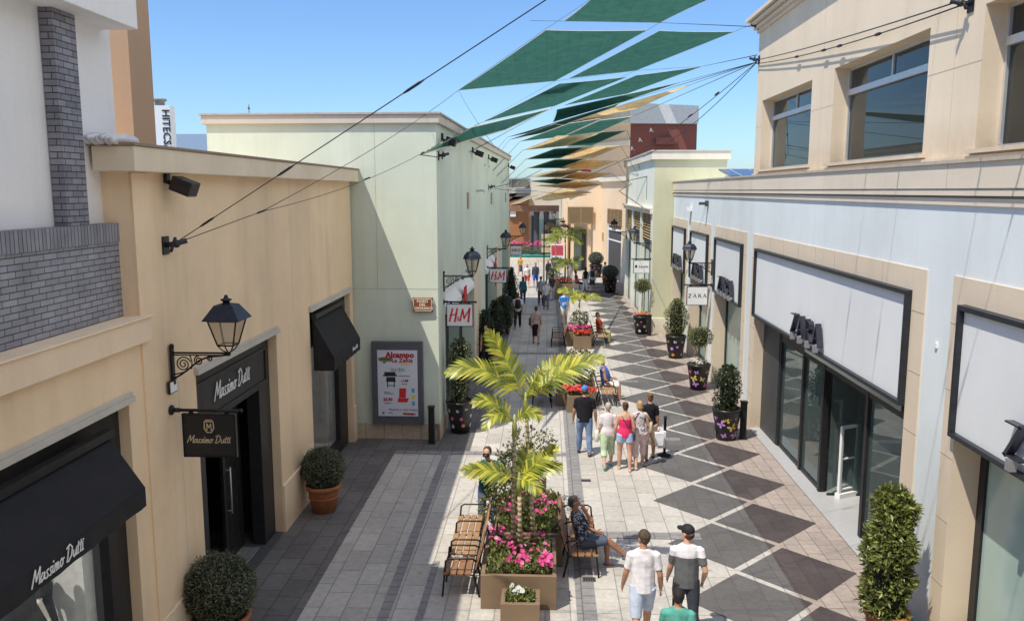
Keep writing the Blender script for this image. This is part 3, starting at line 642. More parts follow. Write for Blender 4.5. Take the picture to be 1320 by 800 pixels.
for a, b, z0, z1 in wins:
    x = UX+.36; mb = MB(); f = .06; zt = z0+(z1-z0)*.74
    mb.box(x-.05, x+.05, a, a+f, z0, z1); mb.box(x-.05, x+.05, b-f, b, z0, z1); mb.box(x-.05, x+.05, a+f, b-f, z1-f, z1); mb.box(x-.05, x+.05, a+f, b-f, z0, z0+f); mb.box(x-.08, x+.05, a+f, b-f, zt-.06, zt+.06)
    mb.box(x-.04, x+.04, (a+b)/2-.025, (a+b)/2+.025, zt+.06, z1-f)
    wf = mb.build('window', M_alu, bU)
    mb = MB(); mb.box(x-.008, x+.008, a+f, b-f, z0+f, zt-.06); mb.box(x-.008, x+.008, a+f, b-f, zt+.06, z1-f); mb.build('pane', M_glassd, wf)
    mb = MB(); mb.box(UX-.10, UX+.3, a-.12, b+.12, z0-.06, z0); mb.build('sill', M_zcorn, wf)
    mb = MB(); mb.face([(x+2.5, a-1, z0-.3), (x+2.5, b+1, z0-.3), (x+2.5, b+1, z1+.2), (x+2.5, a-1, z1+.2)]); mb.face([(x+.06, a-1, z1+.1), (x+2.5, a-1, z1+.1), (x+2.5, b+1, z1+.1), (x+.06, b+1, z1+.1)]); mb.face([(x+.06, b+.9, z0-.2), (x+2.5, b+.9, z0-.2), (x+2.5, b+.9, z1+.1), (x+.06, b+.9, z1+.1)]); mb.face([(x+.06, a-1, z0-.1), (x+2.5, a-1, z0-.1), (x+2.5, b+1, z0-.1), (x+.06, b+1, z0-.1)])
    mb.m = 1; mb.box(x+.3, x+.32, b-1.75, b-.9, zt-.6, zt-.12); mb.box(x+.3, x+.32, a+.25, a+.95, zt-.55, zt-.1)
    mb.m = 2; mb.box(x+.5, x+.55, a+.2, a+2.0, z0, z0+1.1)
    mb.m = 3; mb.box(x+.8, x+.85, a+1.2, b-.6, z0+.25, z0+.62); mb.m = 2; mb.box(x+.6, x+1.6, a+.4, b-.4, zt-.02, zt+.03)  # pink board paints in the reflection of tiled roofs opposite
    mb.build('room', [plain('room_brown', (.13, .11, .10), .8, 0, .4, 1.2), plain('poster_green', (.06, .22, .11), .7, 0, .5, 6), plain('pale_blind', (.55, .57, .62), .8), plain('painted_roof_reflection', (.28, .15, .15), .8, 0, .3, 12)], wf)
mb = MB(); mb.obox((9.0, 33.5, 7.30), (2, 0, 0), (0, 1.2, .16), (0, -.01, .03)); mb.m = 1
for k in range(-2, 3): mb.obox((9.0+k*.8, 33.5-.02, 7.335), (.02, 0, 0), (0, 1.2, .16), (0, 0, .006))
mb.m = 1; mb.box(7.2, 7.25, 32.6, 34.4, 6.99, 7.2); mb.box(10.7, 10.75, 32.6, 34.4, 6.99, 7.2)
props(mb.build('solar_panel', [plain('panel_blue', (.05, .08, .16), .2), M_alu]), 'dark blue solar panel on the flat roof beside the cream upper storey', 'solar panel')
# ------------------------------------------------------------------ pale green corner building on the right
BX, BY = 4.84, 38.27
bP = empty('pale_green_corner_building', (BX, BY, 0), 'pale yellow green building with white cornice standing past the pale blue shop', 'building')
mb = MB(); mb.wall((BX, BY), (8.1, BY), 0, 8.0); mb.build('front_wall', M_pgreen, bP)
mb = MB(); bo = [(39.2, 43.2), (43.7, 47.5), (48.0, 51.4)]
mb.wall((BX, 52), (BX, BY), 0, 8.0, [(52-b, 52-a, -.01, 5.5) for a, b in bo], .35); mb.wall((8.1, BY), (8.1, 52), 0, 8.0); mb.face([(BX, BY, 7.9), (8.1, BY, 7.9), (8.1, 52, 7.9), (BX, 52, 7.9)]); mb.build('side_wall', M_pgreen2, bP)
mb = MB(); mb.box(BX-.14, 8.22, BY-.14, 52.1, 8.0, 8.36); mb.build('cornice', M_cream, bP, bevel=.01)
mb = MB(); mb.box(BX-.18, 8.26, BY-.18, 52.14, 8.362, 8.42); mb.build('coping', M_greys, bP)
mb = MB(); mb.box(BX-.05, 8.1, BY-.05, BY+.2, 0, .75); mb.build('plinth', M_cream, bP, bevel=.01)
mb = MB(); mb.box(BX-.12, BX+.1, 38.6, 52, 5.55, 5.75); mb.box(BX-.2, BX+.1, 38.6, 52, 5.752, 5.82); mb.build('ledge', M_cream, bP)
mb = MB(); mb.box(BX, 8.1, BY-.003, BY+.02, 5.9, 5.91); mb.build('render_joint', plain('joint_olive', (.5, .5, .36), .9), bP)
for a, b in bo:
    mb = MB(); n = 9; x = BX+.12
    mb.box(x-.03, x+.03, a, a+.1, 4.2, 5.5); mb.box(x-.03, x+.03, b-.1, b, 4.2, 5.5)
    for k in range(n): mb.obox((x, (a+b)/2, 4.3+k*.135), (.035, 0, .03), (0, (b-a)/2-.1, 0), (-.004, 0, .006))
    mb.build('louvre_shutter', M_wood, bP)
    mb = MB(); x = BX+.25; mb.box(x-.04, x+.04, a, a+.12, 0, 4.2); mb.box(x-.04, x+.04, b-.12, b, 0, 4.2); mb.box(x-.04, x+.04, a+.12, b-.12, 3.7, 4.2); mb.box(x-.04, x+.04, (a+b)/2-.06, (a+b)/2+.06, 0, 3.7)
    fr = mb.build('shopfront', M_dgrey, bP); mb = MB(); mb.box(x-.01, x+.01, a+.12, b-.12, 0.1, 3.7); mb.build('pane', M_frost, fr)
# ------------------------------------------------------------------ peach building closing the street
bQ = empty('peach_end_building', (4.3, 67.5, 0), 'peach rendered building with lattice shutters closing the far end of the street', 'building')
mb = MB(); f0 = (1.3, 68.2); f1 = (4.35, 67.6); f2 = (5.65, 57.5)
mb.wall(f0, f1, 0, 7.4, [(.35, 2.45, -.01, 5.3)], .9)
ln2 = math.hypot(f2[0]-f1[0], f2[1]-f1[1])
mb.wall((f1[0], f1[1]), f2, 0, 7.3, [(2.4, 7.8, -.01, 5.25)], .5); mb.wall(f2, (5.65, 52), 0, 7.3)
mb.face([(1.3, 68.2, 7.3), (4.35, 67.6, 7.3), (5.65, 57.5, 7.25), (12, 60, 7.3), (12, 75, 7.3), (1.3, 75, 7.3)])
mb.wall((1.3, 80), (1.3, 68.2), 0, 7.4)
mb.build('wall', M_peach, bQ)
mb = MB()
for a, b in ((0, 3.1),): mb.box(1.22, 4.42, 67.5, 68.4, 7.4, 7.65)
mb.obox(((f1[0]+f2[0])/2-.02, (f1[1]+f2[1])/2, 7.45), V((f2[0]-f1[0], f2[1]-f1[1], 0))/2, (.2, .02, 0), (0, 0, .15)); mb.build('cornice', M_cream, bQ)
# lattice shutters
def lattice(mb, o, ux, w, h, n):
    o, ux = V(o), V(ux); uy = V((0, 0, 1)); t = .04
    for (x0, x1, y0, y1) in ((0, w, 0, t), (0, w, h-t, h), (0, t, t, h-t), (w-t, w, t, h-t)): mb.prism([(x0, y0), (x1, y0), (x1, y1), (x0, y1)], o, ux, uy, 0, .05)
    mb.prism([(t, t), (w-t, t), (w-t, h-t), (t, h-t)], o, ux, uy, -.02, -.012)
    for k in range(n):
        x = t+(w-2*t)*(k+.5)/n; mb.prism([(x-.014, t), (x+.014, t), (x+.014, h-t), (x-.014, h-t)], o, ux, uy, 0, .02)
        y = t+(h-2*t)*(k+.5)/n; mb.prism([(t, y-.014), (w-t, y-.014), (w-t, y+.014), (t, y+.014)], o, ux, uy, .021, .04)
for k, x in enumerate((1.72, 2.74)):
    mb = MB(); lattice(mb, (x, 67.93-.2*k, 3.95), (1, -.19, 0), .98, 1.3, 14); mb.build('lattice_shutter', M_wood, bQ)
d2 = V((f2[0]-f1[0], f2[1]-f1[1], 0)).normalized()
for k in range(4):
    p = V((f1[0], f1[1], 0))+d2*(2.45+k*1.32)+V((.05, 0, 4.1)); mb = MB(); lattice(mb, p, d2, 1.25, 1.1, 10); mb.build('lattice_shutter', M_wood, bQ)
mb = MB()
for x in (1.9, 3.3): mb.box(x, x+.28, 68.4, 68.7, 0, 3.9)
mb.build('column', M_peach, bQ)
mb = MB(); mb.box(1.6, 3.9, 70.0, 70.1, 0, 4); mb.m = 1; mb.box(1.75, 2.1, 69.8, 69.9, 0, 3.2); mb.box(2.9, 3.25, 69.8, 69.9, 0, 3.4); mb.m = 2; mb.box(2.2, 2.8, 69.85, 69.95, .2, 3); mb.build('arcade_shopfront', [M_cream, M_dgrey, M_frost], bQ)
mb = MB(); n2 = V((d2.y, -d2.x, 0)); c0 = V((f1[0], f1[1], 0))+d2*2.5+V((.12, 0, 0))
mb.obox(c0+d2*2.6+V((0, 0, 2.0)), d2*2.55, n2*.03, (0, 0, 1.95)); mb.m = 1
for q in (.12, 5.1): mb.obox(c0+d2*q+V((0, 0, 2.0))-n2*.0, d2*.12, n2*.09, (0, 0, 2.0))
mb.obox(c0+d2*2.6+V((0, 0, 3.7)), d2*2.35, n2*.08, (0, 0, .08)); mb.obox(c0+d2*2.6+V((0, 0, 2.9)), d2*2.35, n2*.07, (0, 0, .05)); mb.build('shop_door', [M_dgrey, M_wpaint], bQ)
mb = MB(); mb.obox(V((f1[0], f1[1], 3.0))+d2*.9-n2*.0, d2*.25, n2*.05, (0, 0, .3)); mb.build('wall_plaque', plain('plaque_tan', (.45, .27, .14), .7), bQ)
# ------------------------------------------------------------------ brick red tower behind
tc = V((6.8, 70.0)); tl = V((1.9, 76.0)); trr = V((12.35, 70.6))
bT = empty('brick_red_tower', (6.8, 70, 0), 'tall block with brick red front and grey metal top behind the pale green building', 'building')
mb = MB(); mb.wall(tc, trr, 0, 12.1); mb.wall(trr, (12.35, 78), 0, 12.1); mb.build('front_wall', M_red, bT)
mb = MB(); tln = (tc-tl).length; mb.wall(tl, tc, 0, 12.1, [(.5, 3.0, 7.2, 10.0)], .5); mb.build('side_wall', M_peach, bT)
mb = MB()
mb.prism([(-.12, 12.1), (5.65, 12.1), (5.65, 13.55), (-.12, 13.75)], (6.8, 69.93, 0), (.9994, .06, 0) if False else ((trr-tc).normalized().x, (trr-tc).normalized().y, 0), (0, 0, 1), 0, .09)
mb.build('metal_top', M_gmetal, bT)
mb = MB(); dd = (tc-tl).normalized(); mb.prism([(0, 12.1), (tln, 12.1), (tln, 13.75), (0, 12.5)], (tl.x-.06, tl.y-.06, 0), (dd.x, dd.y, 0), (0, 0, 1), 0, .1)
mb.prism([(0, 10.3), (tln+.05, 10.3), (tln+.05, 10.75), (0, 10.55)], (tl.x-.06, tl.y-.06, 0), (dd.x, dd.y, 0), (0, 0, 1), 0, .14); mb.build('side_parapet', M_cream, bT)
mb = MB(); mb.box(8.9, 10.6, 69.95, 70.3, 10.4, 10.95); mb.build('wall_panel', stucco('red_panel', (.22, .09, .08)), bT)
mb = MB(); dr = (trr-tc).normalized()
for x, z in ((1.75, 11.55), (.85, 10.75), (.2, 10.05)):
    mb = MB(); mb.text('A', (tc.x+dr.x*x, tc.y-.02+dr.y*x, z), (dr.x, dr.y, 0), (0, 0, 1), .5, .03, shear=-.2); mb.build('white_letter', M_wpaint, bT)
mb = MB(); P = lambda l, z, d: V((tl.x, tl.y, 0))+V((dd.x, dd.y, 0))*l+V((-dd.y, dd.x, 0))*d+V((0, 0, z))
def pan(l0, l1, z0, z1, d): mb.face([P(l0, z0, d), P(l1, z0, d), P(l1, z1, d), P(l0, z1, d)])
pan(.4, 3.1, 7.1, 10.1, .48); mb.m = 1; pan(.6, 2.9, 9.1, 9.9, .4); mb.m = 2; pan(.6, 2.9, 8.0, 8.6, .4); mb.m = 3; pan(1.9, 2.7, 9.3, 9.7, .35)
mb.build('shop_sign_recess', [M_dgrey, plain('yellow_sign', (.75, .68, .2), .6), plain('magenta_sign', (.62, .04, .12), .6), M_wpaint], bT)
# ------------------------------------------------------------------ orange building beyond the fountain
bO = empty('orange_cafe_building', (-3, 88, 0), 'orange and cream building with brown timber beam and dark columns beyond the fountain', 'building')
mb = MB(); mb.box(-9, -2.0, 88, 95, 0, 6.35); mb.build('orange_wall', M_orange, bO)
mb = MB(); mb.box(-9, 6, 95.2, 97, 0, 7.9); mb.build('cream_wall', M_cream, bO)
mb = MB(); mb.prism([(-1.0, 6.0), (1.4, 6.0), (1.4, 7.2), (-1.0, 5.6)], (-3.2, 87.9, 0), (1, 0, 0), (0, 0, 1), 0, .1); mb.box(-6, -1.75, 87.2, 88.6, 6.36, 6.9); mb.build('balcony_slab', M_greys, bO)
mb = MB()
for k in range(7): mb.box(-5.9+k*.68, -5.86+k*.68, 87.3, 87.34, 6.9, 7.9)
mb.box(-6, -1.8, 87.28, 87.36, 7.9, 7.95); mb.m = 1; mb.box(-5.9, -1.85, 87.31, 87.325, 6.95, 7.85); mb.build('balcony_railing', [M_alu, M_glassd], bO)
mb = MB(); mb.prism([(0, 0), (2.5, 0), (2.5, .9)], (-4.6, 87.6, 5.2), (1, 0, 0), (0, 0, 1), -.3, .3); mb.build('orange_gusset', M_orange, bO)
mb = MB(); mb.box(-4.6, 1.15, 83.6, 84.1, 4.55, 5.15); mb.build('timber_beam', plain('brown_beam', (.30, .15, .09), .7, 0, .2, 3), bO)
for x in (-1.0, -.02):
    mb = MB(); mb.lathe([(.34, 0), (.34, .3), (.29, .35), (.27, 4.2), (.31, 4.3), (.31, 4.52)], (x-.1, 83.9, 0), 12); mb.build('column', M_dgrey, bO)
mb = MB(); mb.box(-1.9, 1.2, 88.5, 88.6, 0, 4.6); mb.m = 1; mb.box(-1.7, -1.3, 88.35, 88.45, .2, 4); mb.box(-.2, .9, 88.3, 88.4, .4, 3.6); mb.m = 2; mb.box(-1.2, -.3, 88.35, 88.45, 0, 3.6); mb.build('cafe_front', [M_cream, M_dgrey, M_frost], bO)
mb = MB(); mb.box(-3.95, -3.35, 87.7, 87.8, 3.9, 4.9); mb.build('sign_box', M_wpaint, bO)
# fountain, rail, flower strip
mb = MB(); n = 40; R0 = 11.0; cx, cy = -1.0, 88.0
def arc(r, z, a0=R(195), a1=R(345)): return [(cx+r*math.cos(a0+(a1-a0)*k/n), cy+r*math.sin(a0+(a1-a0)*k/n), z) for k in range(n+1)]
fo = empty('fountain', (cx, cy-R0, 0), 'low round fountain basin with teal tiled steps at the end of the street', 'fountain')
def band(mb, r0, z0, r1, z1):
    a, b = arc(r0, z0), arc(r1, z1)
    for k in range(n): mb.face([a[k], a[k+1], b[k+1], b[k]])
mb = MB(); band(mb, 11.3, 0, 11.3, .42); band(mb, 11.3, .42, 10.9, .42); band(mb, 10.9, .42, 10.9, .2); mb.build('rim', M_cream, fo)
mb = MB(); band(mb, 10.9, .25, 10.2, .25); band(mb, 10.2, .25, 10.2, .62); mb.build('teal_tiles', plain('teal_tile', (.05, .22, .18), .25, 0, .3, 6), fo)
mb = MB(); band(mb, 10.2, .62, 9.6, .62); mb.build('pale_step', plain('pale_teal', (.35, .58, .52), .4, 0, .2, 5), fo)
mb = MB(); band(mb, 9.6, .62, 9.6, 1.0); band(mb, 9.6, 1.0, 9.1, 1.0); mb.build('inner_rim', plain('dark_teal', (.04, .13, .11), .4, 0, .3, 6), fo)
mb = MB()
for k in range(16):
    x = -4.5+k*.62; mb.tube([(x, 79.2, 0), (x, 79.2, 1.55)], .02, 5)
mb.tube([(-4.5, 79.2, 1.55), (4.8, 79.2, 1.55)], .03, 6); mb.tube([(-4.5, 79.2, 1.25), (4.8, 79.2, 1.25)], .015, 5); props(mb.build('railing', M_dgrey), 'dark metal railing behind the fountain', 'railing')
# timber direction board
t = empty('timber_board_rack', (.15, 76, 0), 'stack of three tan wooden boards beside the far palm', 'board rack')
for k in range(3):
    mb = MB(); mb.box(-.55, .85, 75.95, 76.05, 1.0+k*.62, 1.45+k*.62); mb.build('board', plain('tan_board', (.50, .36, .2), .7, 0, .2, 10), t, bevel=.01)
mb = MB(); mb.box(-.35, -.25, 76.05, 76.15, 0, 2.9); mb.box(.55, .65, 76.05, 76.15, 0, 2.9); mb.build('post', M_wood, t)
t = empty('advert_stand', (.85, 63, 0), 'red and white poster stand by the far palm', 'advert stand')
mb = MB(); mb.box(.25, 1.25, 62.97, 63.03, .9, 2.6); mb.build('board', M_wpaint, t); mb = MB(); mb.box(.3, 1.2, 62.955, 62.968, 1.75, 2.5); mb.box(.35, 1.15, 62.955, 62.968, 1.3, 1.5); mb.build('poster_print', plain('poster_red', (.5, .07, .1), .6, 0, .4, 5), t); mb = MB(); mb.box(.7, .8, 63.03, 63.1, 0, 2.6); mb.build('post', M_dgrey, t)
mb = MB(); mb.lathe([(.12, 0), (.12, .15), (.045, .2), (.04, 4.6), (.06, 4.62)], (0, 0, 0), 10); mb.tube([(0, 0, 4.4), (.35, 0, 4.75)], .03); o = mb.build('lamp_post', M_iron); o.location = (-.22, 55, 0); props(o, 'thin dark post standing beside the far tall palms', 'post')
# distant blocks behind the roofs
bH = empty('sign_tower', (-28, 60, 0), 'pale grey block with vertical black lettering beyond the roofs', 'building')
mb = MB(); mb.box(-31, -27.3, 60, 60.8, 0, 12.7); mb.build('block', stucco('pale_block', (.66, .70, .76), .03, .02), bH)
mb = MB(); mb.text('HITECSA', (-27.62, 59.97, 10.9), (0, 0, -1), (1, 0, 0), .78, .02, bold=.01); mb.build('lettering', M_black, bH)
mb = MB(); mb.lathe([(.35, 12.7), (.35, 13.0), (.5, 13.05), (.5, 13.2)], (-28.2, 60.4, 0), 10); mb.build('roof_vent', M_grey2, bH)
o = empty('blue_roof_block', (-30, 70, 0), 'blue grey metal clad block beyond the roofs', 'building'); mb = MB(); mb.box(-36, -28.6, 70, 76, 0, 11.35)
mb.build('cladding', plain('blue_cladding', (.28, .38, .52), .5, .1, .06), o)
mb = MB(); mb.tube([(-8.6, 24, 8.5), (-8.6, 24, 9.05)], .012, 5); mb.ball((-8.6, 24, 8.95), .035); props(mb.build('roof_antenna', M_dgrey), 'thin antenna on the green building roof', 'antenna')

# ------------------------------------------------------------------ wall lanterns
def wall_lamp(loc, rz, label, n=4, sc=1.):
    a = empty('wall_lantern', loc, label, 'lantern', rz, 'wrought iron wall lanterns'); a.scale = (sc,)*3
    k = dict(world=False)
    mb = MB(); mb.box(0, .035, -.035, .035, -.40, .08); mb.ball((.02, 0, .09), .035); mb.ball((.02, 0, -.41), .035)
    mb.tube([(0, 0, 0), (.82, 0, 0)], .014, 6); mb.tube([(0, 0, -.03), (.80, 0, -.03)], .009, 6)
    mb.tube([(.02+.8*t, 0, -.36*(1-t)**1.7-.02*math.sin(t*9)) for t in [q/14 for q in range(15)]], .013, 6)
    for cx, cz, r0, tr, ph in ((.17, -.155, .105, 2.2, .3), (.38, -.105, .065, 2.0, 1.5), (.54, -.075, .045, 1.7, .5)):
        mb.tube([(cx+r0*(1-t*.85)*math.cos(ph+t*tr*6.283), 0, cz+r0*(1-t*.85)*math.sin(ph+t*tr*6.283)) for t in [q/30 for q in range(31)]], .0095, 5)
    mb.tube([(.03, 0, -.3), (.12, 0, -.28), (.22, 0, -.25)], .009, 5); mb.tube([(.26, 0, -.02), (.29, 0, -.12), (.28, 0, -.22)], .009, 5)
    mb.build('bracket', M_iron, a, **k)
    lx = .80; off = math.pi/n
    def ringp(r, z): return [(lx+r*math.cos(off+2*math.pi*i/n), r*math.sin(off+2*math.pi*i/n), z) for i in range(n)]
    q = 1.41 if n == 4 else 1.12
    b0, b1 = ringp(.105*q, .12), ringp(.19*q, .46)
    mb = MB()
    for i in range(n):
        j = (i+1) % n; mb.tube([b0[i], b1[i]], .011, 5); mb.tube([b0[i], b0[j]], .011, 5); mb.tube([b1[i], b1[j]], .014, 5); mb.tube([(lx, 0, 0), (lx+(b0[i][0]-lx)*.6, b0[i][1]*.6, .05), b0[i]], .009, 5)
    mb.ball((lx, 0, -.01), .03); mb.build('cage', M_iron, a, **k)
    mb = MB(); o0, o1, o2, o3 = ringp(.25*q, .465), ringp(.235*q, .49), ringp(.125*q, .66), ringp(.05*q, .68)
    if n != 4: o2 = ringp(.15*q, .64); 
    rings = [o0, o1] + ([ringp(.215*q, .56)] if n != 4 else []) + [o2, o3]
    for ra, rb in zip(rings[:-1], rings[1:]):
        for i in range(n): j = (i+1) % n; mb.face([ra[i], ra[j], rb[j], rb[i]])
    mb.face(o0[::-1]); mb.lathe([(.05, .67), (.05, .71), (.075, .715), (.075, .735), (.035, .745), (.02, .79)], (lx, 0, 0), 8)
    mb.build('roof', plain('lantern_roof', (.022, .028, .045), .45, .2, .3), a, **k)
    mb = MB(); g0, g1 = ringp(.10*q, .125), ringp(.182*q, .455)
    for i in range(n): j = (i+1) % n; mb.face([g0[i], g0[j], g1[j], g1[i]])
    mb.build('glass', M_lampglass, a, **k)
    return a
def lampglass():
    m, nt, p, o = new_mat('frosted_lantern_glass'); nt.nodes.remove(p)
    tr = nt.nodes.new('ShaderNodeBsdfTransparent'); tr.inputs[0].default_value = (.92, .88, .82, 1); df = nt.nodes.new('ShaderNodeBsdfTranslucent'); df.inputs[0].default_value = (.8, .76, .7, 1)
    mx = nt.nodes.new('ShaderNodeMixShader'); mx.inputs[0].default_value = .35; L(nt, tr.outputs[0], mx.inputs[1]); L(nt, df.outputs[0], mx.inputs[2]); L(nt, mx.outputs[0], o.inputs[0]); return m
M_lampglass = lampglass()
wall_lamp((-5.075, 10.75, 4.44), 0, 'large black iron lantern on the beige wall above the black hanging board', 4)
wall_lamp((-2.83, 22.3, 4.32), grz, 'blue grey capped lantern above the nearer red and white sign', 6)
wall_lamp((-2.53, 34.5, 4.22), grz, 'dark lantern above the farther red and white sign', 6)
wall_lamp((-2.21, 47.5, 4.05), grz, 'dark lantern above the small white sign at the end of the green building', 6)
wall_lamp((5.73, 28.9, 4.13), math.pi, 'dark lantern on the pale blue wall above the white serif sign', 6)
wall_lamp((4.84, 38.75, 4.20), math.pi, 'dark lantern on the pale green corner building', 6)
wall_lamp((4.84, 50.6, 4.15), math.pi, 'dark lantern at the far end of the pale green building', 6)
wall_lamp((1.3, 67.95, 4.35), math.pi, 'small dark lantern on the corner of the peach building', 6)
# ------------------------------------------------------------------ hanging signs
def hanging_sign(loc, rz, w, h, label, letter, panel, frame, xoff=.14):
    a = empty('hanging_sign', loc, label, 'sign', rz); k = dict(world=False)
    mb = MB(); mb.lathe([(.07, 0), (.07, .02), (.03, .04)], (0, 0, 0), 10); mb.v = [(p[2], p[1], p[0]) for p in mb.v]
    mb.tube([(0, 0, 0), (xoff+w+.08, 0, 0)], .022, 8); mb.ball((xoff+w+.09, 0, 0), .03); mb.tube([(0, 0, -.0), (.12, 0, 0)], .032, 8)
    for x in (xoff+w*.15, xoff+w*.85): mb.box(x-.03, x+.03, -.012, .012, -.07, 0)
    mb.build('rod', M_iron, a, **k)
    mb = MB(); z1 = -.06; z0 = z1-h; x0, x1 = xoff, xoff+w
    mb.box(x0, x1, -.02, .02, z0, z1); b = mb.build('board', panel, a, **k)
    mb = MB(); f = .018
    mb.box(x0-f, x1+f, -.03, .03, z1, z1+f); mb.box(x0-f, x1+f, -.03, .03, z0-f, z0); mb.box(x0-f, x0, -.03, .03, z0, z1); mb.box(x1, x1+f, -.03, .03, z0, z1); mb.build('frame', frame, a, **k)
    sgn = 1 if abs(rz) < 1 else -1
    for s in (1, -1):      # lettering on both faces
        mb = MB(); ux = V((s, 0, 0)); o = V((x0+w/2, -.021*s, (z0+z1)/2)); mats = letter(mb, o, ux, V((0, 0, 1)))
        mb.build('lettering', mats, b, **k)
    return a
def l_md(mb, o, ux, uy):
    script_text(mb, 'Massimo Dutti', o+uy*-.075, ux, uy, .052, .010)
    c = o+uy*.12; mb.stroke([(-.06, .075), (-.065, -.02), (-.03, -.075), (.03, -.075), (.065, -.02), (.06, .075), (-.06, .075)], .012, c, ux, uy); mb.stroke([(-.03, -.045), (-.025, .045), (0, -.01), (.025, .045), (.03, -.045)], .011, c, ux, uy); mb.stroke([(-.045, .095), (.045, .095)], .012, c, ux, uy)
    return [M_gold]
def l_hm(mb, o, ux, uy):
    h = .16; st = [([(-1.25, 1.05), (-1.75, -1.0)], .30), ([(-.45, 1.1), (-.85, -1.1)], .30), ([(-1.7, -.05), (-.5, .15)], .17), ([(.05, -1.0), (.5, 1.0)], .26), ([(.5, 1.0), (.75, -.55)], .26), ([(.75, -.55), (1.7, 1.15)], .22), ([(1.7, 1.15), (1.45, -1.1)], .34),
        ([(-.1, -.95), (-.42, -.45), (-.25, -.2), (-.15, -.45), (-.48, -.8), (-.3, -1), (-.02, -.62)], .09)]
    for p, wd in st: mb.stroke([(x*h, y*h) for x, y in p], wd*h, o, ux, uy)
    return [M_redp]
def l_text(s, sz, **k):
    def f(mb, o, ux, uy):
        mb.text(s, o, ux, uy, sz, .004, **k); return [M_black]
    return f
def l_zara(mb, o, ux, uy): zara_text(mb, o, ux, uy, .125, .55); return [M_black]
def l_bar(mb, o, ux, uy):
    mb.text('barella', o+ux*.09+uy*.0, ux, uy, .17, .004, shear=.15); mb.prism([(-.30, -.05), (-.2, -.05), (-.2, .05), (-.30, .05)], o, ux, uy, 0, .004); mb.prism([(-.27, .055), (-.23, .055), (-.23, .09), (-.27, .09)], o, ux, uy, 0, .004); return [M_black]
hanging_sign((-5.09, 10.7, 3.66), 0, .70, .57, 'black hanging board with gold crest and handwritten gold name', l_md, M_black, M_iron, .17)
hanging_sign((-2.83, 22.3, 3.60), grz, .70, .60, 'nearer white hanging sign with slanted red letters, beside the brown street plate', l_hm, M_wpaint, M_iron, .10)
hanging_sign((-2.53, 34.5, 3.42), grz, .70, .56, 'farther white hanging sign with slanted red letters on the green building', l_hm, M_wpaint, M_iron, .12)
hanging_sign((-2.21, 47.5, 3.53), grz, .64, .50, 'small white hanging sign reading KIKO at the end of the green building', l_text('KIKO', .22, bold=.004), M_wpaint, M_iron, .1)
hanging_sign((5.73, 28.9, 3.36), math.pi, .70, .64, 'white hanging sign with spaced serif capitals on the pale blue wall', l_zara, M_wpaint, M_iron, .14)
hanging_sign((4.84, 38.75, 3.46), math.pi, .72, .60, 'white hanging sign with lower case lettering on the pale green corner building', l_bar, M_wpaint, M_iron, .08)
# small plaque, thermostat box and floodlight on the beige wall
mb = MB(); mb.box(0, .03, -.11, .11, -.085, .085); mb.m = 1; mb.box(.03, .036, -.095, .095, -.07, .07); o = mb.build('wall_plate', [M_black, M_wpaint]); o.location = (-5.076, 10.72, 3.98); props(o, 'small white plate with black rim under the big lantern', 'plate')
def flood(loc, rz, label):
    a = empty('floodlight', loc, label, 'floodlight', rz); k = dict(world=False)
    mb = MB(); mb.box(0, .05, -.05, .05, -.02, .16); mb.tube([(.03, 0, 0), (.14, 0, -.05)], .03); mb.build('bracket', M_black, a, **k)
    mb = MB(); mb.obox((.26, 0, -.06), (.13, 0, -.05), (0, .15, 0), (.035, 0, .09)); h = mb.build('housing', M_black, a, bevel=.015, **k)
    mb = MB(); mb.obox((.255, 0, -.155), (.10, 0, -.04), (0, .13, 0), (.003, 0, .008)); mb.build('lens', M_grey2, h, **k)
flood((-5.10, 10.95, 6.72), 0, 'black floodlight under the cornice of the beige building')
for l, lab in ((.9, 'first black floodlight on the green building near its corner'), (8.0, 'second black floodlight high on the green building'), (13.9, 'third black floodlight high on the green building'), (25.6, 'last black floodlight high on the green building at its far end')):
    p = GT @ V((0, l, 7.95)); flood(p, grz, lab)
# poster case on the green front wall
pc = empty('poster_case', (-3.94, 21.3, .45), 'grey framed poster case with white advertisement on the green front wall', 'poster case')
mb = MB(); mb.box(-4.62, -3.26, 21.2, 21.355, .46, 2.68); mb.build('case', plain('case_grey', (.10, .105, .125), .5), pc, bevel=.012)
mb = MB(); mb.box(-4.46, -3.40, 21.188, 21.199, .68, 2.46); po = mb.build('poster', plain('poster_paper', (.66, .68, .76), .6, 0, .03), pc)
def ptext(name, s, x, z, sz, m, **k):
    mb = MB(); mb.text(s, (x, 21.186, z), (1, 0, 0), (0, 0, 1), sz, .003, **k); return mb.build(name, m, po)
M_dred = plain('print_dark_red', (.42, .02, .04), .6); M_pgr = plain('print_green', (.10, .28, .16), .6); M_pbl = plain('print_blue', (.15, .35, .55), .6); M_pye = plain('print_yellow', (.7, .55, .08), .6); M_ink = plain('print_ink', (.03, .03, .035), .6)
ptext('print_text', 'Alcampo', -3.86, 2.33, .20, M_dred, bold=.012, space=1.05); ptext('print_text', 'La Zenia', -3.80, 2.185, .145, M_dred, bold=.006, space=1.1); ptext('print_text', 'jardín', -3.92, 1.94, .17, M_pgr)
ptext('print_text', '119€', -3.74, 1.64, .09, M_dred, bold=.004); ptext('print_text', '23,90', -4.20, 1.13, .11, M_dred, bold=.006); ptext('print_text', 'Ahorra y vive mejor', -3.80, .86, .095, M_ink); ptext('print_text', 'Alcampo', -3.64, .75, .095, M_dred, bold=.006)
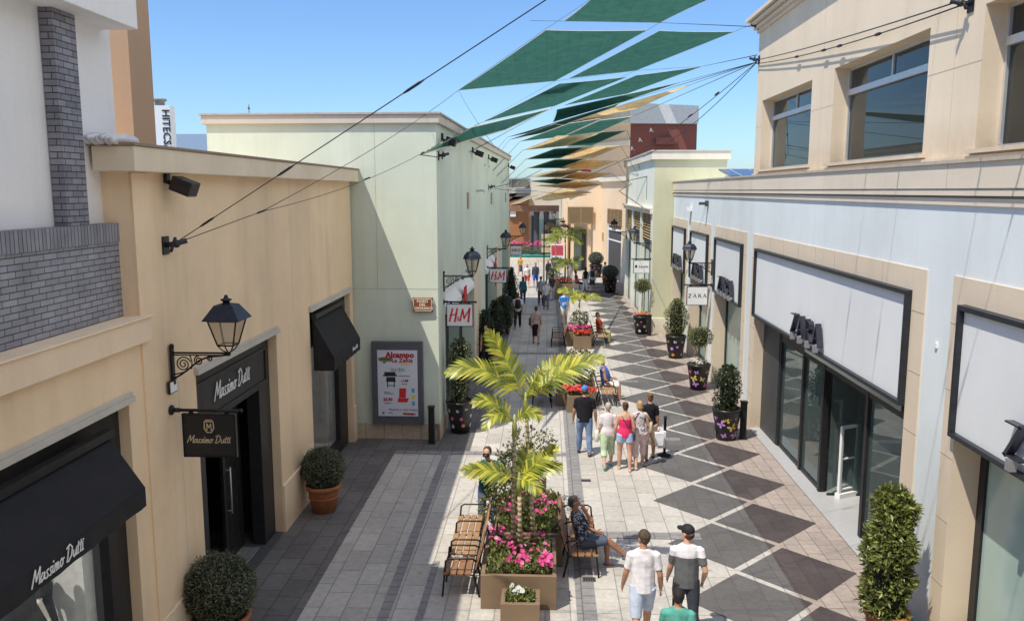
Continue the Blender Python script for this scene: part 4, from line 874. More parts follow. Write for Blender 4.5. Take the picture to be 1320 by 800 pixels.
mb = MB(); mb.prism([(-.20, .05), (-.05, .08), (.2, .06), (.18, -.04), (.02, -.05), (-.02, -.1), (-.08, -.09), (-.06, -.05), (-.18, -.03)], (-4.24, 21.187, 2.2), (1, 0, 0), (0, 0, 1), 0, .002); mb.m = 1; mb.prism([(-.14, -.005), (.13, 0), (.13, .045), (-.14, .045)], (-4.24, 21.184, 2.2), (1, 0, 0), (0, 0, 1), 0, .002); mb.m = 2; mb.box(-3.86, -3.55, 21.186, 21.1875, 2.075, 2.105)
mb.build('print_badges', [M_pgr, M_dred, M_pye], po)
mb = MB()
for px, pz, w2, h2 in ((-4.13, 1.83, .15, .045), (-4.13, 1.78, .19, .02), (-4.11, 1.69, .12, .05), (-4.11, 1.63, .13, .02)): mb.box(px-w2, px+w2, 21.186, 21.1875, pz-h2, pz+h2)
for px in (-4.2, -4.02): mb.box(px-.012, px+.012, 21.186, 21.1875, 1.46, 1.63)
mb.box(-4.2, -4.02, 21.186, 21.1875, 1.5, 1.52); mb.build('print_barbecue', M_ink, po)
mb = MB(); mb.prism([(-.1, -.02), (.08, -.02), (.09, .24), (-.09, .24)], (-3.80, 21.187, 1.2), (1, 0, 0), (0, 0, 1), 0, .002); mb.prism([(-.14, -.14), (.12, -.14), (.16, -.03), (-.12, -.025)], (-3.80, 21.187, 1.2), (1, 0, 0), (0, 0, 1), 0, .002); mb.build('print_chair', M_redp, po)
mb = MB()
for k, (z, m) in enumerate(((1.38, 0), (1.20, 1), (1.03, 0))): mb.m = m; mb.box(-3.56, -3.48, 21.186, 21.1875, z-.06, z+.06)
mb.m = 2
for z, x0, x1 in ((1.77, -3.9, -3.6), (1.55, -3.82, -3.68), (1.33, -4.3, -4.15), (1.29, -4.3, -4.05), (1.03, -4.3, -4.12), (.77, -4.2, -4.08)): mb.box(x0, x1, 21.186, 21.1875, z-.012, z+.012)
mb.box(-4.36, -4.30, 21.186, 21.1875, .73, .80); mb.build('print_details', [M_pbl, M_pye, M_grey2], po)
# street plate
sp = empty('street_name_plate', (-3.3, 21.33, 3.85), 'brown street name plate with cream border on the green wall', 'street sign')
mb = MB(); mb.box(-3.51, -2.99, 21.27, 21.31, 3.47, 3.84); pl = mb.build('plate', plain('plate_brown', (.22, .065, .04), .5, 0, .2), sp, bevel=.01)
mb = MB(); zs = ((3.495, 3.51), (3.80, 3.815)); 
for a, b in zs: mb.box(-3.48, -3.02, 21.262, 21.2695, a, b)
for a, b in ((-3.495, -3.48), (-3.02, -3.005)): mb.box(a, b, 21.262, 21.2695, 3.51, 3.80)
mb.build('border', plain('plate_cream', (.75, .65, .5), .5), pl)
mb = MB()
for s, z in (('PASEO', 3.745), ('DEL', 3.655), ('ROMORANCO', 3.565)): mb.text(s, (-3.25, 21.268, z), (1, 0, 0), (0, 0, 1), .10 if len(s) < 8 else .082, .006, bold=.003)
mb.build('lettering', MATS['plate_cream'], pl)
mb = MB()
for x in (-3.5, -3.0):
    for z in (3.48, 3.83): mb.box(x-.012, x+.012, 21.31, 21.36, z-.012, z+.012)
mb.build('spacer', M_dgrey, sp)

# ------------------------------------------------------------------ shade sails and their cables
def sailmat(name, c):
    m, nt, p, o = new_mat(name); nt.nodes.remove(p); vec = coord(nt)
    cc = ramp(nt, nz(nt, .8, 5, .65, vec), [(.3, [k*.78 for k in c]), (.7, [k*1.12 for k in c])]); wv = nt.nodes.new('ShaderNodeTexWave'); wv.inputs['Scale'].default_value = .35; wv.inputs['Distortion'].default_value = .3; L(nt, vec, wv.inputs[0]); cc = mixc(nt, 1, cc, ramp(nt, wv.outputs['Fac'], [(.0, (.90,)*3), (.06, (1,)*3)]), 'MULTIPLY')
    d = nt.nodes.new('ShaderNodeBsdfDiffuse'); t = nt.nodes.new('ShaderNodeBsdfTranslucent'); L(nt, cc, d.inputs[0]); L(nt, cc, t.inputs[0])
    mx = nt.nodes.new('ShaderNodeMixShader'); mx.inputs[0].default_value = .5; L(nt, d.outputs[0], mx.inputs[1]); L(nt, t.outputs[0], mx.inputs[2]); L(nt, mx.outputs[0], o.inputs[0]); return m
M_sg = sailmat('green_sail_cloth', (.045, .138, .112)); M_st = sailmat('tan_sail_cloth', (.88, .66, .36))
M_rope = plain('cream_sail_rope', (.62, .58, .5), .8); M_steel = plain('steel_cable', (.035, .038, .045), .45, .3, .2)
def sail(p, green, label, rope=.014):
    p = [V(q) for q in p]; c = sum(p, V())/4
    a = empty('shade_sail', c, label, 'shade sail', 0, 'green shade sails' if green else 'tan shade sails')
    n = 12; vs = []; fs = []; sg = .022*min((p[1]-p[0]).length, (p[3]-p[0]).length)
    def pt(u, v):
        q = (p[0]*(1-u)+p[1]*u)*(1-v)+(p[3]*(1-u)+p[2]*u)*v
        k = .02
        uu = u+(.5-u)*4*v*(1-v)*k; vv = v+(.5-v)*4*u*(1-u)*k
        q = (p[0]*(1-uu)+p[1]*uu)*(1-vv)+(p[3]*(1-uu)+p[2]*uu)*vv
        q.z -= sg*16*u*(1-u)*v*(1-v); q.z += sg*.5*noise.noise(V((u*5, v*4, p[0].x)))*(u*(1-u)*v*(1-v))**.5*2
        return q
    mb = MB(); vs = [pt(i/n, j/n) for j in range(n+1) for i in range(n+1)]
    mb.mesh(vs, [(j*(n+1)+i, j*(n+1)+i+1, (j+1)*(n+1)+i+1, (j+1)*(n+1)+i) for j in range(n) for i in range(n)], True)
    mb.build('cloth', M_sg if green else M_st, a)
    mb = MB(); E = [pt(i/n, 0) for i in range(n)]+[pt(1, j/n) for j in range(n)]+[pt(1-i/n, 1) for i in range(n)]+[pt(0, 1-j/n) for j in range(n+1)]
    mb.tube(E, rope, 5); mb.build('edge_rope', M_rope, a)
    mb = MB()
    for (A, B) in ((0, 1), (1, 2), (2, 3), (3, 0)):
        m = (p[A]+p[B])/2
        for t in (.03, .2, .4, .6, .8, .97):
            q = p[A]*(1-t)+p[B]*t; q2 = c+(q-c)*.985; q3 = c+(q-c)*1.03; mb.tube([q2, q3], .011, 4)
    mb.build('lashing', M_rope, a)
S = []
def sl(c, pts): S.append((c, pts))
sl(1, [(2.73, 55.86, 18.85), (10.35, 56.28, 18.87), (8.19, 63.84, 18.88), (1.11, 62.58, 18.80)])
sl(1, [(-0.21, 65.52, 18.73), (7.53, 66.15, 18.77), (0.73, 92.40, 18.39), (-8.69, 81.90, 16.22)])
sl(1, [(8.48, 66.15, 18.73), (14.37, 67.20, 18.81), (8.86, 86.52, 18.62), (2.25, 91.14, 18.50)])
sl(1, [(1.21, 93.66, 18.26), (8.20, 89.46, 18.37), (0.88, 109.20, 17.43), (-7.10, 92.40, 14.09)])
sl(1, [(9.17, 89.46, 18.54), (14.92, 84.00, 18.60), (9.47, 102.90, 18.18), (2.03, 109.20, 17.47)])
sl(1, [(-2.19, 24.00, 8.39), (0.18, 44.00, 10.83), (-1.52, 30.00, 8.75), (-3.02, 19.60, 7.44)])
sl(1, [(0.78, 75.09, 13.71), (9.54, 62.57, 14.40), (6.37, 70.56, 13.96), (0.48, 82.99, 13.27)])
sl(1, [(0.45, 77.21, 12.69), (5.54, 65.78, 13.32), (4.66, 73.97, 12.87), (-4.27, 87.69, 12.12)])
sl(1, [(-3.73, 81.99, 11.53), (0.52, 70.82, 12.14), (2.10, 72.18, 12.07), (-1.36, 77.90, 11.75)])
sl(0, [(1.79, 73.39, 12.45), (5.89, 63.05, 13.02), (9.27, 55.55, 13.43), (6.77, 65.85, 12.87)])
sl(1, [(-1.88, 57.00, 9.92), (1.18, 48.24, 10.40), (2.85, 46.39, 10.50), (0.91, 54.42, 10.06)])
sl(1, [(1.05, 57.00, 10.24), (3.03, 49.36, 10.66), (4.78, 47.83, 10.75), (3.36, 54.41, 10.39)])
sl(0, [(-1.70, 57.00, 9.33), (0.52, 49.27, 9.75), (2.80, 48.45, 9.80), (1.14, 54.30, 9.47)])
sl(1, [(1.23, 57.00, 9.62), (3.14, 49.74, 10.02), (4.56, 48.93, 10.06), (2.94, 56.87, 9.62)])
sl(1, [(-1.49, 57.00, 8.73), (0.38, 50.33, 9.10), (2.18, 49.50, 9.14), (0.75, 56.47, 8.76)])
sl(0, [(0.79, 56.96, 8.78), (2.23, 49.64, 9.18), (4.23, 49.26, 9.20), (2.96, 57.00, 8.77)])
sl(1, [(-1.38, 56.97, 8.13), (0.39, 50.69, 8.48), (2.14, 50.39, 8.49), (0.85, 57.00, 8.13)])
sl(0, [(0.83, 55.89, 8.08), (2.19, 49.72, 8.42), (4.11, 50.43, 8.38), (3.02, 57.00, 8.02)])
sl(0, [(-1.23, 56.00, 7.55), (0.62, 50.20, 7.87), (2.11, 50.22, 7.87), (0.84, 57.00, 7.49)])
sl(0, [(0.91, 54.97, 7.43), (1.81, 49.52, 7.73), (3.88, 51.17, 7.64), (2.71, 57.00, 7.32)])
sl(1, [(-1.27, 53.80, 7.23), (0.40, 51.43, 7.36), (1.88, 53.09, 7.27), (0.63, 57.00, 7.05)])
sl(0, [(0.74, 52.27, 7.05), (1.85, 49.16, 7.22), (3.32, 53.06, 7.00), (2.09, 57.00, 6.79)])
sl(0, [(-0.83, 53.24, 6.94), (0.98, 51.94, 7.01), (3.29, 52.47, 6.98), (1.70, 57.00, 6.73)])
sl(0, [(-0.53, 51.44, 6.56), (1.27, 48.66, 6.71), (2.76, 52.65, 6.50), (1.39, 57.00, 6.26)])
sl(0, [(-1.07, 57.00, 6.01), (0.36, 57.00, 6.40), (2.69, 57.00, 6.33), (0.10, 57.00, 5.94)])
sl(0, [(-2.56, 57.00, 5.65), (-1.34, 57.00, 6.22), (-0.62, 57.00, 6.33), (-1.88, 57.00, 5.79)])
ord_ = ['nearest', 'second', 'third', 'fourth', 'fifth', 'sixth', 'seventh', 'eighth', 'ninth', 'tenth', 'eleventh', 'twelfth', 'thirteenth', 'fourteenth', 'fifteenth', 'sixteenth']
cnt = {0: 0, 1: 0}
special = {9: 'largest tan shade sail, a long wedge reaching the cream corner', 0: 'green shade sail cut off by the top edge of the photo', 1: 'largest green shade sail, on the left under the topmost one', 2: 'green shade sail reaching towards the cream upper storey on the right', 5: 'long green shade sail pulled down to the corner of the green building'}
for i, (c, pts) in enumerate(S):
    lab = special.get(i) or '%s %s shade sail, counted from the top along the street' % (ord_[cnt[c]], 'green' if c else 'tan')
    cnt[c] += 1
    sail(pts, c, lab, .018 if i < 8 else .02)
def sag(a, b, s, n=12):
    a, b = V(a), V(b); return [a*(1-t)+b*t-V((0, 0, 4*s*t*(1-t))) for t in [k/n for k in range(n+1)]]
def cable(paths, label, r=.012, knots=()):
    a = empty('support_cable', paths[0][0], label, 'cable', 0, 'steel cables of the shade sails')
    mb = MB()
    for p in paths: mb.tube(p, r, 5)
    mb.build('wire_rope', M_steel, a)
    if knots:
        for q, d in knots:
            mb = MB(); d = V(d).normalized(); mb.tube([V(q)-d*.15, V(q)-d*.08, V(q)+d*.08, V(q)+d*.15], [1.5*r, 2.6*r, 2.6*r, 1.5*r], 6); mb.build('turnbuckle', M_steel, a)
Aq = V((-5.02, 10.9, 5.89))
E1 = V((6.0, 5.3, 11.5)); p1 = sag(Aq, E1, .0, 4); d1 = (E1-Aq).normalized()
cable([p1], 'steel cable rising from the beige wall bracket to the top of the picture', .0065, [(Aq+d1*.75, d1), (Aq+d1*2.3, d1), (Aq+d1*4.4, d1)])
G2 = [V(q) for q in S[1][1]]; G1 = [V(q) for q in S[0][1]]; G3 = [V(q) for q in S[2][1]]; G4 = [V(q) for q in S[3][1]]; G5 = [V(q) for q in S[4][1]]; G6 = [V(q) for q in S[5][1]]; G7 = [V(q) for q in S[6][1]]
out = lambda p, q, s: p+(p-q)*s
Kn = V((-4.60, 13.2, 6.27)); N1 = V((-2.59, 24, 9.39)); N2 = V((-.10, 30, 12.19)); N3 = V((2.65, 36, 15.07))
cable([[Aq, Kn], sag(Kn, N1, .12), [N1, N2, N3]], 'steel cable from the beige wall bracket along the left edge of the largest green sail', .0065, [(Kn, Kn-Aq)])
cable([sag(Kn, G6[3], .12)], 'thin steel cable running from the lower turnbuckle to the long green sail tip', .0055, [(Kn*.42+G6[3]*.58-V((0, 0, .1)), G6[3]-Kn)])
cable([[out(G1[3], G1[2], .35), G1[3], G1[2], V((6.0, 25.0, 11.27))]], 'steel cable across the street under the topmost green sail', .014)
cable([[G2[3], G2[2], G3[2], G5[1], V((6.05, 25.1, 10.5))], sag(G2[3], GT @ V((0, 20, 8.4)), .2)], 'steel cable across the street below the two largest green sails', .014)
cable([[out(G1[2], G2[2], .4), G1[2], G2[1], G2[2], G4[3], G6[0], G6[3], GT @ V((.05, .1, 7.45))]], 'steel cable along the middle of the sails down to the green corner', .013)
cable([[out(G3[1], G3[2], .3), G3[1], G3[2], G4[2], GT @ V((.05, 7, 7.9))]], 'steel cable along the right edge of the second pair of green sails', .013)
ZA = V((6.05, 25.05, 10.3))
tips = [('largest tan sail', S[9][1][2]), ('green sail above it', S[6][1][1]), ('narrow green sail', S[7][1][1]), ('green sail below it', S[11][1][2])]
for n, q in tips: cable([[V(q), ZA]], 'thin steel cable from the %s to the cream corner bracket' % n, .011)
K = sag(ZA-V((.02, 0, .05)), (5.95, 12.75, 9.25), .12)
cable([K, sag(ZA-V((.02, 0, -.05)), (5.95, 12.75, 9.32), .06)], 'double steel cable running along the cream upper wall', .012, [(K[4], K[5]-K[4]), (K[6], K[7]-K[6]), (K[7], K[8]-K[7]), (K[9], K[10]-K[9])])
B0 = GT @ V((.05, 9, 6.7)); dz = (ZA-B0).normalized()
cable([sag(ZA, V((3.6, 33, 8.1)), .1), sag(ZA, V((3.7, 33, 7.9)), .3), [V((3.6, 33, 8.1)), V((-.8, 52, 6.0))]], 'double steel cable slanting down from the cream corner to the far street', .012, [(ZA*.72+V((3.6, 33, 8.0))*.28, V((3.6, 33, 8))-ZA), (ZA*.5+V((3.6, 33, 7.95))*.5, V((3.6, 33, 8))-ZA), (ZA*.28+V((3.6, 33, 7.95))*.72, V((3.6, 33, 8))-ZA)])
lefts = [(S[7][1][3], 12, 7.6), (S[8][1][0], 14, 7.6), (S[10][1][0], 16, 7.5), (S[12][1][0], 18, 7.3), (S[14][1][0], 21, 7.0), (S[16][1][0], 24, 6.9), (S[18][1][0], 25.5, 6.6)]
for k, (q, l, z) in enumerate(lefts):
    cable([[V(q), GT @ V((.03, l, z))]], '%s thin sail cable tied to the green side wall, counted from its corner' % ord_[k], .012)
rights = [(S[13][1][2], (4.85, 44, 7.6)), (S[15][1][2], (4.84, 45, 7.4)), (S[17][1][2], (4.84, 49, 7.0)), (S[19][1][2], (5.6, 58, 6.9))]
for k, (q, e) in enumerate(rights): cable([[V(q), V(e)]], '%s thin sail cable tied to the right hand far buildings' % ord_[k], .012)
for k, (a_, b_, sg) in enumerate((((-5.2, 6.0, 9.2), (6.08, 10.6, 11.2), .35), ((-5.2, 7.4, 9.25), (6.08, 13.4, 11.25), .5), ((-5.2, 8.8, 9.3), (6.08, 9.0, 11.1), .6), ((-5.2, 9.6, 9.3), (6.08, 14.6, 11.2), .2), ((-5.2, 4.0, 9.2), (6.08, 8.4, 11.2), .3))):
    q = sag(a_, b_, sg); cable([q], '%s overhead cable spanning the street above the picture' % ord_[k], .006, [(q[i], q[i+1]-q[i-1]) for i in (8, 9, 10)])
def bracket(loc, dx, label):
    a = empty('cable_bracket', loc, label, 'cable bracket'); loc = V(loc); mb = MB()
    mb.box(loc.x-.01, loc.x+.02*dx, loc.y-.09, loc.y+.09, loc.z-.12, loc.z+.12); mb.build('wall_plate', M_iron, a)
    mb = MB(); mb.tube([loc, loc+V((.12*dx, .03, .02)), loc+V((.26*dx, .1, .06))], .035, 8); mb.ball(loc+V((.14*dx, .04, .02)), .055); mb.tube([loc+V((.1*dx, -.05, -.08)), loc+V((.12*dx, .06, .1))], .022, 6); mb.build('eye_bolt', M_steel, a)
bracket((-5.1, 10.83, 5.88), 1, 'dark cable bracket on the beige wall under its floodlight')
bracket((6.1, 25.0, 10.35), -1, 'cable bracket at the far corner of the cream upper storey')
bracket((6.1, 12.71, 9.27), -1, 'cable bracket between the two near windows of the cream upper storey')
bracket((6.1, 24.95, 11.27) , -1, 'cable bracket high at the far corner of the cream upper storey')
bracket(GT @ V((0, .35, 7.5)), 1, 'cable bracket at the street corner of the green building')
bracket(GT @ V((0, 14.0, 6.75)), 1, 'cable bracket halfway along the green side wall')
for l, z, q in ((14.0, 6.75, (-.3, 40, 7.6)),): cable([sag(GT @ V((.25, l, z)), q, .1), sag(GT @ V((.25, l, z-.05)), (-.5, 40, 6.6), .05)], 'short double cable from the bracket halfway along the green side wall', .012)
bb = empty('wall_bracket_frame', (4.84, 39.2, 5.6), 'triangular cable frame on the pale green corner building', 'cable frame')
mb = MB(); mb.tube([(4.84, 39.3, 5.6), (3.9, 46, 6.6), (4.84, 48.5, 7.0)], .02, 5); mb.tube([(4.84, 41, 6.2), (4.84, 41, 7.3)], .025, 5); mb.tube([(4.84, 41, 7.3), (4.2, 47, 7.1)], .018, 5); mb.build('rods', M_steel, bb)
# ------------------------------------------------------------------ plants
RND = random.Random(11)
def rv():
    while True:
        v = V((RND.uniform(-1, 1), RND.uniform(-1, 1), RND.uniform(-1, 1)))
        if .05 < v.length < 1: return v.normalized()
def leaf(mb, p, d, nrm, ln, wd):
    d = d.normalized(); s = d.cross(nrm)
    if s.length < 1e-4: s = d.orthogonal()
    s.normalize(); n = s.cross(d)
    a = p; b = p+d*ln*.45+s*wd*.5+n*wd*.12; c = p+d*ln-n*ln*.08; e = p+d*ln*.45-s*wd*.5+n*wd*.12
    mb.mesh([a, b, c, e], [(0, 1, 2), (0, 2, 3)], False)
def cloud(mb, n, sampler, ln, wd, out=.7, up=.2):
    for _ in range(n):
        p, nr = sampler(); d = (nr*out+rv()*.9+V((0, 0, up))).normalized()
        leaf(mb, p, d, (nr+rv()*.7).normalized(), ln*RND.uniform(.6, 1.3), wd*RND.uniform(.7, 1.2))
def s_ball(c, r, depth=.12, sz=1., lump=.05):
    c = V(c)
    def f():
        d = rv(); k = r*(1+lump*(noise.noise(d*3.1+c)+.6*noise.noise(d*7+c)))*(1-depth*RND.random()**2); return c+V((d.x*k, d.y*k, d.z*k*sz)), d
    return f
def s_col(c, prof, lump=.12):
    c = V(c); z0, z1 = prof[0][1], prof[-1][1]
    def f():
        z = RND.uniform(z0, z1)
        for (ra, za), (rb, zb) in zip(prof[:-1], prof[1:]):
            if za <= z <= zb: r = ra+(rb-ra)*(z-za)/max(1e-6, zb-za)
        a = RND.uniform(0, 6.2832); d = V((math.cos(a), math.sin(a), 0)); k = r*(1+lump*2*noise.noise(V((d.x*1.5, d.y*1.5, z*2.6))+c))*(1-.35*RND.random()**2)
        return c+d*k+V((0, 0, z)), (d+V((0, 0, .25*(1 if z > z1-.2 else 0))))
    return f
M_box = leafmat('boxwood_leaf', (.07, .09, .055), (.27, .29, .18), .2, .5)
M_boxp = leafmat('silver_boxwood_leaf', (.12, .14, .10), (.36, .38, .28), .2, .6)
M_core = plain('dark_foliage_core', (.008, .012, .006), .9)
M_hedge = leafmat('laurel_leaf', (.055, .085, .018), (.42, .45, .13), .3, .38)
M_dark = M_dark
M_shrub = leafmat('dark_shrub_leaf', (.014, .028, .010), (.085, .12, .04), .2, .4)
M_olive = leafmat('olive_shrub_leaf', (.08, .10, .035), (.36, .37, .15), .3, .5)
M_vari = leafmat('variegated_leaf', (.04, .055, .02), (.22, .25, .10), .2, .5, (.60, .60, .42))
M_petf = leafmat('petunia_leaf', (.07, .10, .02), (.34, .38, .12), .3, .5)
M_pink = leafmat('pink_petal', (.66, .03, .22), (.85, .16, .42), .35, .6, (.88, .40, .60))
M_redf = leafmat('red_petal', (.55, .02, .012), (.80, .09, .03), .3, .6)
M_whitef = leafmat('white_petal', (.7, .7, .66), (.85, .85, .8), .3, .6)
M_mixf = leafmat('mixed_petal', (.55, .05, .2), (.8, .5, .1), .3, .6, (.8, .75, .4))
M_stem = plain('stem_bark', (.22, .17, .11), .9, 0, .3, 20)
M_terra = plain('terracotta', (.36, .135, .06), .8, 0, .18, 7, .2, 40)
M_soil = plain('soil', (.05, .035, .025), .95, 0, .4, 20)
def pot_mesh(rt, rb, h, rim=.05, th=.03):
    mb = MB(); mb.lathe([(rb, 0), (rb+(rt-rb)*.8, h*.8-.001), (rt-.01, h-rim), (rt+.02, h-rim+.005), (rt+.02, h), (rt-th, h), (rt-th-.01, h-.06)], (0, 0, 0), 28)
    return mb
def terracotta_ball(loc, r, label, zc):
    h = zc-r*.80; t = empty('terracotta_pot', loc, label.replace('BALL', 'terracotta pot'), 'pot')
    mb = pot_mesh(r*.80, r*.55, h, .09); mb.lathe([(r*.705, h*.52), (r*.72, h*.55), (r*.705, h*.58)], (0, 0, 0), 28); mb.build('pot_body', M_terra, t, world=False)
    mb = MB(); mb.lathe([(.01, h-.06), (r*.76, h-.06), (r*.76, h-.055), (.01, h-.055)], (0, 0, 0), 20); mb.build('soil', M_soil, t, world=False)
    b = empty('boxwood_ball', V(loc)+V((0, 0, zc)), label.replace('BALL', 'clipped round boxwood bush'), 'bush')
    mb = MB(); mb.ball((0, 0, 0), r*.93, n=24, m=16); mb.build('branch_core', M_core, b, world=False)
    mb = MB(); cloud(mb, 9000, s_ball((0, 0, 0), r, .12, .95, .09), .038, .022, .8); cloud(mb, 260, s_ball((0, 0, 0), r*1.05, .05, 1, .12), .045, .022, 1.2, .3); mb.build('foliage', M_box, b, world=False)
terracotta_ball((-4.62, 16.3, 0), .43, 'BALL beside the pier between the entrance and the small awning', .93)
terracotta_ball((-4.70, 11.05, 0), .50, 'BALL cut by the bottom edge, below the black hanging board', .93)
# tall laurel column, near right
t = empty('terracotta_pot', (5.08, 11.75, 0), 'terracotta pot of the tall leafy column at the lower right edge', 'pot'); pot_mesh(.31, .25, .44, .07).build('pot_body', M_terra, t, world=False)
b = empty('laurel_column', (5.06, 11.75, .43), 'tall clipped leafy column bush by the pale blue pilaster at lower right', 'bush')
mb = MB(); prof = [(.27, 0), (.31, .25), (.31, .8), (.29, 1.3), (.23, 1.66), (.10, 1.88)]
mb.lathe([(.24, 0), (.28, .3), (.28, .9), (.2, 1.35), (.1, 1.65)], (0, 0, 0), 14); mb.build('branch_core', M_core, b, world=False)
mb = MB(); cloud(mb, 5200, s_col((0, 0, 0), prof, .30), .105, .042, .75, .35); cloud(mb, 700, s_ball((.0, 0, 1.66), .20, .4, 1, .3), .10, .04, .6, .7); mb.build('foliage', M_hedge, b, world=False)
# black pots painted with butterflies and flowers
M_potb = plain('black_pot', (.02, .02, .022), .35, 0, .2)
M_pur = plain('paint_lilac', (.50, .24, .62), .5, 0, .2); M_gol = plain('paint_gold', (.62, .45, .10), .5, 0, .2); M_pnk = plain('paint_pink', (.65, .10, .28), .5, 0, .2); M_wht = plain('paint_pale', (.62, .68, .72), .5, 0, .15); M_orr = plain('paint_orange', (.62, .18, .06), .5, 0, .2)
def on_cone(rt, rb, h, ang, z, x, y):
    """point of a flat print laid on the pot"""
    zz = z+y; r = rb+(rt-rb)*zz/h+.006; a = ang+x/r; return (r*math.cos(a), r*math.sin(a), zz)
WING = [[(0, .0), (.25, .45), (.75, .75), (1.0, .6), (.85, .15), (.35, -.05)], [(0, -.02), (.35, -.1), (.75, -.25), (.7, -.7), (.4, -.75), (.12, -.4)]]
def painted_pot(loc, label, kind, rt=.37, rb=.25, h=.85, seed=1):
    t = empty('painted_pot', loc, label, 'pot', 0, 'black painted plant pots'); rd = random.Random(seed)
    mb = MB(); mb.lathe([(rb, 0), (rb+(rt-rb)*.5, h*.5), (rt, h-.07), (rt+.015, h-.06), (rt+.015, h), (rt-.03, h), (rt-.04, h-.06)], (0, 0, 0), 32)
    def poly(pts, ang, z, s, rot, m):
        mb.m = m; c, q = math.cos(rot), math.sin(rot)
        mb.face([on_cone(rt, rb, h, ang, z, s*(x*c-y*q), s*(x*q+y*c)) for x, y in pts])
    rows = [(.18, 6, 0), (.40, 7, .5), (.62, 7, 0)]
    for z, n, o in rows:
        for k in range(n):
            ang = (k+o+rd.uniform(-.2, .2))*6.2832/n; zz = z*h/.8+rd.uniform(-.05, .05); m = rd.choice((1, 2, 2, 3, 1)); s = rd.uniform(.075, .125); rot = rd.uniform(-.6, .6)
            if kind == 'butterfly':
                for w_ in WING:
                    poly(w_, ang, zz, s, rot, m); poly([(-x, y) for x, y in w_][::-1], ang, zz, s, rot, m)
            else:
                m = rd.choice((2, 4, 4, 3, 5)) if kind == 'flower' else rd.choice((3, 5, 4, 1, 2)); s *= .62
                poly([(math.cos(i*.5236)*(1 if i % 2 else .72), math.sin(i*.5236)*(1 if i % 2 else .72)) for i in range(12)], ang, zz, s, rot, m)
                mb.m = 2 if m != 2 else 5; c2 = [on_cone(rt+.003, rb+.003, h, ang, zz, .3*s*math.cos(i), .3*s*math.sin(i)) for i in range(6)]; mb.face(c2)
    mb.build('pot_body', [M_potb, M_pur, M_gol, M_pnk, M_wht, M_orr], t, world=False)
    mb = MB(); mb.lathe([(.01, h-.06), (rt-.03, h-.06), (rt-.03, h-.05), (.01, h-.05)], (0, 0, 0), 16); mb.build('soil', M_soil, t, world=False)
    return t
def shrub(name, loc, label, prof, n, m, ln=.07, wd=.035, core=True, lump=.22, cat='bush', stem=None, group=None):
    b = empty(name, loc, label, cat, 0, group)
    if core:
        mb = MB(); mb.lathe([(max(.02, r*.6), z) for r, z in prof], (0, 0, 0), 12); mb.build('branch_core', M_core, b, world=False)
    if stem:
        mb = MB()
        for sx, sy in ((0, 0), (.02, .015), (-.018, .01)): mb.tube([(sx, sy, 0), (sx*.4, sy*.4, stem*.5), (sx*1.5, sy*1.5, stem+.1)], .018, 6)
        mb.build('stem', M_stem, b, world=False)
    mb = MB(); cloud(mb, n, s_col((0, 0, 0), prof, lump), ln, wd, .7, .3); mb.build('foliage', m, b, world=False); return b
def lollipop(loc, label, zc, r, m):
    b = empty('standard_tree', loc, label, 'small tree'); mb = MB()
    for sx, sy in ((.02, 0), (-.012, .016), (-.01, -.018)): mb.tube([(sx, sy, 0), (-sx, sy*.5, zc*.4), (sx*.6, -sy, zc*.8), (sx*2, sy*2, zc)], .017, 6)
    mb.build('trunk', M_stem, b, world=False)
    mb = MB(); mb.ball((0, 0, zc), r*.72); mb.build('branch_core', M_core, b, world=False)
    mb = MB(); cloud(mb, 1500, s_ball((0, 0, zc), r, .3, .85, .2), .065, .032, .7); mb.build('crown', m, b, world=False)
def blossoms(name, c, rx, ry, z, label, nl, nf, mf, ml=M_petf, fs=.05, cat='flowers', lift=.16):
    b = empty(name, (c[0], c[1], z), label, cat); c = V((0, 0, 0))
    def smp():
        x, y = RND.uniform(-rx, rx), RND.uniform(-ry, ry); hh = lift*(.35+.9*abs(noise.noise(V((x*4, y*4, 1.3)))))*RND.random()**.4; return V((x, y, hh)), V((x*.6, y*.6, .7)).normalized()
    mb = MB(); cloud(mb, nl, smp, .075, .04, .7, .4); mb.build('leaves', ml, b, world=False)
    mb = MB()
    centers = [(RND.uniform(-rx, rx), RND.uniform(-ry, ry)) for _ in range(max(1, nf//5))]
    for _ in range(nf):
        cx, cy = RND.choice(centers); x = max(-rx*1.05, min(rx*1.05, cx+RND.gauss(0, .06))); y = max(-ry*1.05, min(ry*1.05, cy+RND.gauss(0, .06)))
        p = V((x, y, lift*RND.uniform(.7, 1.25))); nr = (V((x*.5, y*.5-.25, .8))+rv()*.45).normalized(); u = nr.orthogonal().normalized(); w_ = nr.cross(u)
        k = 7; r = fs*RND.uniform(.75, 1.15); vs = [p-nr*r*.25]+[p+(u*math.cos(6.2832*i/k)+w_*math.sin(6.2832*i/k))*r*(1 if i % 2 else .82) for i in range(k)]
        mb.mesh(vs, [(0, 1+i, 1+(i+1) % k) for i in range(k)], False)
    mb.build('blossom', mf, b, world=False); return b
painted_pot((4.83, 21.75, 0), 'black pot with lilac and gold butterflies holding a dark upright shrub, beside a bollard', 'butterfly', .38, .25, .86, 3)
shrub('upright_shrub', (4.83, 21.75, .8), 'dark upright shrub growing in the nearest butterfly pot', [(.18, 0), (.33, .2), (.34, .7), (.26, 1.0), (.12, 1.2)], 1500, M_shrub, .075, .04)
painted_pot((5.10, 27.4, 0), 'black butterfly pot holding a ball headed small tree under the serif sign', 'butterfly', .38, .26, .88, 8)
lollipop((5.10, 27.4, .8), 'ball headed small tree in the second butterfly pot', .98, .40, M_olive)
blossoms('white_flowers', (5.10, 27.4), .26, .26, .82, 'low white flowers round the foot of the ball headed tree', 120, 60, M_whitef, fs=.04)
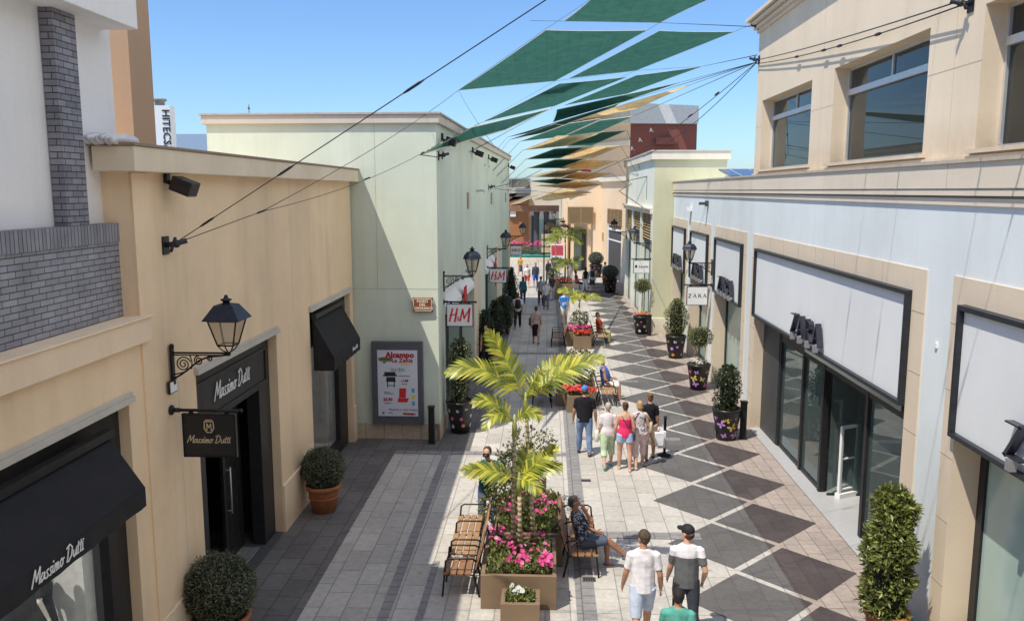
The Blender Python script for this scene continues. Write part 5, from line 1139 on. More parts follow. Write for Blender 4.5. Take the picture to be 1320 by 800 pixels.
painted_pot((5.14, 32.7, 0), 'black pot with round gold and blue flower prints holding a bushy cone', 'dots', .40, .27, .92, 5)
shrub('cone_shrub', (5.14, 32.7, .85), 'bushy pale green cone shrub in the flower print pot', [(.20, 0), (.42, .35), (.44, .8), (.30, 1.25), (.10, 1.5)], 1900, M_olive, .08, .04)
painted_pot((4.42, 38.3, 0), 'black flower print pot with red flowers at the corner of the pale green building', 'flower', .40, .28, .84, 9)
lollipop((4.42, 38.3, .8), 'slim ball headed small tree at the corner of the pale green building', 1.45, .36, M_olive)
blossoms('red_flowers', (4.42, 38.3), .32, .32, .82, 'red and pink flowers in the pot at the pale green corner', 120, 120, M_mixf, fs=.05)
painted_pot((-2.38, 22.1, 0), 'black pot with coloured flower prints in shade beside the green corner', 'flower', .38, .25, .90, 14)
shrub('variegated_shrub', (-2.38, 22.1, .85), 'cream and green variegated climbing shrub beside the poster wall corner', [(.16, 0), (.26, .25), (.25, .9), (.33, 1.25), (.30, 1.5), (.12, 1.75)], 2000, M_vari, .075, .045)
for loc, s, lab, labp in (((4.15, 54.3, 0), 1., 'grey green clipped round bush in a dark pot before the pale green building', 'dark pot with yellow flowers on its side, before the pale green building'), ((3.75, 63.8, 0), 1.1, 'grey green clipped round bush before the peach building', 'dark pot under the round bush before the peach building')):
    painted_pot(loc, labp, 'flower', .45*s, .33*s, .9*s, 21)
    b = empty('boxwood_ball', V(loc)+V((0, 0, 1.32*s)), lab, 'bush'); mb = MB(); mb.ball((0, 0, 0), .46*s, n=16, m=10); mb.build('branch_core', M_core, b, world=False)
    mb = MB(); cloud(mb, 2600, s_ball((0, 0, 0), .52*s, .1, .85, .04), .06, .035); mb.build('foliage', M_boxp, b, world=False)
blossoms('yellow_flowers', (3.78, 54.0), .12, .2, .45, 'yellow and red flowers hanging beside the dark pot', 80, 70, M_mixf, fs=.06, lift=.5)
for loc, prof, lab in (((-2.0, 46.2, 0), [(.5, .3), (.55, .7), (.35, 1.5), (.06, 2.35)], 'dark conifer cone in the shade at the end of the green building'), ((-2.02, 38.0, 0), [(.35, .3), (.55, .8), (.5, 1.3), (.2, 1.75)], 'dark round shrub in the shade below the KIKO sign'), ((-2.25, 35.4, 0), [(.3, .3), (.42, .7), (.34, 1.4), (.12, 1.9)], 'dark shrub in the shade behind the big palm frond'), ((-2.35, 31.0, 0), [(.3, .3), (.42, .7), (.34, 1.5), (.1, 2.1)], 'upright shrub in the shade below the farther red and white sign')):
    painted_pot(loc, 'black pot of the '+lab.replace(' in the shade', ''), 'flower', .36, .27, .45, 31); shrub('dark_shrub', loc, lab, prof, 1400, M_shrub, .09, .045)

# ------------------------------------------------------------------ planters
M_corten = plain('bronze_planter', (.235, .165, .105), .55, .15, .10, 2.5, .06, 80)
def planter(loc, w, d, h, label, rim=.07):
    a = empty('planter_box', loc, label, 'planter', 0, 'bronze planter boxes'); k = dict(world=False); mb = MB()
    mb.box(-w/2, w/2, -d/2, -d/2+rim, 0, h); mb.box(-w/2, w/2, d/2-rim, d/2, 0, h); mb.box(-w/2, -w/2+rim, -d/2+rim, d/2-rim, 0, h); mb.box(w/2-rim, w/2, -d/2+rim, d/2-rim, 0, h)
    mb.build('box', M_corten, a, bevel=.008, **k)
    mb = MB(); mb.box(-w/2+rim, w/2-rim, -d/2+rim, d/2-rim, h-.14, h-.08); mb.build('soil', M_soil, a, **k); return a
planter((-.425, 13.1, 0), 1.21, 1.5, .57, 'large bronze planter with pink flowers and the palm trunks')
planter((-.33, 14.9, 0), 1.26, 2.0, .60, 'bronze planter behind the palm, full of pink flowers')
planter((-.38, 11.98, 0), .60, .5, .42, 'small square bronze planter with white flowers in front of the palm planter')
planter((-.30, 16.3, 0), .62, .62, 1.0, 'tall square bronze planter with bushes behind the palm')
blossoms('pink_petunias', (-.425, 13.05), .50, .62, .50, 'bright pink petunias around the palm trunks', 2300, 135, M_pink, fs=.042, lift=.27)
blossoms('pink_petunias', (-.33, 14.95), .52, .86, .52, 'bright pink petunias in the rear planter beside the seated man', 2400, 85, M_pink, fs=.042, lift=.26)
blossoms('white_petunias', (-.38, 11.98), .21, .17, .36, 'small white petunias in the little front planter', 330, 9, M_whitef, fs=.05, lift=.15)
shrub('leafy_bush', (-.72, 14.7, .45), 'loose green bush behind the palm trunks on the bench side', [(.10, 0), (.40, .25), (.44, .6), (.25, .95)], 900, M_olive, .09, .045, core=False, lump=.4)
shrub('leafy_bush', (-.35, 16.3, .95), 'open branched bush in the tall square planter behind the palm', [(.10, 0), (.45, .2), (.58, .5), (.3, .8)], 620, M_olive, .085, .05, core=False, lump=.5, stem=.5)
shrub('leafy_bush', (-.62, 15.7, .5), 'green shrub in front of the tall square planter', [(.15, 0), (.34, .25), (.30, .8), (.1, 1.0)], 700, M_shrub, .085, .045, core=False, lump=.4)
# second and third planter groups up the street
planter((.95, 24.5, 0), .66, .6, .52, 'small bronze planter with red flowers behind the man in the blue cap'); planter((.92, 25.8, 0), 1.2, 1.7, .62, 'bronze planter holding the green bush by the man in the blue vest')
shrub('leafy_bush', (1.0, 25.5, .5), 'round green bush between two benches behind the man in the blue cap', [(.2, 0), (.55, .3), (.52, .8), (.25, 1.15)], 1100, M_olive, .10, .05, core=False, lump=.35)
blossoms('red_geraniums', (.95, 24.6), .5, .28, .48, 'red and pink flowers in the planter behind the man in the blue cap', 380, 130, leafmat('red_pink_petal', (.6, .02, .02), (.8, .1, .06), .3, .6, (.75, .15, .4)), fs=.06, lift=.2)
planter((1.50, 34.6, 0), .75, .6, .55, 'small bronze planter with orange red flowers by the man in red'); planter((1.40, 35.9, 0), 1.2, 1.8, .62, 'bronze planter with a small palm by the man in red')
blossoms('red_geraniums', (1.50, 34.6), .32, .22, .5, 'orange red geraniums in the planter by the man in red', 200, 110, M_redf, fs=.06, lift=.2)
blossoms('magenta_flowers', (1.40, 35.4), .5, .4, .55, 'magenta flowers behind the orange red geraniums', 250, 120, M_pink, fs=.06, lift=.25)
shrub('leafy_bush', (1.45, 36.3, .5), 'low green bush under the small palm by the man in red', [(.2, 0), (.4, .25), (.4, .6), (.2, .8)], 700, M_olive, .10, .05, core=False, lump=.35)
planter((.95, 51.2, 0), 1.3, 1.2, .95, 'dark bronze planter under the two far tall palms')
blossoms('red_geraniums', (.95, 51.0), .5, .4, .9, 'red and white flowers under the far tall palms', 300, 90, M_redf, fs=.07, lift=.3)
shrub('leafy_bush', (.45, 52.5, .3), 'pale flowering bush left of the far palms', [(.2, 0), (.4, .5), (.4, 1.4), (.2, 2.0)], 900, M_vari, .11, .06, core=False, lump=.4)
for k, (x, y) in enumerate(((-2.6, 78.2), (-1.2, 78.0), (.6, 78.0))):
    blossoms('pink_hedge', (x, y), .7, .3, .8, 'pink flowered strip behind the fountain, part %s from the left' % ('first', 'second', 'third')[k], 500, 90, M_pink, ml=M_olive, fs=.09, lift=.9)

# ------------------------------------------------------------------ palms
M_frond = leafmat('palm_leaflet', (.15, .20, .02), (.62, .61, .085), .30, .34, (.70, .46, .06))
M_frondg = leafmat('palm_leaflet_green', (.12, .18, .02), (.42, .46, .09), .35, .4)
M_trunk = None
def trunkmat():
    m, nt, p, o = new_mat('ringed_palm_trunk'); vec = coord(nt); w_ = nt.nodes.new('ShaderNodeTexWave'); w_.bands_direction = 'Z'; w_.inputs['Scale'].default_value = 3.4; w_.inputs['Distortion'].default_value = 1.2; L(nt, vec, w_.inputs[0])
    c = ramp(nt, w_.outputs['Fac'], [(.05, (.24, .20, .12)), (.25, (.42, .37, .25)), (1, (.50, .45, .31))]); c = mixc(nt, 1, c, ramp(nt, nz(nt, 5, 4, .6, vec), [(.3, (.6, .6, .5)), (.7, (1.1, 1.1, 1))]), 'MULTIPLY')
    L(nt, c, p.inputs['Base Color']); p.inputs['Roughness'].default_value = .8; bump(nt, p, w_.outputs['Fac'], .5, .02); return m
M_trunk = trunkmat(); M_shaft = plain('palm_crownshaft', (.30, .33, .08), .5, 0, .25, 6)
def frond(mb, base, mid, tip, n=24, ll=.42, wd=.05, seed=0, droop=.25, mbr=None):
    """rachis through three points, with leaflets on both sides"""
    rd = random.Random(seed); b, m, t = V(base), V(mid), V(tip)
    def pt(u): return b*(1-u)**2+m*2*u*(1-u)+t*u*u
    (mbr or mb).tube([pt(i/10) for i in range(11)], [.016*(1-.8*i/10) for i in range(11)], 5)
    for i in range(n):
        u = .14+.86*i/(n-1); p = pt(u); d = (pt(min(1, u+.02))-pt(u-.02)).normalized()
        side = d.cross(V((0, -.62, .78)))
        if side.length < .15: side = d.cross(V((1, 0, 0)))
        side.normalize(); up = side.cross(d)
        ln = ll*(math.sin(math.pi*(.18+.78*u))**.7)*rd.uniform(.88, 1.1)
        for s in (-1, 1):
            q = d*(.55+.45*u)+side*s*(.95-.5*u)+up*.16+V((rd.uniform(-1, 1), rd.uniform(-1, 1), rd.uniform(-1, 1)))*.07; q.normalize()
            w1 = q.cross(up); w1.normalize(); P0 = p; vs = []; k = 4
            for j in range(k+1):
                f = j/k; c = P0+q*ln*f-V((0, 0, droop*ln*f*f)); wj = wd*(.55, 1, .95, .62, .06)[j]*.5
                vs += [c-w1*wj, c+w1*wj]
            mb.mesh(vs, [(2*j, 2*j+1, 2*j+3, 2*j+2) for j in range(k)], False)
def palm(loc, label, trunks, group=None, mat=None, n=24, ll=.42, wd=.05):
    a = empty('palm_tree', loc, label, 'palm tree', 0, group); sd = 5
    for pts, r0, r1, fr in trunks:
        mb = MB(); P = [V(p) for p in pts]; mb.tube(P, [r0*1.35]+[r0+(r1-r0)*i/(len(P)-1) for i in range(1, len(P))], 10); mb.build('trunk', M_trunk, a)
        top = P[-1]; mb = MB(); mb.tube([top-V((0, 0, .28)), top-V((0, 0, .1)), top+V((0, 0, .10))], [r1*1.5, r1*1.35, r1*.5], 8); mb.build('crownshaft', M_shaft, a)
        for mid, tip in fr:
            sd += 1; mb = MB(); fl = (tip-top).length; frond(mb, top-V((0, 0, .04)), mid, tip, max(8, int(n*min(1, .45+.45*fl))), ll*min(1, .42+.42*fl), wd*min(1, .6+.3*fl), sd); mb.build('frond', mat or M_frond, a)
    return a
T1 = V((-.34, 13.3, 3.22)); T2 = V((-.52, 13.15, 2.88)); T0 = V((-.44, 13.1, 1.92))
def fr(top, *ends): return [((top*.42+V(e)*.58)+V((0, 0, h)), V(e)) for e, h in ends]
palm((-.38, 13.2, .5), 'yellow green feather palm rising from the near pink planter', [
   ([(-.19, 13.42, .5), (-.24, 13.4, 1.3), (-.30, 13.35, 2.2), T1], .042, .03, fr(T1, ((-.95, 13.35, 4.30), .10), ((-1.60, 13.2, 3.66), .48), ((.88, 13.2, 3.92), .22), ((.45, 13.9, 3.75), .3), ((-.05, 13.0, 3.72), .2))),
   ([(-.54, 13.28, .5), (-.55, 13.26, 1.3), (-.53, 13.2, 2.0), T2], .042, .03, fr(T2, ((-1.16, 13.0, 3.20), .30), ((-.98, 12.8, 2.86), .36), ((-.12, 12.95, 2.98), .24))),
   ([(-.42, 13.12, .5), (-.43, 13.1, 1.2), T0], .042, .032, fr(T0, ((-1.36, 13.0, 2.06), .14), ((.17, 13.15, 2.42), .06), ((.22, 13.1, 2.12), .12), ((-.28, 13.4, 2.40), .05), ((-.12, 12.85, 1.78), .14)))], n=24, ll=.40, wd=.046)
def small_palm(x, y, z0, zt, L_, label, n=9, seed=1, mat=None, r=.05, droop=.1):
    rd = random.Random(seed); top = V((x, y, zt)); ends = []
    for k in range(n):
        a = 6.2832*k/n+rd.uniform(-.25, .25); e = top+V((math.cos(a)*L_, math.sin(a)*L_, rd.uniform(-.35, .45)*L_)); ends.append((e, rd.uniform(.3, .5)*L_))
    palm((x, y, z0), label, [([(x, y, z0), (x+.03, y, (z0+zt)/2), top], r, r*.7, fr(top, *ends))], None, mat or M_frondg, 14, .5*L_ if L_ < 1 else .55, .07)
small_palm(1.42, 36.0, .5, 1.85, .9, 'small palm in the planter by the man in red', 6, 3, M_frond, .03)
small_palm(1.10, 51.3, .9, 3.75, 1.25, 'taller of the two far palms in the middle of the street', 9, 5)
small_palm(1.25, 51.0, .9, 2.1, .95, 'shorter far palm in the middle of the street', 8, 8)
small_palm(.55, 56.0, .0, 4.2, .9, 'thin brown headed palm beside the far tall palm', 7, 9, leafmat('dry_palm_leaflet', (.06, .035, .02), (.22, .15, .07), .3, .6), .03)

# ------------------------------------------------------------------ benches
M_slat = plain('bench_slat', (.25, .13, .065), .55, 0, .30, 9)
M_slat2 = plain('bench_slat_worn', (.33, .20, .105), .6, 0, .25, 9)
def bench(loc, rz, ln, label, name='slatted_bench', cat='bench', m=None, arms=None):
    """seat runs along local y, its back at local x = 0, facing +x"""
    a = empty(name, loc, label, cat, rz); k = dict(world=False); m = m or M_slat
    for y in (.05, ln-.05) if ln < 1.3 else (.05, ln*.5, ln-.05):
        mb = MB(); mb.tube([(.56, y, 0), (.52, y, .40), (.50, y, .62), (.44, y, .66), (.06, y, .66), (-.02, y, .62)], .016, 6); mb.tube([(-.05, y, 0), (.04, y, .38), (-.04, y, .62), (-.13, y, .92)], .018, 6); mb.tube([(.52, y, .40), (.04, y, .38)], .014, 6); mb.build('end_frame', M_iron, a, **k)
    for i in range(4):
        mb = MB(); x = .085+i*.122; mb.box(x, x+.098, -.01, ln+.01, .40, .432); mb.build('seat_slat', m, a, bevel=.006, **k)
    for i in range(3):
        z = .55+i*.125; x = -.005-i*.037; mb = MB(); mb.obox((x, ln/2, z), (.012, 0, .0), (0, ln/2+.01, 0), (-.014, 0, .05)); mb.build('back_slat', m, a, **k)
    mb = MB(); mb.tube([(.52, .05, .06), (.52, ln-.05, .06)], .012, 5) if False else mb.tube([(.04, .05, .38), (.04, ln-.05, .38)], .013, 5); mb.build('cross_rail', M_iron, a, **k)
    return a
bench((-1.13, 13.30, 0), math.pi, .62, 'single slatted seat beside the palm planter, nearest of the left seats', 'slatted_armchair', 'armchair')
bench((-1.12, 15.15, 0), math.pi, 1.72, 'long brown slatted bench on the left of the pink planters', m=M_slat2)
bench((.36, 13.45, 0), 0, 1.75, 'slatted bench on which the man in the floral shirt sits')
bench((.12, 26.2, 0), math.pi, 1.5, 'dark framed empty bench behind the big palm crown'); bench((1.62, 24.9, 0), 0, 1.5, 'slatted bench on which the man in the blue vest sits', m=M_slat2)
bench((.75, 36.0, 0), math.pi, 1.3, 'empty black framed bench in shade behind the man in the blue shirt'); bench((2.03, 34.9, 0), 0, 1.5, 'slatted bench on which the man in red sits', m=M_slat2)
bench((1.65, 54.7, 0), 0, 1.4, 'far bench beside the two tall palms')
# ------------------------------------------------------------------ bollards, rope post, gates, mannequins
def bollard(loc, label, h=1.0):
    a = empty('bollard', loc, label, 'bollard', 0, 'black square bollards'); mb = MB(); mb.box(-.075, .075, -.075, .075, .0, h-.05); mb.build('shaft', M_blackm, a, world=False, bevel=.008); mb = MB(); mb.box(-.09, .09, -.09, .09, h-.05, h); mb.build('cap', M_black, a, world=False, bevel=.01); mb = MB(); mb.box(-.095, .095, -.095, .095, 0, .035); mb.build('foot', M_black, a, world=False)
bollard((-3.02, 21.0, 0), 'black bollard in front of the green wall beside the poster case', 1.02); bollard((5.28, 21.75, 0), 'black bollard beside the nearest butterfly pot', 1.05); bollard((4.72, 37.75, 0), 'black bollard at the foot of the pale green corner building', .98)
t = empty('barrier_post', (2.98, 20.25, 0), 'black barrier post on a round foot beside the walking group', 'barrier post')
mb = MB(); mb.lathe([(.17, 0), (.17, .02), (.06, .05), (.05, .07)], (0, 0, 0), 20); mb.build('foot', M_blackm, t, world=False); mb = MB(); mb.lathe([(.034, .05), (.034, .95), (.042, .955), (.042, 1.02)], (0, 0, 0), 12); mb.build('shaft', M_blackm, t, world=False)
for x, y, lab in ((6.55, 17.55, 'white anti theft gate standing in the shop entrance'), (6.9, 15.4, 'white anti theft gate at the near side of the shop entrance')):
    a = empty('security_gate', (x, y, 0), lab, 'security gate', R(28)); k = dict(world=False); mb = MB()
    mb.box(-.28, .28, -.07, .07, .016, .12); mb.build('base', M_wpaint, a, **k); mb = MB()
    mb.box(-.27, -.20, -.03, .03, .12, 1.62); mb.box(.20, .27, -.03, .03, .12, 1.62); mb.box(-.20, .20, -.03, .03, 1.55, 1.62); mb.box(-.20, .20, -.02, .02, .86, .90); mb.box(-.20, .20, -.02, .02, .18, .22); mb.build('loop_frame', M_wpaint, a, bevel=.01, **k)
# ------------------------------------------------------------------ people
SK = {'fair': (.62, .36, .25), 'tan': (.48, .25, .155), 'brown': (.34, .165, .10), 'dark': (.20, .10, .065)}
def skinmat(k):
    n = 'skin_'+k
    if n in MATS: return MATS[n]
    m, nt, p, o = new_mat(n); c = SK[k]; vec = coord(nt)
    L(nt, ramp(nt, nz(nt, 7, 4, .6, vec), [(.3, [q*.85 for q in c]), (.7, [min(1, q*1.08) for q in c])]), p.inputs['Base Color'])
    p.inputs['Roughness'].default_value = .5; p.inputs['Subsurface Weight'].default_value = .08; p.inputs['Subsurface Radius'].default_value = (.02, .008, .004); MATS[n] = m; return m
VOX = {'near': .0095, 'mid': .014, 'far': .022}
def remesh(o, detail, k=1., smooth=3, tex=0.):
    md = o.modifiers.new('remesh', 'REMESH'); md.mode = 'VOXEL'; md.voxel_size = VOX[detail]*k; md.use_smooth_shade = True
    sm = o.modifiers.new('smooth', 'SMOOTH'); sm.factor = .5; sm.iterations = smooth
    if tex and detail != 'far':
        d = o.modifiers.new('folds', 'DISPLACE'); d.texture = FOLD; d.strength = tex; d.mid_level = .5; d.texture_coords = 'LOCAL'
FOLD = bpy.data.textures.new('cloth_folds', 'CLOUDS'); FOLD.noise_scale = .11; FOLD.noise_depth = 2
WALK = dict(rl=(20, 2, 8), ll=(-17, 2, 22), ra=(-16, 9, 16, 0), la=(18, 9, 20, 0))
WALK2 = dict(rl=(-15, 2, 20), ll=(17, 2, 6), ra=(15, 9, 20, 0), la=(-14, 9, 14, 0))
STAND = dict(rl=(3, 3, 3), ll=(-2, 3, 4), ra=(4, 8, 14, 4), la=(2, 8, 14, 4))
class Fig: pass
def person(loc, rz, label, h=1.74, fem=False, pose=STAND, skin='fair', top=('tee', None), bottom=('jeans', None), hair=('short', (.05, .035, .025)), detail='mid', shoe=(.05, .05, .055), lean=2, yaw=0, nod=0, sit=None, wide=1., group=None):
    a = empty('person', loc, label, 'person', rz, group); k = dict(world=False); F = Fig(); F.root = a; F.h = h
    if sit is not None: pz = sit+.088*h/1.74
    def ld(hf, ab, s): return V((s*math.sin(R(ab)), math.sin(R(hf)), -math.cos(R(hf)))).normalized()
    T, S_ = .243*h, .245*h
    J = {}
    for s, nm in ((1, 'rl'), (-1, 'll')):
        hf, ab, kb = pose[nm]; d1 = ld(hf, ab, s); d2 = ld(hf-kb, ab*.4, s); J[nm] = (d1, d2)
    if sit is None:
        low = min((d1*T+d2*S_).z for d1, d2 in J.values()); pz = -low+.048*h-.008*h+.0
        pz += .010*h
    hipw = .050*h*(1.06 if fem else 1)*(.5+.5*wide)
    pel = V((0, 0, pz))
    up = V((0, math.sin(R(lean)), math.cos(R(lean)))); fw = V((0, math.cos(R(lean)), -math.sin(R(lean)))); rx = V((1, 0, 0))
    q = lambda x, y, z: pel+rx*(x*h)+fw*(y*h)+up*(z*h)
    W = wide; hipf = 1.10 if fem else 1.; shf = .88 if fem else 1.; waf = .86 if fem else .96
    tor = [(-.045, .070*hipf, .055, 0), (-.01, .088*hipf, .064, 0), (.04, .088*hipf, .062, .002), (.10, .078*waf, .056, .004), (.17, .086*shf*1.03, .064, .006), (.23, .097*shf, .066, .004), (.275, .098*shf, .054, -.002), (.298, .070*shf, .044, -.006), (.318, .036, .036, -.008)]
    def torso(mb, inf, z0=-1, z1=9, flare=0.):
        R_ = []
        for z, w_, d, y in tor:
            if z0-.001 <= z <= z1+.001:
                if inf > .015: w_ = max(w_, .091) if z < .25 else w_; d = max(d, .065) if z < .22 else d
                bel = 1+(W-1)*(1.2 if .0 < z < .2 else .6)
                R_.append((q(0, y+(W-1)*.02*(1 if .03 < z < .18 else 0), z), rx*(w_*h*bel+inf+flare*max(0, -z)), fw*(d*h*bel+inf+flare*max(0, -z))))
        mb.ring(R_)
    hips = {1: pel+rx*hipw+V((0, 0, -.012*h)), -1: pel-rx*hipw+V((0, 0, -.012*h))}
    LEG = {}
    for s, nm in ((1, 'rl'), (-1, 'll')):
        d1, d2 = J[nm]; kn = hips[s]+d1*T; an = kn+d2*S_; LEG[s] = (hips[s], kn, an, d1, d2)
    ARM = {}
    for s, nm in ((1, 'ra'), (-1, 'la')):
        f, ab, eb, inn = pose[nm]; sh = q(s*.098*shf*(.6+.4*W), -.004, .262)
        d1 = (rx*(s*math.sin(R(ab)))+fw*math.sin(R(f))*math.cos(R(ab))-up*math.cos(R(f))*math.cos(R(ab))).normalized()
        d2 = (rx*(s*math.sin(R(ab*.5))-s*math.sin(R(inn)))+(fw*math.sin(R(f+eb))-up*math.cos(R(f+eb)))*math.cos(R(inn))).normalized()
        el = sh+d1*.172*h; wr = el+d2*.145*h; ARM[s] = (sh, el, wr, d1, d2)
    F.LEG, F.ARM, F.q, F.pel = LEG, ARM, q, pel
    gm = 1.06 if fem else 1.
    def leg(mb, s, inf, f0=0., f1=2., fl=0.):
        H_, K, A, d1, d2 = LEG[s]; P = [H_-d1*.02*h, H_*.65+K*.35, H_*.25+K*.75, K, K*.68+A*.32, K*.25+A*.75, A]; r = [.056*gm, .051*gm, .040, .0345, .0345, .025, .021]; u = [0, .35, .75, 1, 1.32, 1.75, 2]
        pts, rr = [], []
        for i in range(len(P)):
            if u[i] <= f1+1e-6: pts.append(P[i]); rr.append(r[i]*h*(.75+.25*W)+inf+fl*u[i])
            else:
                t = (f1-u[i-1])/(u[i]-u[i-1])
                if t > .02: pts.append(P[i-1]*(1-t)+P[i]*t); rr.append((r[i-1]*(1-t)+r[i]*t)*h*(.75+.25*W)+inf+fl*f1)
                break
        mb.tube(pts, rr, 12)
        if f1 > 1 and inf < .03: mb.ball(K, .035*h+inf*.9)
    def arm(mb, s, inf, f1=2.):
        S0, E, W_, d1, d2 = ARM[s]; P = [S0+up*.008*h, S0*.55+E*.45, E, E*.65+W_*.35, W_]; r = [.033*(1 if not fem else .9), .029, .0245, .0245, .0165]; u = [0, .45, 1, 1.35, 2]; pts, rr = [], []
        for i in range(len(P)):
            if u[i] <= f1+1e-6: pts.append(P[i]); rr.append(r[i]*h*(.8+.2*W)+inf)
            else:
                t = (f1-u[i-1])/(u[i]-u[i-1])
                if t > .02: pts.append(P[i-1]*(1-t)+P[i]*t); rr.append((r[i-1]*(1-t)+r[i]*t)*h+inf)
                break
        mb.tube(pts, rr, 10); mb.ball(S0, .029*h*(1 if not fem else .9)+inf*.8)
    def hand(mb, s):
        S0, E, W_, d1, d2 = ARM[s]; d = d2; lat = d.cross(rx*s); 
        if lat.length < .2: lat = V((0, 0, 1))
        lat = lat.normalized(); nrm = lat.cross(d).normalized()
        mb.ring([(W_-d*.005, lat*.016*h, nrm*.012*h), (W_+d*.022*h, lat*.023*h, nrm*.012*h), (W_+d*.050*h, lat*.025*h, nrm*.010*h), (W_+d*.056*h, lat*.02*h, nrm*.007*h)])
        for i, ln in enumerate((.036, .042, .040, .031)):
            b = W_+d*.050*h+lat*(.0175-.0117*i)*h; cu = -rx*s*.35
            m = b+(d+cu*.35).normalized()*ln*.5*h; t = m+(d+cu*1.3).normalized()*ln*.5*h; mb.tube([b-d*.01*h, b, m, t], [.0052*h, .0052*h, .005*h, .004*h], 7)
        b = W_+d*.014*h+lat*.018*h; m = b+(d*.6+lat*.8).normalized()*.026*h; t = m+(d*.95+lat*.2).normalized()*.022*h; mb.tube([b-lat*.01*h, b, m, t], [.0065*h, .0065*h, .006*h, .0045*h], 7)
    # head frame
    hc = q(0, .006, .402); yq, nq = R(yaw), R(nod)
    hf_ = (Matrix.Rotation(yq, 3, 'Z') @ (Matrix.Rotation(nq, 3, 'X') @ V((0, 1, 0)))); hu = (Matrix.Rotation(yq, 3, 'Z') @ (Matrix.Rotation(nq, 3, 'X') @ V((0, 0, 1)))); hr = hf_.cross(hu)
    RM = Matrix((hr, hf_, hu)).transposed(); hp = lambda x, y, z: hc+hr*(x*h)+hf_*(y*h)+hu*(z*h)
    F.hp, F.RM = hp, RM
    mb = MB(); torso(mb, -.002)
    for s in (1, -1): leg(mb, s, 0); arm(mb, s, 0); hand(mb, s)
    for s in (1, -1):      # foot
        H_, K, A, d1, d2 = LEG[s]; mb.ring([(A+V((0, -.022*h, -.018*h)), V((.018*h, 0, 0)), V((0, 0, .018*h))), (A+V((0, .02*h, -.018*h)), V((.02*h, 0, 0)), V((0, 0, .02*h))), (A+V((0, .085*h, -.026*h)), V((.024*h, 0, 0)), V((0, 0, .01*h)))])
    mb.ring([(q(0, -.010, .30), rx*.033*h, fw*.033*h), (q(0, -.004, .335), rx*.030*h, fw*.031*h), (hp(0, -.008, -.02), rx*.03*h, fw*.032*h)])
    mb.ball(hp(0, -.006, .012), .044*h, .056*h, .058*h, 16, 12, RM); mb.ball(hp(0, .014, -.026), .034*h, .038*h, .044*h, 14, 10, RM); mb.ball(hp(0, .02, -.058), .017*h, .018*h, .012*h, 8, 6, RM)
    mb.tube([hp(0, .046, .018), hp(0, .057, -.006), hp(0, .050, -.012)], [.006*h, .0085*h, .006*h], 7); mb.ball(hp(0, .046, -.030), .012*h, .007*h, .005*h, 8, 5, RM)
    for s in (1, -1): mb.ball(hp(s*.045, -.006, -.004), .006*h, .012*h, .018*h, 8, 6, RM)
    b = mb.build('body', skinmat(skin), a, **k); remesh(b, detail, 1., 2)
    if detail != 'far':
        for s in (1, -1): mb = MB(); mb.ball(hp(s*.018, .0455, .004), .0065*h, .004*h, .0045*h, 8, 5, RM); mb.build('eye', M_ink, a, **k)
    # shoes
    for s in (1, -1):
        H_, K, A, d1, d2 = LEG[s]; mb = MB(); tilt = max(-.5, min(.5, -d2.y*.9)) if sit is None else -.1; f = V((0, math.cos(tilt), math.sin(tilt)*.7)); u_ = V((0, -f.z, f.y)); A2 = A-V((0, 0, .004*h))
        mb.ring([(A2-f*.034*h-u_*.022*h, rx*.016*h, u_*.016*h), (A2-f*.018*h-u_*.019*h, rx*.024*h, u_*.024*h), (A2+f*.03*h-u_*.022*h, rx*.026*h, u_*.022*h), (A2+f*.075*h-u_*.03*h, rx*.029*h, u_*.014*h), (A2+f*.105*h-u_*.034*h, rx*.018*h, u_*.008*h)])
        mb.build('shoe', plain('shoe_%.2f_%.2f_%.2f' % tuple(shoe), shoe, .6), a, **k)
    # clothes
    kind, m = bottom; mb = MB()
    if kind in ('jeans', 'shorts', 'short shorts', 'capri', 'trousers'):
        torso(mb, .010, -.05, .045); f1 = {'jeans': 1.96, 'trousers': 1.96, 'shorts': 1.0, 'short shorts': .45, 'capri': 1.42}[kind]
        for s in (1, -1): leg(mb, s, .011 if kind != 'trousers' else .02, 0, f1, .012 if kind in ('shorts', 'capri', 'short shorts') else .004)
        o = mb.build('shorts' if 'short' in kind else 'trousers', m, a, **k); remesh(o, detail, 1.15, 4, .008)
    elif kind == 'skirt':
        kl = (LEG[1][1]+LEG[-1][1])/2; mb.ring([(q(0, 0, .06), rx*.082*h, fw*.06*h), (q(0, 0, -.0), rx*.104*h, fw*.078*h), (q(0, 0, -.06), rx*.108*h, fw*.085*h), (pel*.35+kl*.65, rx*.104*h, V((0, .088*h, 0))), (kl-V((0, 0, .06*h)), rx*.10*h, V((0, .092*h, 0)))]); o = mb.build('skirt', m, a, **k); remesh(o, detail, 1.15, 4, .010)
    kind, m = top; mb = MB()
    if kind != 'none':
        torso(mb, .017 if not fem else .012, -.05, .318 if kind != 'strap' else .235, .10)
        if kind == 'strap':
            for s in (1, -1): mb.tube([q(s*.05, .055, .22), q(s*.055, .02, .305), q(s*.05, -.055, .22)], .012, 6)
        elif kind == 'vest':
            for s in (1, -1): mb.ball(q(s*.075, -.002, .27), .035*h)
        else:
            f1 = {'tee': .72, 'long': 1.9, 'short': .5}[kind]
            for s in (1, -1): arm(mb, s, .014 if kind != 'long' else .009, f1)
        o = mb.build('shirt', m, a, **k); remesh(o, detail, 1.15, 4, .010)
    style, hcol = hair; hm = plain('hair_%.2f_%.2f_%.2f' % tuple(hcol), hcol, .75, 0, .35, 30, .3, 90); mb = MB()
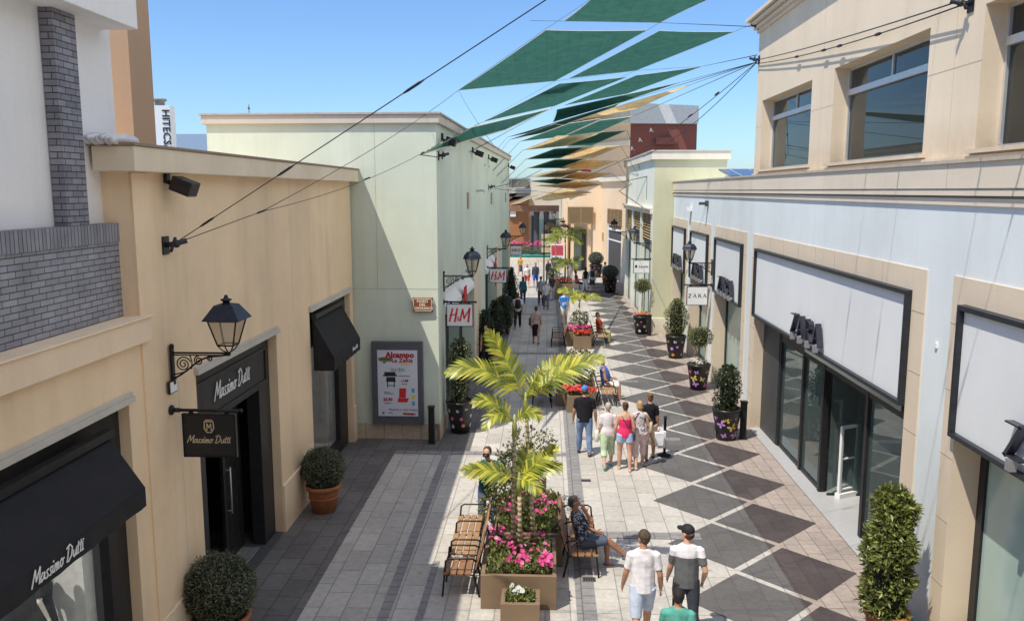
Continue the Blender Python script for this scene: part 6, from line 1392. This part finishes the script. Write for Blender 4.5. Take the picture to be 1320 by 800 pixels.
    if style in ('short', 'bob', 'bun', 'pony', 'long'):
        mb.ball(hp(0, -.013, .021), .048*h, .055*h, .054*h, 16, 12, RM)
        if style == 'short': mb.ball(hp(0, -.024, -.002), .043*h, .040*h, .048*h, 14, 10, RM)
        if style in ('bob', 'long'): mb.ball(hp(0, -.026, -.020), .050*h, .040*h, .055*h, 14, 10, RM)
        if style == 'long': mb.ring([(hp(0, -.03, 0), hr*.045*h, hf_*.03*h), (hp(0, -.045, -.08), hr*.05*h, hf_*.02*h), (hp(0, -.05, -.14), hr*.035*h, hf_*.012*h)])
        if style == 'bun': mb.ball(hp(0, -.055, .045), .024*h, .022*h, .022*h, 10, 8); mb.ball(hp(0, -.026, -.005), .042*h, .036*h, .045*h, 12, 8, RM)
        if style == 'pony': mb.tube([hp(0, -.055, .03), hp(0, -.085, .0), hp(0, -.08, -.08), hp(0, -.075, -.11)], [.014*h, .018*h, .014*h, .004*h], 8); mb.ball(hp(0, -.026, -.005), .042*h, .036*h, .045*h, 12, 8, RM)
        o = mb.build('hair', hm, a, **k); remesh(o, detail, 1., 1, .02)
    elif style == 'cap':
        mb.ball(hp(0, -.026, -.012), .044*h, .036*h, .038*h, 12, 8, RM); mb.build('hair', plain('hair_under_cap', (.05, .035, .025), .8), a, **k)
        mb = MB(); mb.ball(hp(0, -.005, .026), .0495*h, .060*h, .049*h, 16, 12, RM); o = mb.build('cap', hm, a, **k)
        mb = MB(); mb.prism([(-.04, 0), (-.036, .03), (-.02, .052), (0, .058), (.02, .052), (.036, .03), (.04, 0)], (0, 0, 0), (h, 0, 0), (0, h, 0), 0, .006)
        mb.v = [tuple(hp(0, .043, .020)+hr*p[0]+hf_*p[1]+hu*(p[2]-.25*p[1]*p[1]/.05*.05-.25*abs(p[0])*.3)) for p in mb.v]; mb.build('brim', hm, o, **k)
    return F
def bagbox(name, F_or_loc, c, sx, sy, sz, mat, label, cat, strap=None, rz=0.):
    a = empty(name, c, label, cat, rz); mb = MB()
    mb.ring([(V((0, 0, -sz)), V((sx*.85, 0, 0)), V((0, sy*.8, 0))), (V((0, 0, -sz*.85)), V((sx, 0, 0)), V((0, sy, 0))), (V((0, 0, sz*.6)), V((sx*.95, 0, 0)), V((0, sy*.9, 0))), (V((0, 0, sz)), V((sx*.75, 0, 0)), V((0, sy*.5, 0)))])
    mb.build('bag_body', mat, a, world=False)
    if strap:
        mb = MB(); mb.tube([V(p)-V(c) for p in strap], .010, 5); mb.build('strap', mat, a, world=False)
    return a
def wpt(F, p):
    r = F.root; return r.location+Matrix.Rotation(r.rotation_euler.z, 3, 'Z') @ V(p)
cm = clothmat
# --- foreground walkers
person((1.42, 11.42, 0), R(2), 'young man in a white t-shirt and pale denim shorts walking away', 1.79, pose=dict(rl=(22, 2, 6), ll=(-14, 2, 28), ra=(-6, 13, 30, 0), la=(10, 12, 18, 0)), skin='tan', top=('tee', cm('white_tee', (.78, .76, .80))), bottom=('shorts', cm('pale_denim', (.42, .50, .66), 'denim', (.58, .64, .76))), hair=('short', (.075, .05, .035)), detail='near', shoe=(.6, .6, .6), yaw=28)
person((2.07, 11.55, 0), R(-3), 'young man in a black cap and white and grey shirt walking away', 1.80, pose=dict(rl=(-12, 2, 24), ll=(18, 2, 8), ra=(-14, 16, 52, 10), la=(14, 9, 22, 0)), skin='fair', top=('tee', cm('two_tone_tee', (.13, .14, .145), 'yoke', (.74, .72, .76), 1.33)), bottom=('jeans', cm('charcoal_trousers', (.045, .05, .065))), hair=('cap', (.014, .014, .016)), detail='near', shoe=(.05, .05, .05), yaw=42)
person((1.70, 10.0, 0), R(-6), 'person in a teal green t-shirt cut off by the bottom edge', 1.60, pose=WALK, skin='tan', top=('tee', cm('teal_tee', (.10, .36, .30))), bottom=('jeans', cm('blue_jeans', (.12, .17, .28), 'denim', (.2, .27, .4))), hair=('short', (.015, .012, .012)), detail='near')
# --- photographer by the left bench
F = person((-1.13, 15.35, 0), R(176), 'person in a dark green t-shirt and jeans holding a camera up to the face', 1.72, pose=dict(rl=(4, 4, 4), ll=(0, 4, 3), ra=(52, 14, 112, 24), la=(50, 14, 114, 24)), skin='fair', top=('tee', cm('bottle_green_tee', (.018, .12, .095))), bottom=('jeans', cm('mid_blue_jeans', (.07, .12, .24), 'denim', (.14, .2, .34))), hair=('short', (.06, .04, .025)), detail='near')
c = wpt(F, F.hp(0, .085, .0)); t = empty('camera_body', c, 'small black camera held before the face of the person in green', 'camera', R(176)); mb = MB(); mb.box(-.06, .06, -.02, .02, -.035, .035); mb.build('case', M_black, t, world=False, bevel=.006); mb = MB(); mb.tube([(0, .02, 0), (0, .06, 0)], .028, 12); mb.build('lens', M_dgrey, t, world=False)
# --- seated men
person((.66, 13.86, 0), R(-90), 'seated man in a dark floral shirt with crossed legs, hand at his face', 1.76, pose=dict(ll=(86, 6, 84), rl=(97, -4, 48), la=(8, 8, 52, 16), ra=(58, 6, 138, 8)), skin='brown', top=('tee', cm('dark_floral_shirt', (.030, .036, .062), 'print', (.42, .44, .48), scale=15)), bottom=('shorts', cm('slate_shorts', (.085, .105, .15))), hair=('short', (.05, .045, .045)), detail='near', sit=.432, lean=-14, yaw=8, nod=-6, shoe=(.10, .11, .15))
person((1.90, 26.0, 0), R(-92), 'seated bald man in a blue sleeveless top and white shorts', 1.74, pose=dict(rl=(84, 8, 82), ll=(84, 8, 86), ra=(2, 14, 30, 0), la=(6, 10, 62, 14)), skin='tan', top=('vest', cm('blue_vest', (.10, .16, .50))), bottom=('shorts', cm('white_shorts', (.74, .70, .64))), hair=('bald', (.3, .3, .3)), sit=.432, lean=-10, yaw=-50, wide=1.22)
person((2.32, 36.0, 0), R(-90), 'seated man in a red t-shirt and khaki trousers with folded arms', 1.74, pose=dict(rl=(82, 6, 84), ll=(84, 6, 78), ra=(14, 12, 80, 66), la=(16, 12, 78, 66)), skin='brown', top=('tee', cm('brick_red_tee', (.42, .055, .03))), bottom=('trousers', cm('khaki_trousers', (.40, .34, .20))), hair=('short', (.03, .02, .02)), sit=.432, lean=-8, yaw=-8, wide=1.1)
# --- the walking group
person((.96, 20.25, 0), R(-2), 'man in a black t-shirt, blue cap and blue jeans walking away', 1.78, pose=dict(rl=(-6, 4, 10), ll=(12, 3, 5), ra=(-2, 15, 18, 2), la=(6, 14, 18, 2)), skin='tan', top=('tee', cm('black_tee', (.018, .018, .022))), bottom=('jeans', cm('worn_jeans', (.13, .20, .36), 'denim', (.24, .33, .50))), hair=('cap', (.06, .20, .52)), shoe=(.03, .03, .035), wide=1.16)
F = person((1.48, 19.3, 0), R(4), 'woman with grey hair, pale lilac top and light green capri trousers', 1.60, True, dict(rl=(14, 2, 6), ll=(-12, 2, 20), ra=(-6, 8, 26, 0), la=(4, 10, 30, 0)), 'fair', ('tee', cm('lilac_top', (.62, .54, .60), 'split', (.70, .66, .68), .9)), ('capri', cm('mint_capri', (.50, .62, .42))), ('short', (.40, .38, .37)), shoe=(.08, .42, .34), wide=1.1)
bagbox('handbag', None, wpt(F, (-.27, -.02, .80)), .06, .11, .14, plain('white_leather', (.70, .66, .60), .5), 'white handbag on the arm of the grey haired woman', 'handbag', [wpt(F, (-.22, .0, 1.28)), wpt(F, (-.28, .0, 1.0)), wpt(F, (-.27, .06, .92))])
F = person((1.87, 19.1, 0), R(-3), 'woman with a bun in a bright pink top and denim shorts walking away', 1.66, True, dict(rl=(-4, 3, 6), ll=(8, 3, 5), ra=(0, 12, 24, 2), la=(2, 14, 20, 0)), 'fair', ('strap', cm('hot_pink_top', (.80, .045, .16))), ('short shorts', cm('light_denim', (.32, .44, .66), 'denim', (.46, .56, .74))), ('bun', (.10, .055, .035)), shoe=(.5, .38, .28), wide=1.12)
bagbox('shoulder_bag', None, wpt(F, (.20, .02, .84)), .05, .10, .10, M_dgrey, 'dark shoulder bag of the woman in the bright pink top', 'shoulder bag', [wpt(F, (-.09, -.13, 1.36)), wpt(F, (.02, -.15, 1.2)), wpt(F, (.18, -.12, .95)), wpt(F, (.2, .0, .92))])
F = person((2.24, 19.35, 0), R(6), 'blonde woman in a blue flowered top and pale pink capri trousers', 1.64, True, dict(rl=(14, 3, 6), ll=(-10, 3, 16), ra=(4, 14, 58, 0), la=(2, 9, 30, 8)), 'fair', ('vest', cm('flowered_top', (.66, .60, .58), 'print', (.04, .05, .17), scale=9)), ('capri', cm('pale_pink_capri', (.72, .54, .55))), ('bob', (.42, .27, .13)), shoe=(.6, .5, .4), wide=1.1)
bagbox('handbag', None, wpt(F, (.28, .04, .98)), .05, .10, .13, plain('beige_leather', (.5, .42, .34), .5), 'beige handbag of the blonde woman in the flowered top', 'handbag', [wpt(F, (.15, -.06, 1.35)), wpt(F, (.27, .0, 1.15)), wpt(F, (.28, .06, 1.08))])
F = person((2.56, 19.95, 0), R(2), 'woman with brown pinned up hair and a black top carrying white bags', 1.68, True, dict(rl=(12, 3, 8), ll=(-12, 2, 18), ra=(2, 8, 16, 0), la=(0, 7, 20, 0)), 'tan', ('tee', cm('black_top', (.02, .018, .022))), ('shorts', cm('sand_shorts', (.50, .36, .26))), ('bun', (.17, .09, .045)), shoe=(.1, .06, .04), wide=1.02)
for k, (dx, dy, lab, sz) in enumerate(((.30, .05, 'white paper shopping bag carried by the woman in the black top', .22), (.22, -.12, 'smaller pale shopping bag carried by the woman in the black top', .17))):
    c = wpt(F, (dx, dy, .50+.06*k)); a = empty('shopping_bag', c, lab, 'shopping bag'); mb = MB(); mb.prism([(-.10, -sz), (.10, -sz), (.115, sz*.9), (.03, sz), (-.115, sz*.92)], (0, .05, 0), (1, 0, 0), (0, 0, 1), 0, .1); mb.build('bag_body', plain('white_paper', (.76, .77, .80), .6), a, world=False, bevel=.01)
    mb = MB(); mb.tube([(-.06, 0, sz*.9), (-.03, 0, sz+.14), (.03, 0, sz+.14), (.06, 0, sz*.9)], .006, 5); mb.build('handle', M_wcloth, a, world=False)
# --- up the street
person((.85, 40.8, 0), R(0), 'man in a bright blue football shirt and white shorts seen from behind', 1.74, pose=WALK, skin='tan', top=('tee', cm('royal_blue_shirt', (.05, .22, .62), 'print', (.55, .62, .75), scale=4)), bottom=('shorts', cm('pale_shorts', (.70, .66, .58))), hair=('bald', (.3, .3, .3)), detail='mid', wide=1.1)
F = person((-.47, 35.5, 0), R(0), 'woman in a dusty pink top and black skirt walking in the shade', 1.66, True, WALK2, 'tan', ('tee', cm('dusty_pink_top', (.52, .36, .34))), ('skirt', cm('black_skirt', (.02, .02, .024))), ('short', (.06, .035, .025)), detail='mid', wide=1.1)
bagbox('shoulder_bag', None, wpt(F, (-.26, -.02, .98)), .06, .12, .17, M_dgrey, 'black shoulder bag of the woman in the dusty pink top', 'shoulder bag', [wpt(F, (-.16, -.05, 1.4)), wpt(F, (-.24, -.08, 1.2)), wpt(F, (-.26, .02, 1.1))])
F = person((-1.42, 39.6, 0), R(0), 'person in a white t-shirt carrying a black backpack in the shade', 1.74, pose=WALK, skin='tan', top=('tee', cm('white_tee2', (.72, .72, .74))), bottom=('jeans', cm('dark_trousers', (.03, .03, .04))), hair=('short', (.10, .055, .03)), detail='mid')
bagbox('backpack', None, wpt(F, (.02, -.21, 1.22)), .14, .09, .22, M_black, 'black backpack of the person in the white t-shirt in the shade', 'backpack', [wpt(F, (-.1, -.12, 1.42)), wpt(F, (-.11, .1, 1.46)), wpt(F, (-.12, .13, 1.3)), wpt(F, (-.13, -.1, 1.1))])
person((-2.0, 40.6, 0), R(5), 'person in a navy t-shirt walking close to the green building', 1.76, pose=WALK2, skin='tan', top=('tee', cm('navy_tee', (.025, .05, .11))), bottom=('jeans', cm('dark_trousers2', (.03, .03, .04))), hair=('short', (.02, .015, .015)), detail='mid', wide=1.1)
person((-2.25, 30.2, 0), R(170), 'person in dark clothes standing in the shade behind the big palm frond', 1.66, True, STAND, 'fair', ('vest', cm('black_vest', (.02, .02, .022))), ('jeans', cm('dark_jeans', (.03, .035, .05))), ('long', (.04, .025, .02)), detail='mid')
far = [
 ((-1.42, 48.4), 5, 'person in a teal jacket beside the dark conifer', True, 'long', (.05, .17, .2), 'jeans', (.05, .07, .12), 'long', (.05, .03, .02), WALK),
 ((-1.38, 56.7), 180, 'girl in a white top and red shorts walking towards us', True, 'tee', (.7, .68, .68), 'shorts', (.5, .06, .04), 'long', (.06, .035, .025), WALK2),
 ((-.80, 56.8), 180, 'boy in a dark jacket and royal blue shorts walking towards us', False, 'long', (.06, .07, .09), 'shorts', (.03, .10, .5), 'short', (.04, .03, .02), WALK),
 ((.08, 60.0), 185, 'woman in a dark jacket facing us near the far post', True, 'long', (.03, .03, .035), 'jeans', (.03, .03, .04), 'long', (.05, .03, .02), STAND),
 ((-.36, 47.6), 0, 'man in a grey lilac t-shirt walking away with a dark bag', False, 'tee', (.40, .36, .42), 'jeans', (.06, .06, .08), 'short', (.10, .09, .08), WALK),
 ((-.06, 46.0), 0, 'woman in a white top and grey jeans with a diagonal bag strap', True, 'tee', (.70, .68, .70), 'jeans', (.14, .16, .22), 'short', (.32, .28, .22), WALK2),
 ((.30, 49.8), 10, 'woman in a black top and pale trousers in the far shade', True, 'tee', (.07, .065, .07), 'jeans', (.50, .46, .48), 'bob', (.05, .04, .03), WALK),
 ((2.53, 54.4), 0, 'woman in a black top and white trousers walking away', True, 'vest', (.02, .02, .025), 'trousers', (.72, .70, .68), 'long', (.02, .015, .015), WALK2),
 ((2.95, 54.1), 0, 'person in a pale blue shirt with a black backpack, walking beside white trousers', False, 'tee', (.45, .55, .60), 'shorts', (.06, .07, .10), 'short', (.03, .02, .02), WALK),
 ((4.02, 57.6), 0, 'man in a white shirt and navy trousers walking by the far wall', False, 'tee', (.72, .70, .70), 'jeans', (.05, .07, .13), 'short', (.16, .12, .1), WALK),
 ((.35, 61.5), 180, 'person in a pale t-shirt and dark trousers facing us by the far post', False, 'tee', (.62, .6, .58), 'jeans', (.04, .04, .06), 'short', (.03, .02, .02), STAND),
 ((-2.1, 64.5), 170, 'person in a mustard top on the sunny square before the fountain', True, 'tee', (.5, .34, .08), 'skirt', (.08, .08, .1), 'long', (.05, .03, .02), WALK),
 ((.02, 47.2), 0, 'child in a dark t-shirt walking between two adults', False, 'tee', (.05, .05, .07), 'shorts', (.2, .2, .22), 'short', (.05, .03, .02), WALK),
 ((1.7, 60.8), 0, 'person in a grey dress walking past the far palms', True, 'tee', (.3, .3, .32), 'skirt', (.28, .28, .3), 'pony', (.1, .06, .03), WALK2),
 ((3.02, 70.2), 0, 'person in a dusty rose dress at the peach arcade', True, 'tee', (.45, .28, .26), 'skirt', (.42, .28, .26), 'long', (.06, .03, .02), STAND),
 ((3.55, 70.5), 0, 'person in a blue shirt at the peach arcade', False, 'tee', (.07, .13, .42), 'jeans', (.10, .12, .2), 'short', (.05, .03, .02), STAND),
]
for (x, y), rz, lab, fem, tk, tc_, bk, bc, hs, hc_, ps in far:
    n = 'far_%d_%d' % (x*100, y); rd = random.Random(n)
    F = person((x, y, 0), R(rz), lab, 1.28 if 'child' in lab else 1.64 if fem else 1.74, fem, ps, rd.choice(('fair', 'tan')), (tk, cm(n+'_top', tc_)), (bk, cm(n+'_bottom', bc)), (hs, hc_), 'far')
    if 'backpack' in lab: bagbox('backpack', None, wpt(F, (0, -.2, 1.25)), .15, .09, .2, M_black, 'black backpack on the person in the pale blue shirt', 'backpack')
person((1.98, 55.4, 0), R(-90), 'person in a dark red top sitting on the far bench', 1.66, True, dict(rl=(84, 5, 60), ll=(84, 5, 64), ra=(24, 10, 60, 20), la=(24, 10, 60, 20)), 'brown', ('tee', cm('dark_red_top', (.18, .03, .04))), ('jeans', cm('black_trousers3', (.02, .02, .025))), ('short', (.03, .02, .02)), 'far', sit=.432, lean=-6)
# --- shop window figures
def mannequin(loc, rz, label, mats, dress=True):
    a = empty('mannequin', loc, label, 'mannequin', rz); k = dict(world=False); mb = MB(); h = 1.75
    mb.ring([(V((0, 0, 1.0)), V((.15, 0, 0)), V((0, .10, 0))), (V((0, 0, 1.12)), V((.115, 0, 0)), V((0, .085, 0))), (V((0, 0, 1.3)), V((.145, 0, 0)), V((0, .105, 0))), (V((0, 0, 1.43)), V((.16, 0, 0)), V((0, .08, 0))), (V((0, 0, 1.49)), V((.05, 0, 0)), V((0, .05, 0))), (V((0, 0, 1.58)), V((.045, 0, 0)), V((0, .045, 0)))])
    mb.ball((0, .01, 1.68), .068, .085, .11); 
    for s in (1, -1): mb.tube([(s*.16, 0, 1.42), (s*.22, -.02, 1.2), (s*.21, .05, .98)], [.04, .032, .022], 8); mb.ball((s*.21, .06, .93), .03, .025, .06); mb.tube([(s*.08, 0, 1.0), (s*.075, .01, .5), (s*.08, 0, .06)], [.075, .05, .03], 8); mb.ball((s*.08, .06, .04), .04, .1, .035)
    o = mb.build('figure', plain('mannequin_cream', (.68, .64, .55), .4, 0, .05), a, **k); remesh(o, 'mid')
    mb = MB()
    if dress:
        mb.ring([(V((0, 0, .45)), V((.24, 0, 0)), V((0, .19, 0))), (V((0, 0, .8)), V((.20, 0, 0)), V((0, .15, 0))), (V((0, 0, 1.02)), V((.165, 0, 0)), V((0, .115, 0))), (V((0, 0, 1.12)), V((.13, 0, 0)), V((0, .1, 0))), (V((0, 0, 1.3)), V((.16, 0, 0)), V((0, .12, 0))), (V((0, -.02, 1.44)), V((.17, 0, 0)), V((0, .085, 0)))])
        for s in (1, -1): mb.tube([(s*.165, 0, 1.42), (s*.215, -.01, 1.24)], [.055, .052], 8)
        o = mb.build('dress', mats, a, **k); remesh(o, 'mid')
        mb = MB(); mb.prism([(-.06, .0), (.0, -.22), (.06, .0)], (0, .10, 1.49), (-1, 0, 0), (0, -.06, 1), -.01, .012); mb.build('neckline', MATS['mannequin_cream'], a, **k)
    else:
        for s in (1, -1): mb.tube([(s*.08, 0, 1.02), (s*.078, .01, .5), (s*.08, 0, .12)], [.1, .07, .05], 8)
        o = mb.build('trousers', mats, a, **k); remesh(o, 'mid')
        mb = MB(); mb.ring([(V((0, 0, .98)), V((.18, 0, 0)), V((0, .13, 0))), (V((0, 0, 1.3)), V((.175, 0, 0)), V((0, .13, 0))), (V((0, 0, 1.45)), V((.15, 0, 0)), V((0, .08, 0)))])
        for s in (1, -1): mb.tube([(s*.165, 0, 1.42), (s*.23, -.02, 1.2), (s*.215, .05, 1.0)], [.055, .05, .04], 8)
        o = mb.build('jacket', plain('tan_jacket', (.20, .13, .07), .8), a, **k); remesh(o, 'mid')
mannequin((-5.78, 8.70, .83), R(-60), 'cream mannequin in a black dress in the near shop window', plain('black_dress', (.012, .012, .014), .8))
mannequin((-5.7, 18.4, .3), R(-80), 'mannequin in pale jeans and tan jacket in the window under the small awning', plain('pale_jeans', (.45, .48, .52), .8), False)
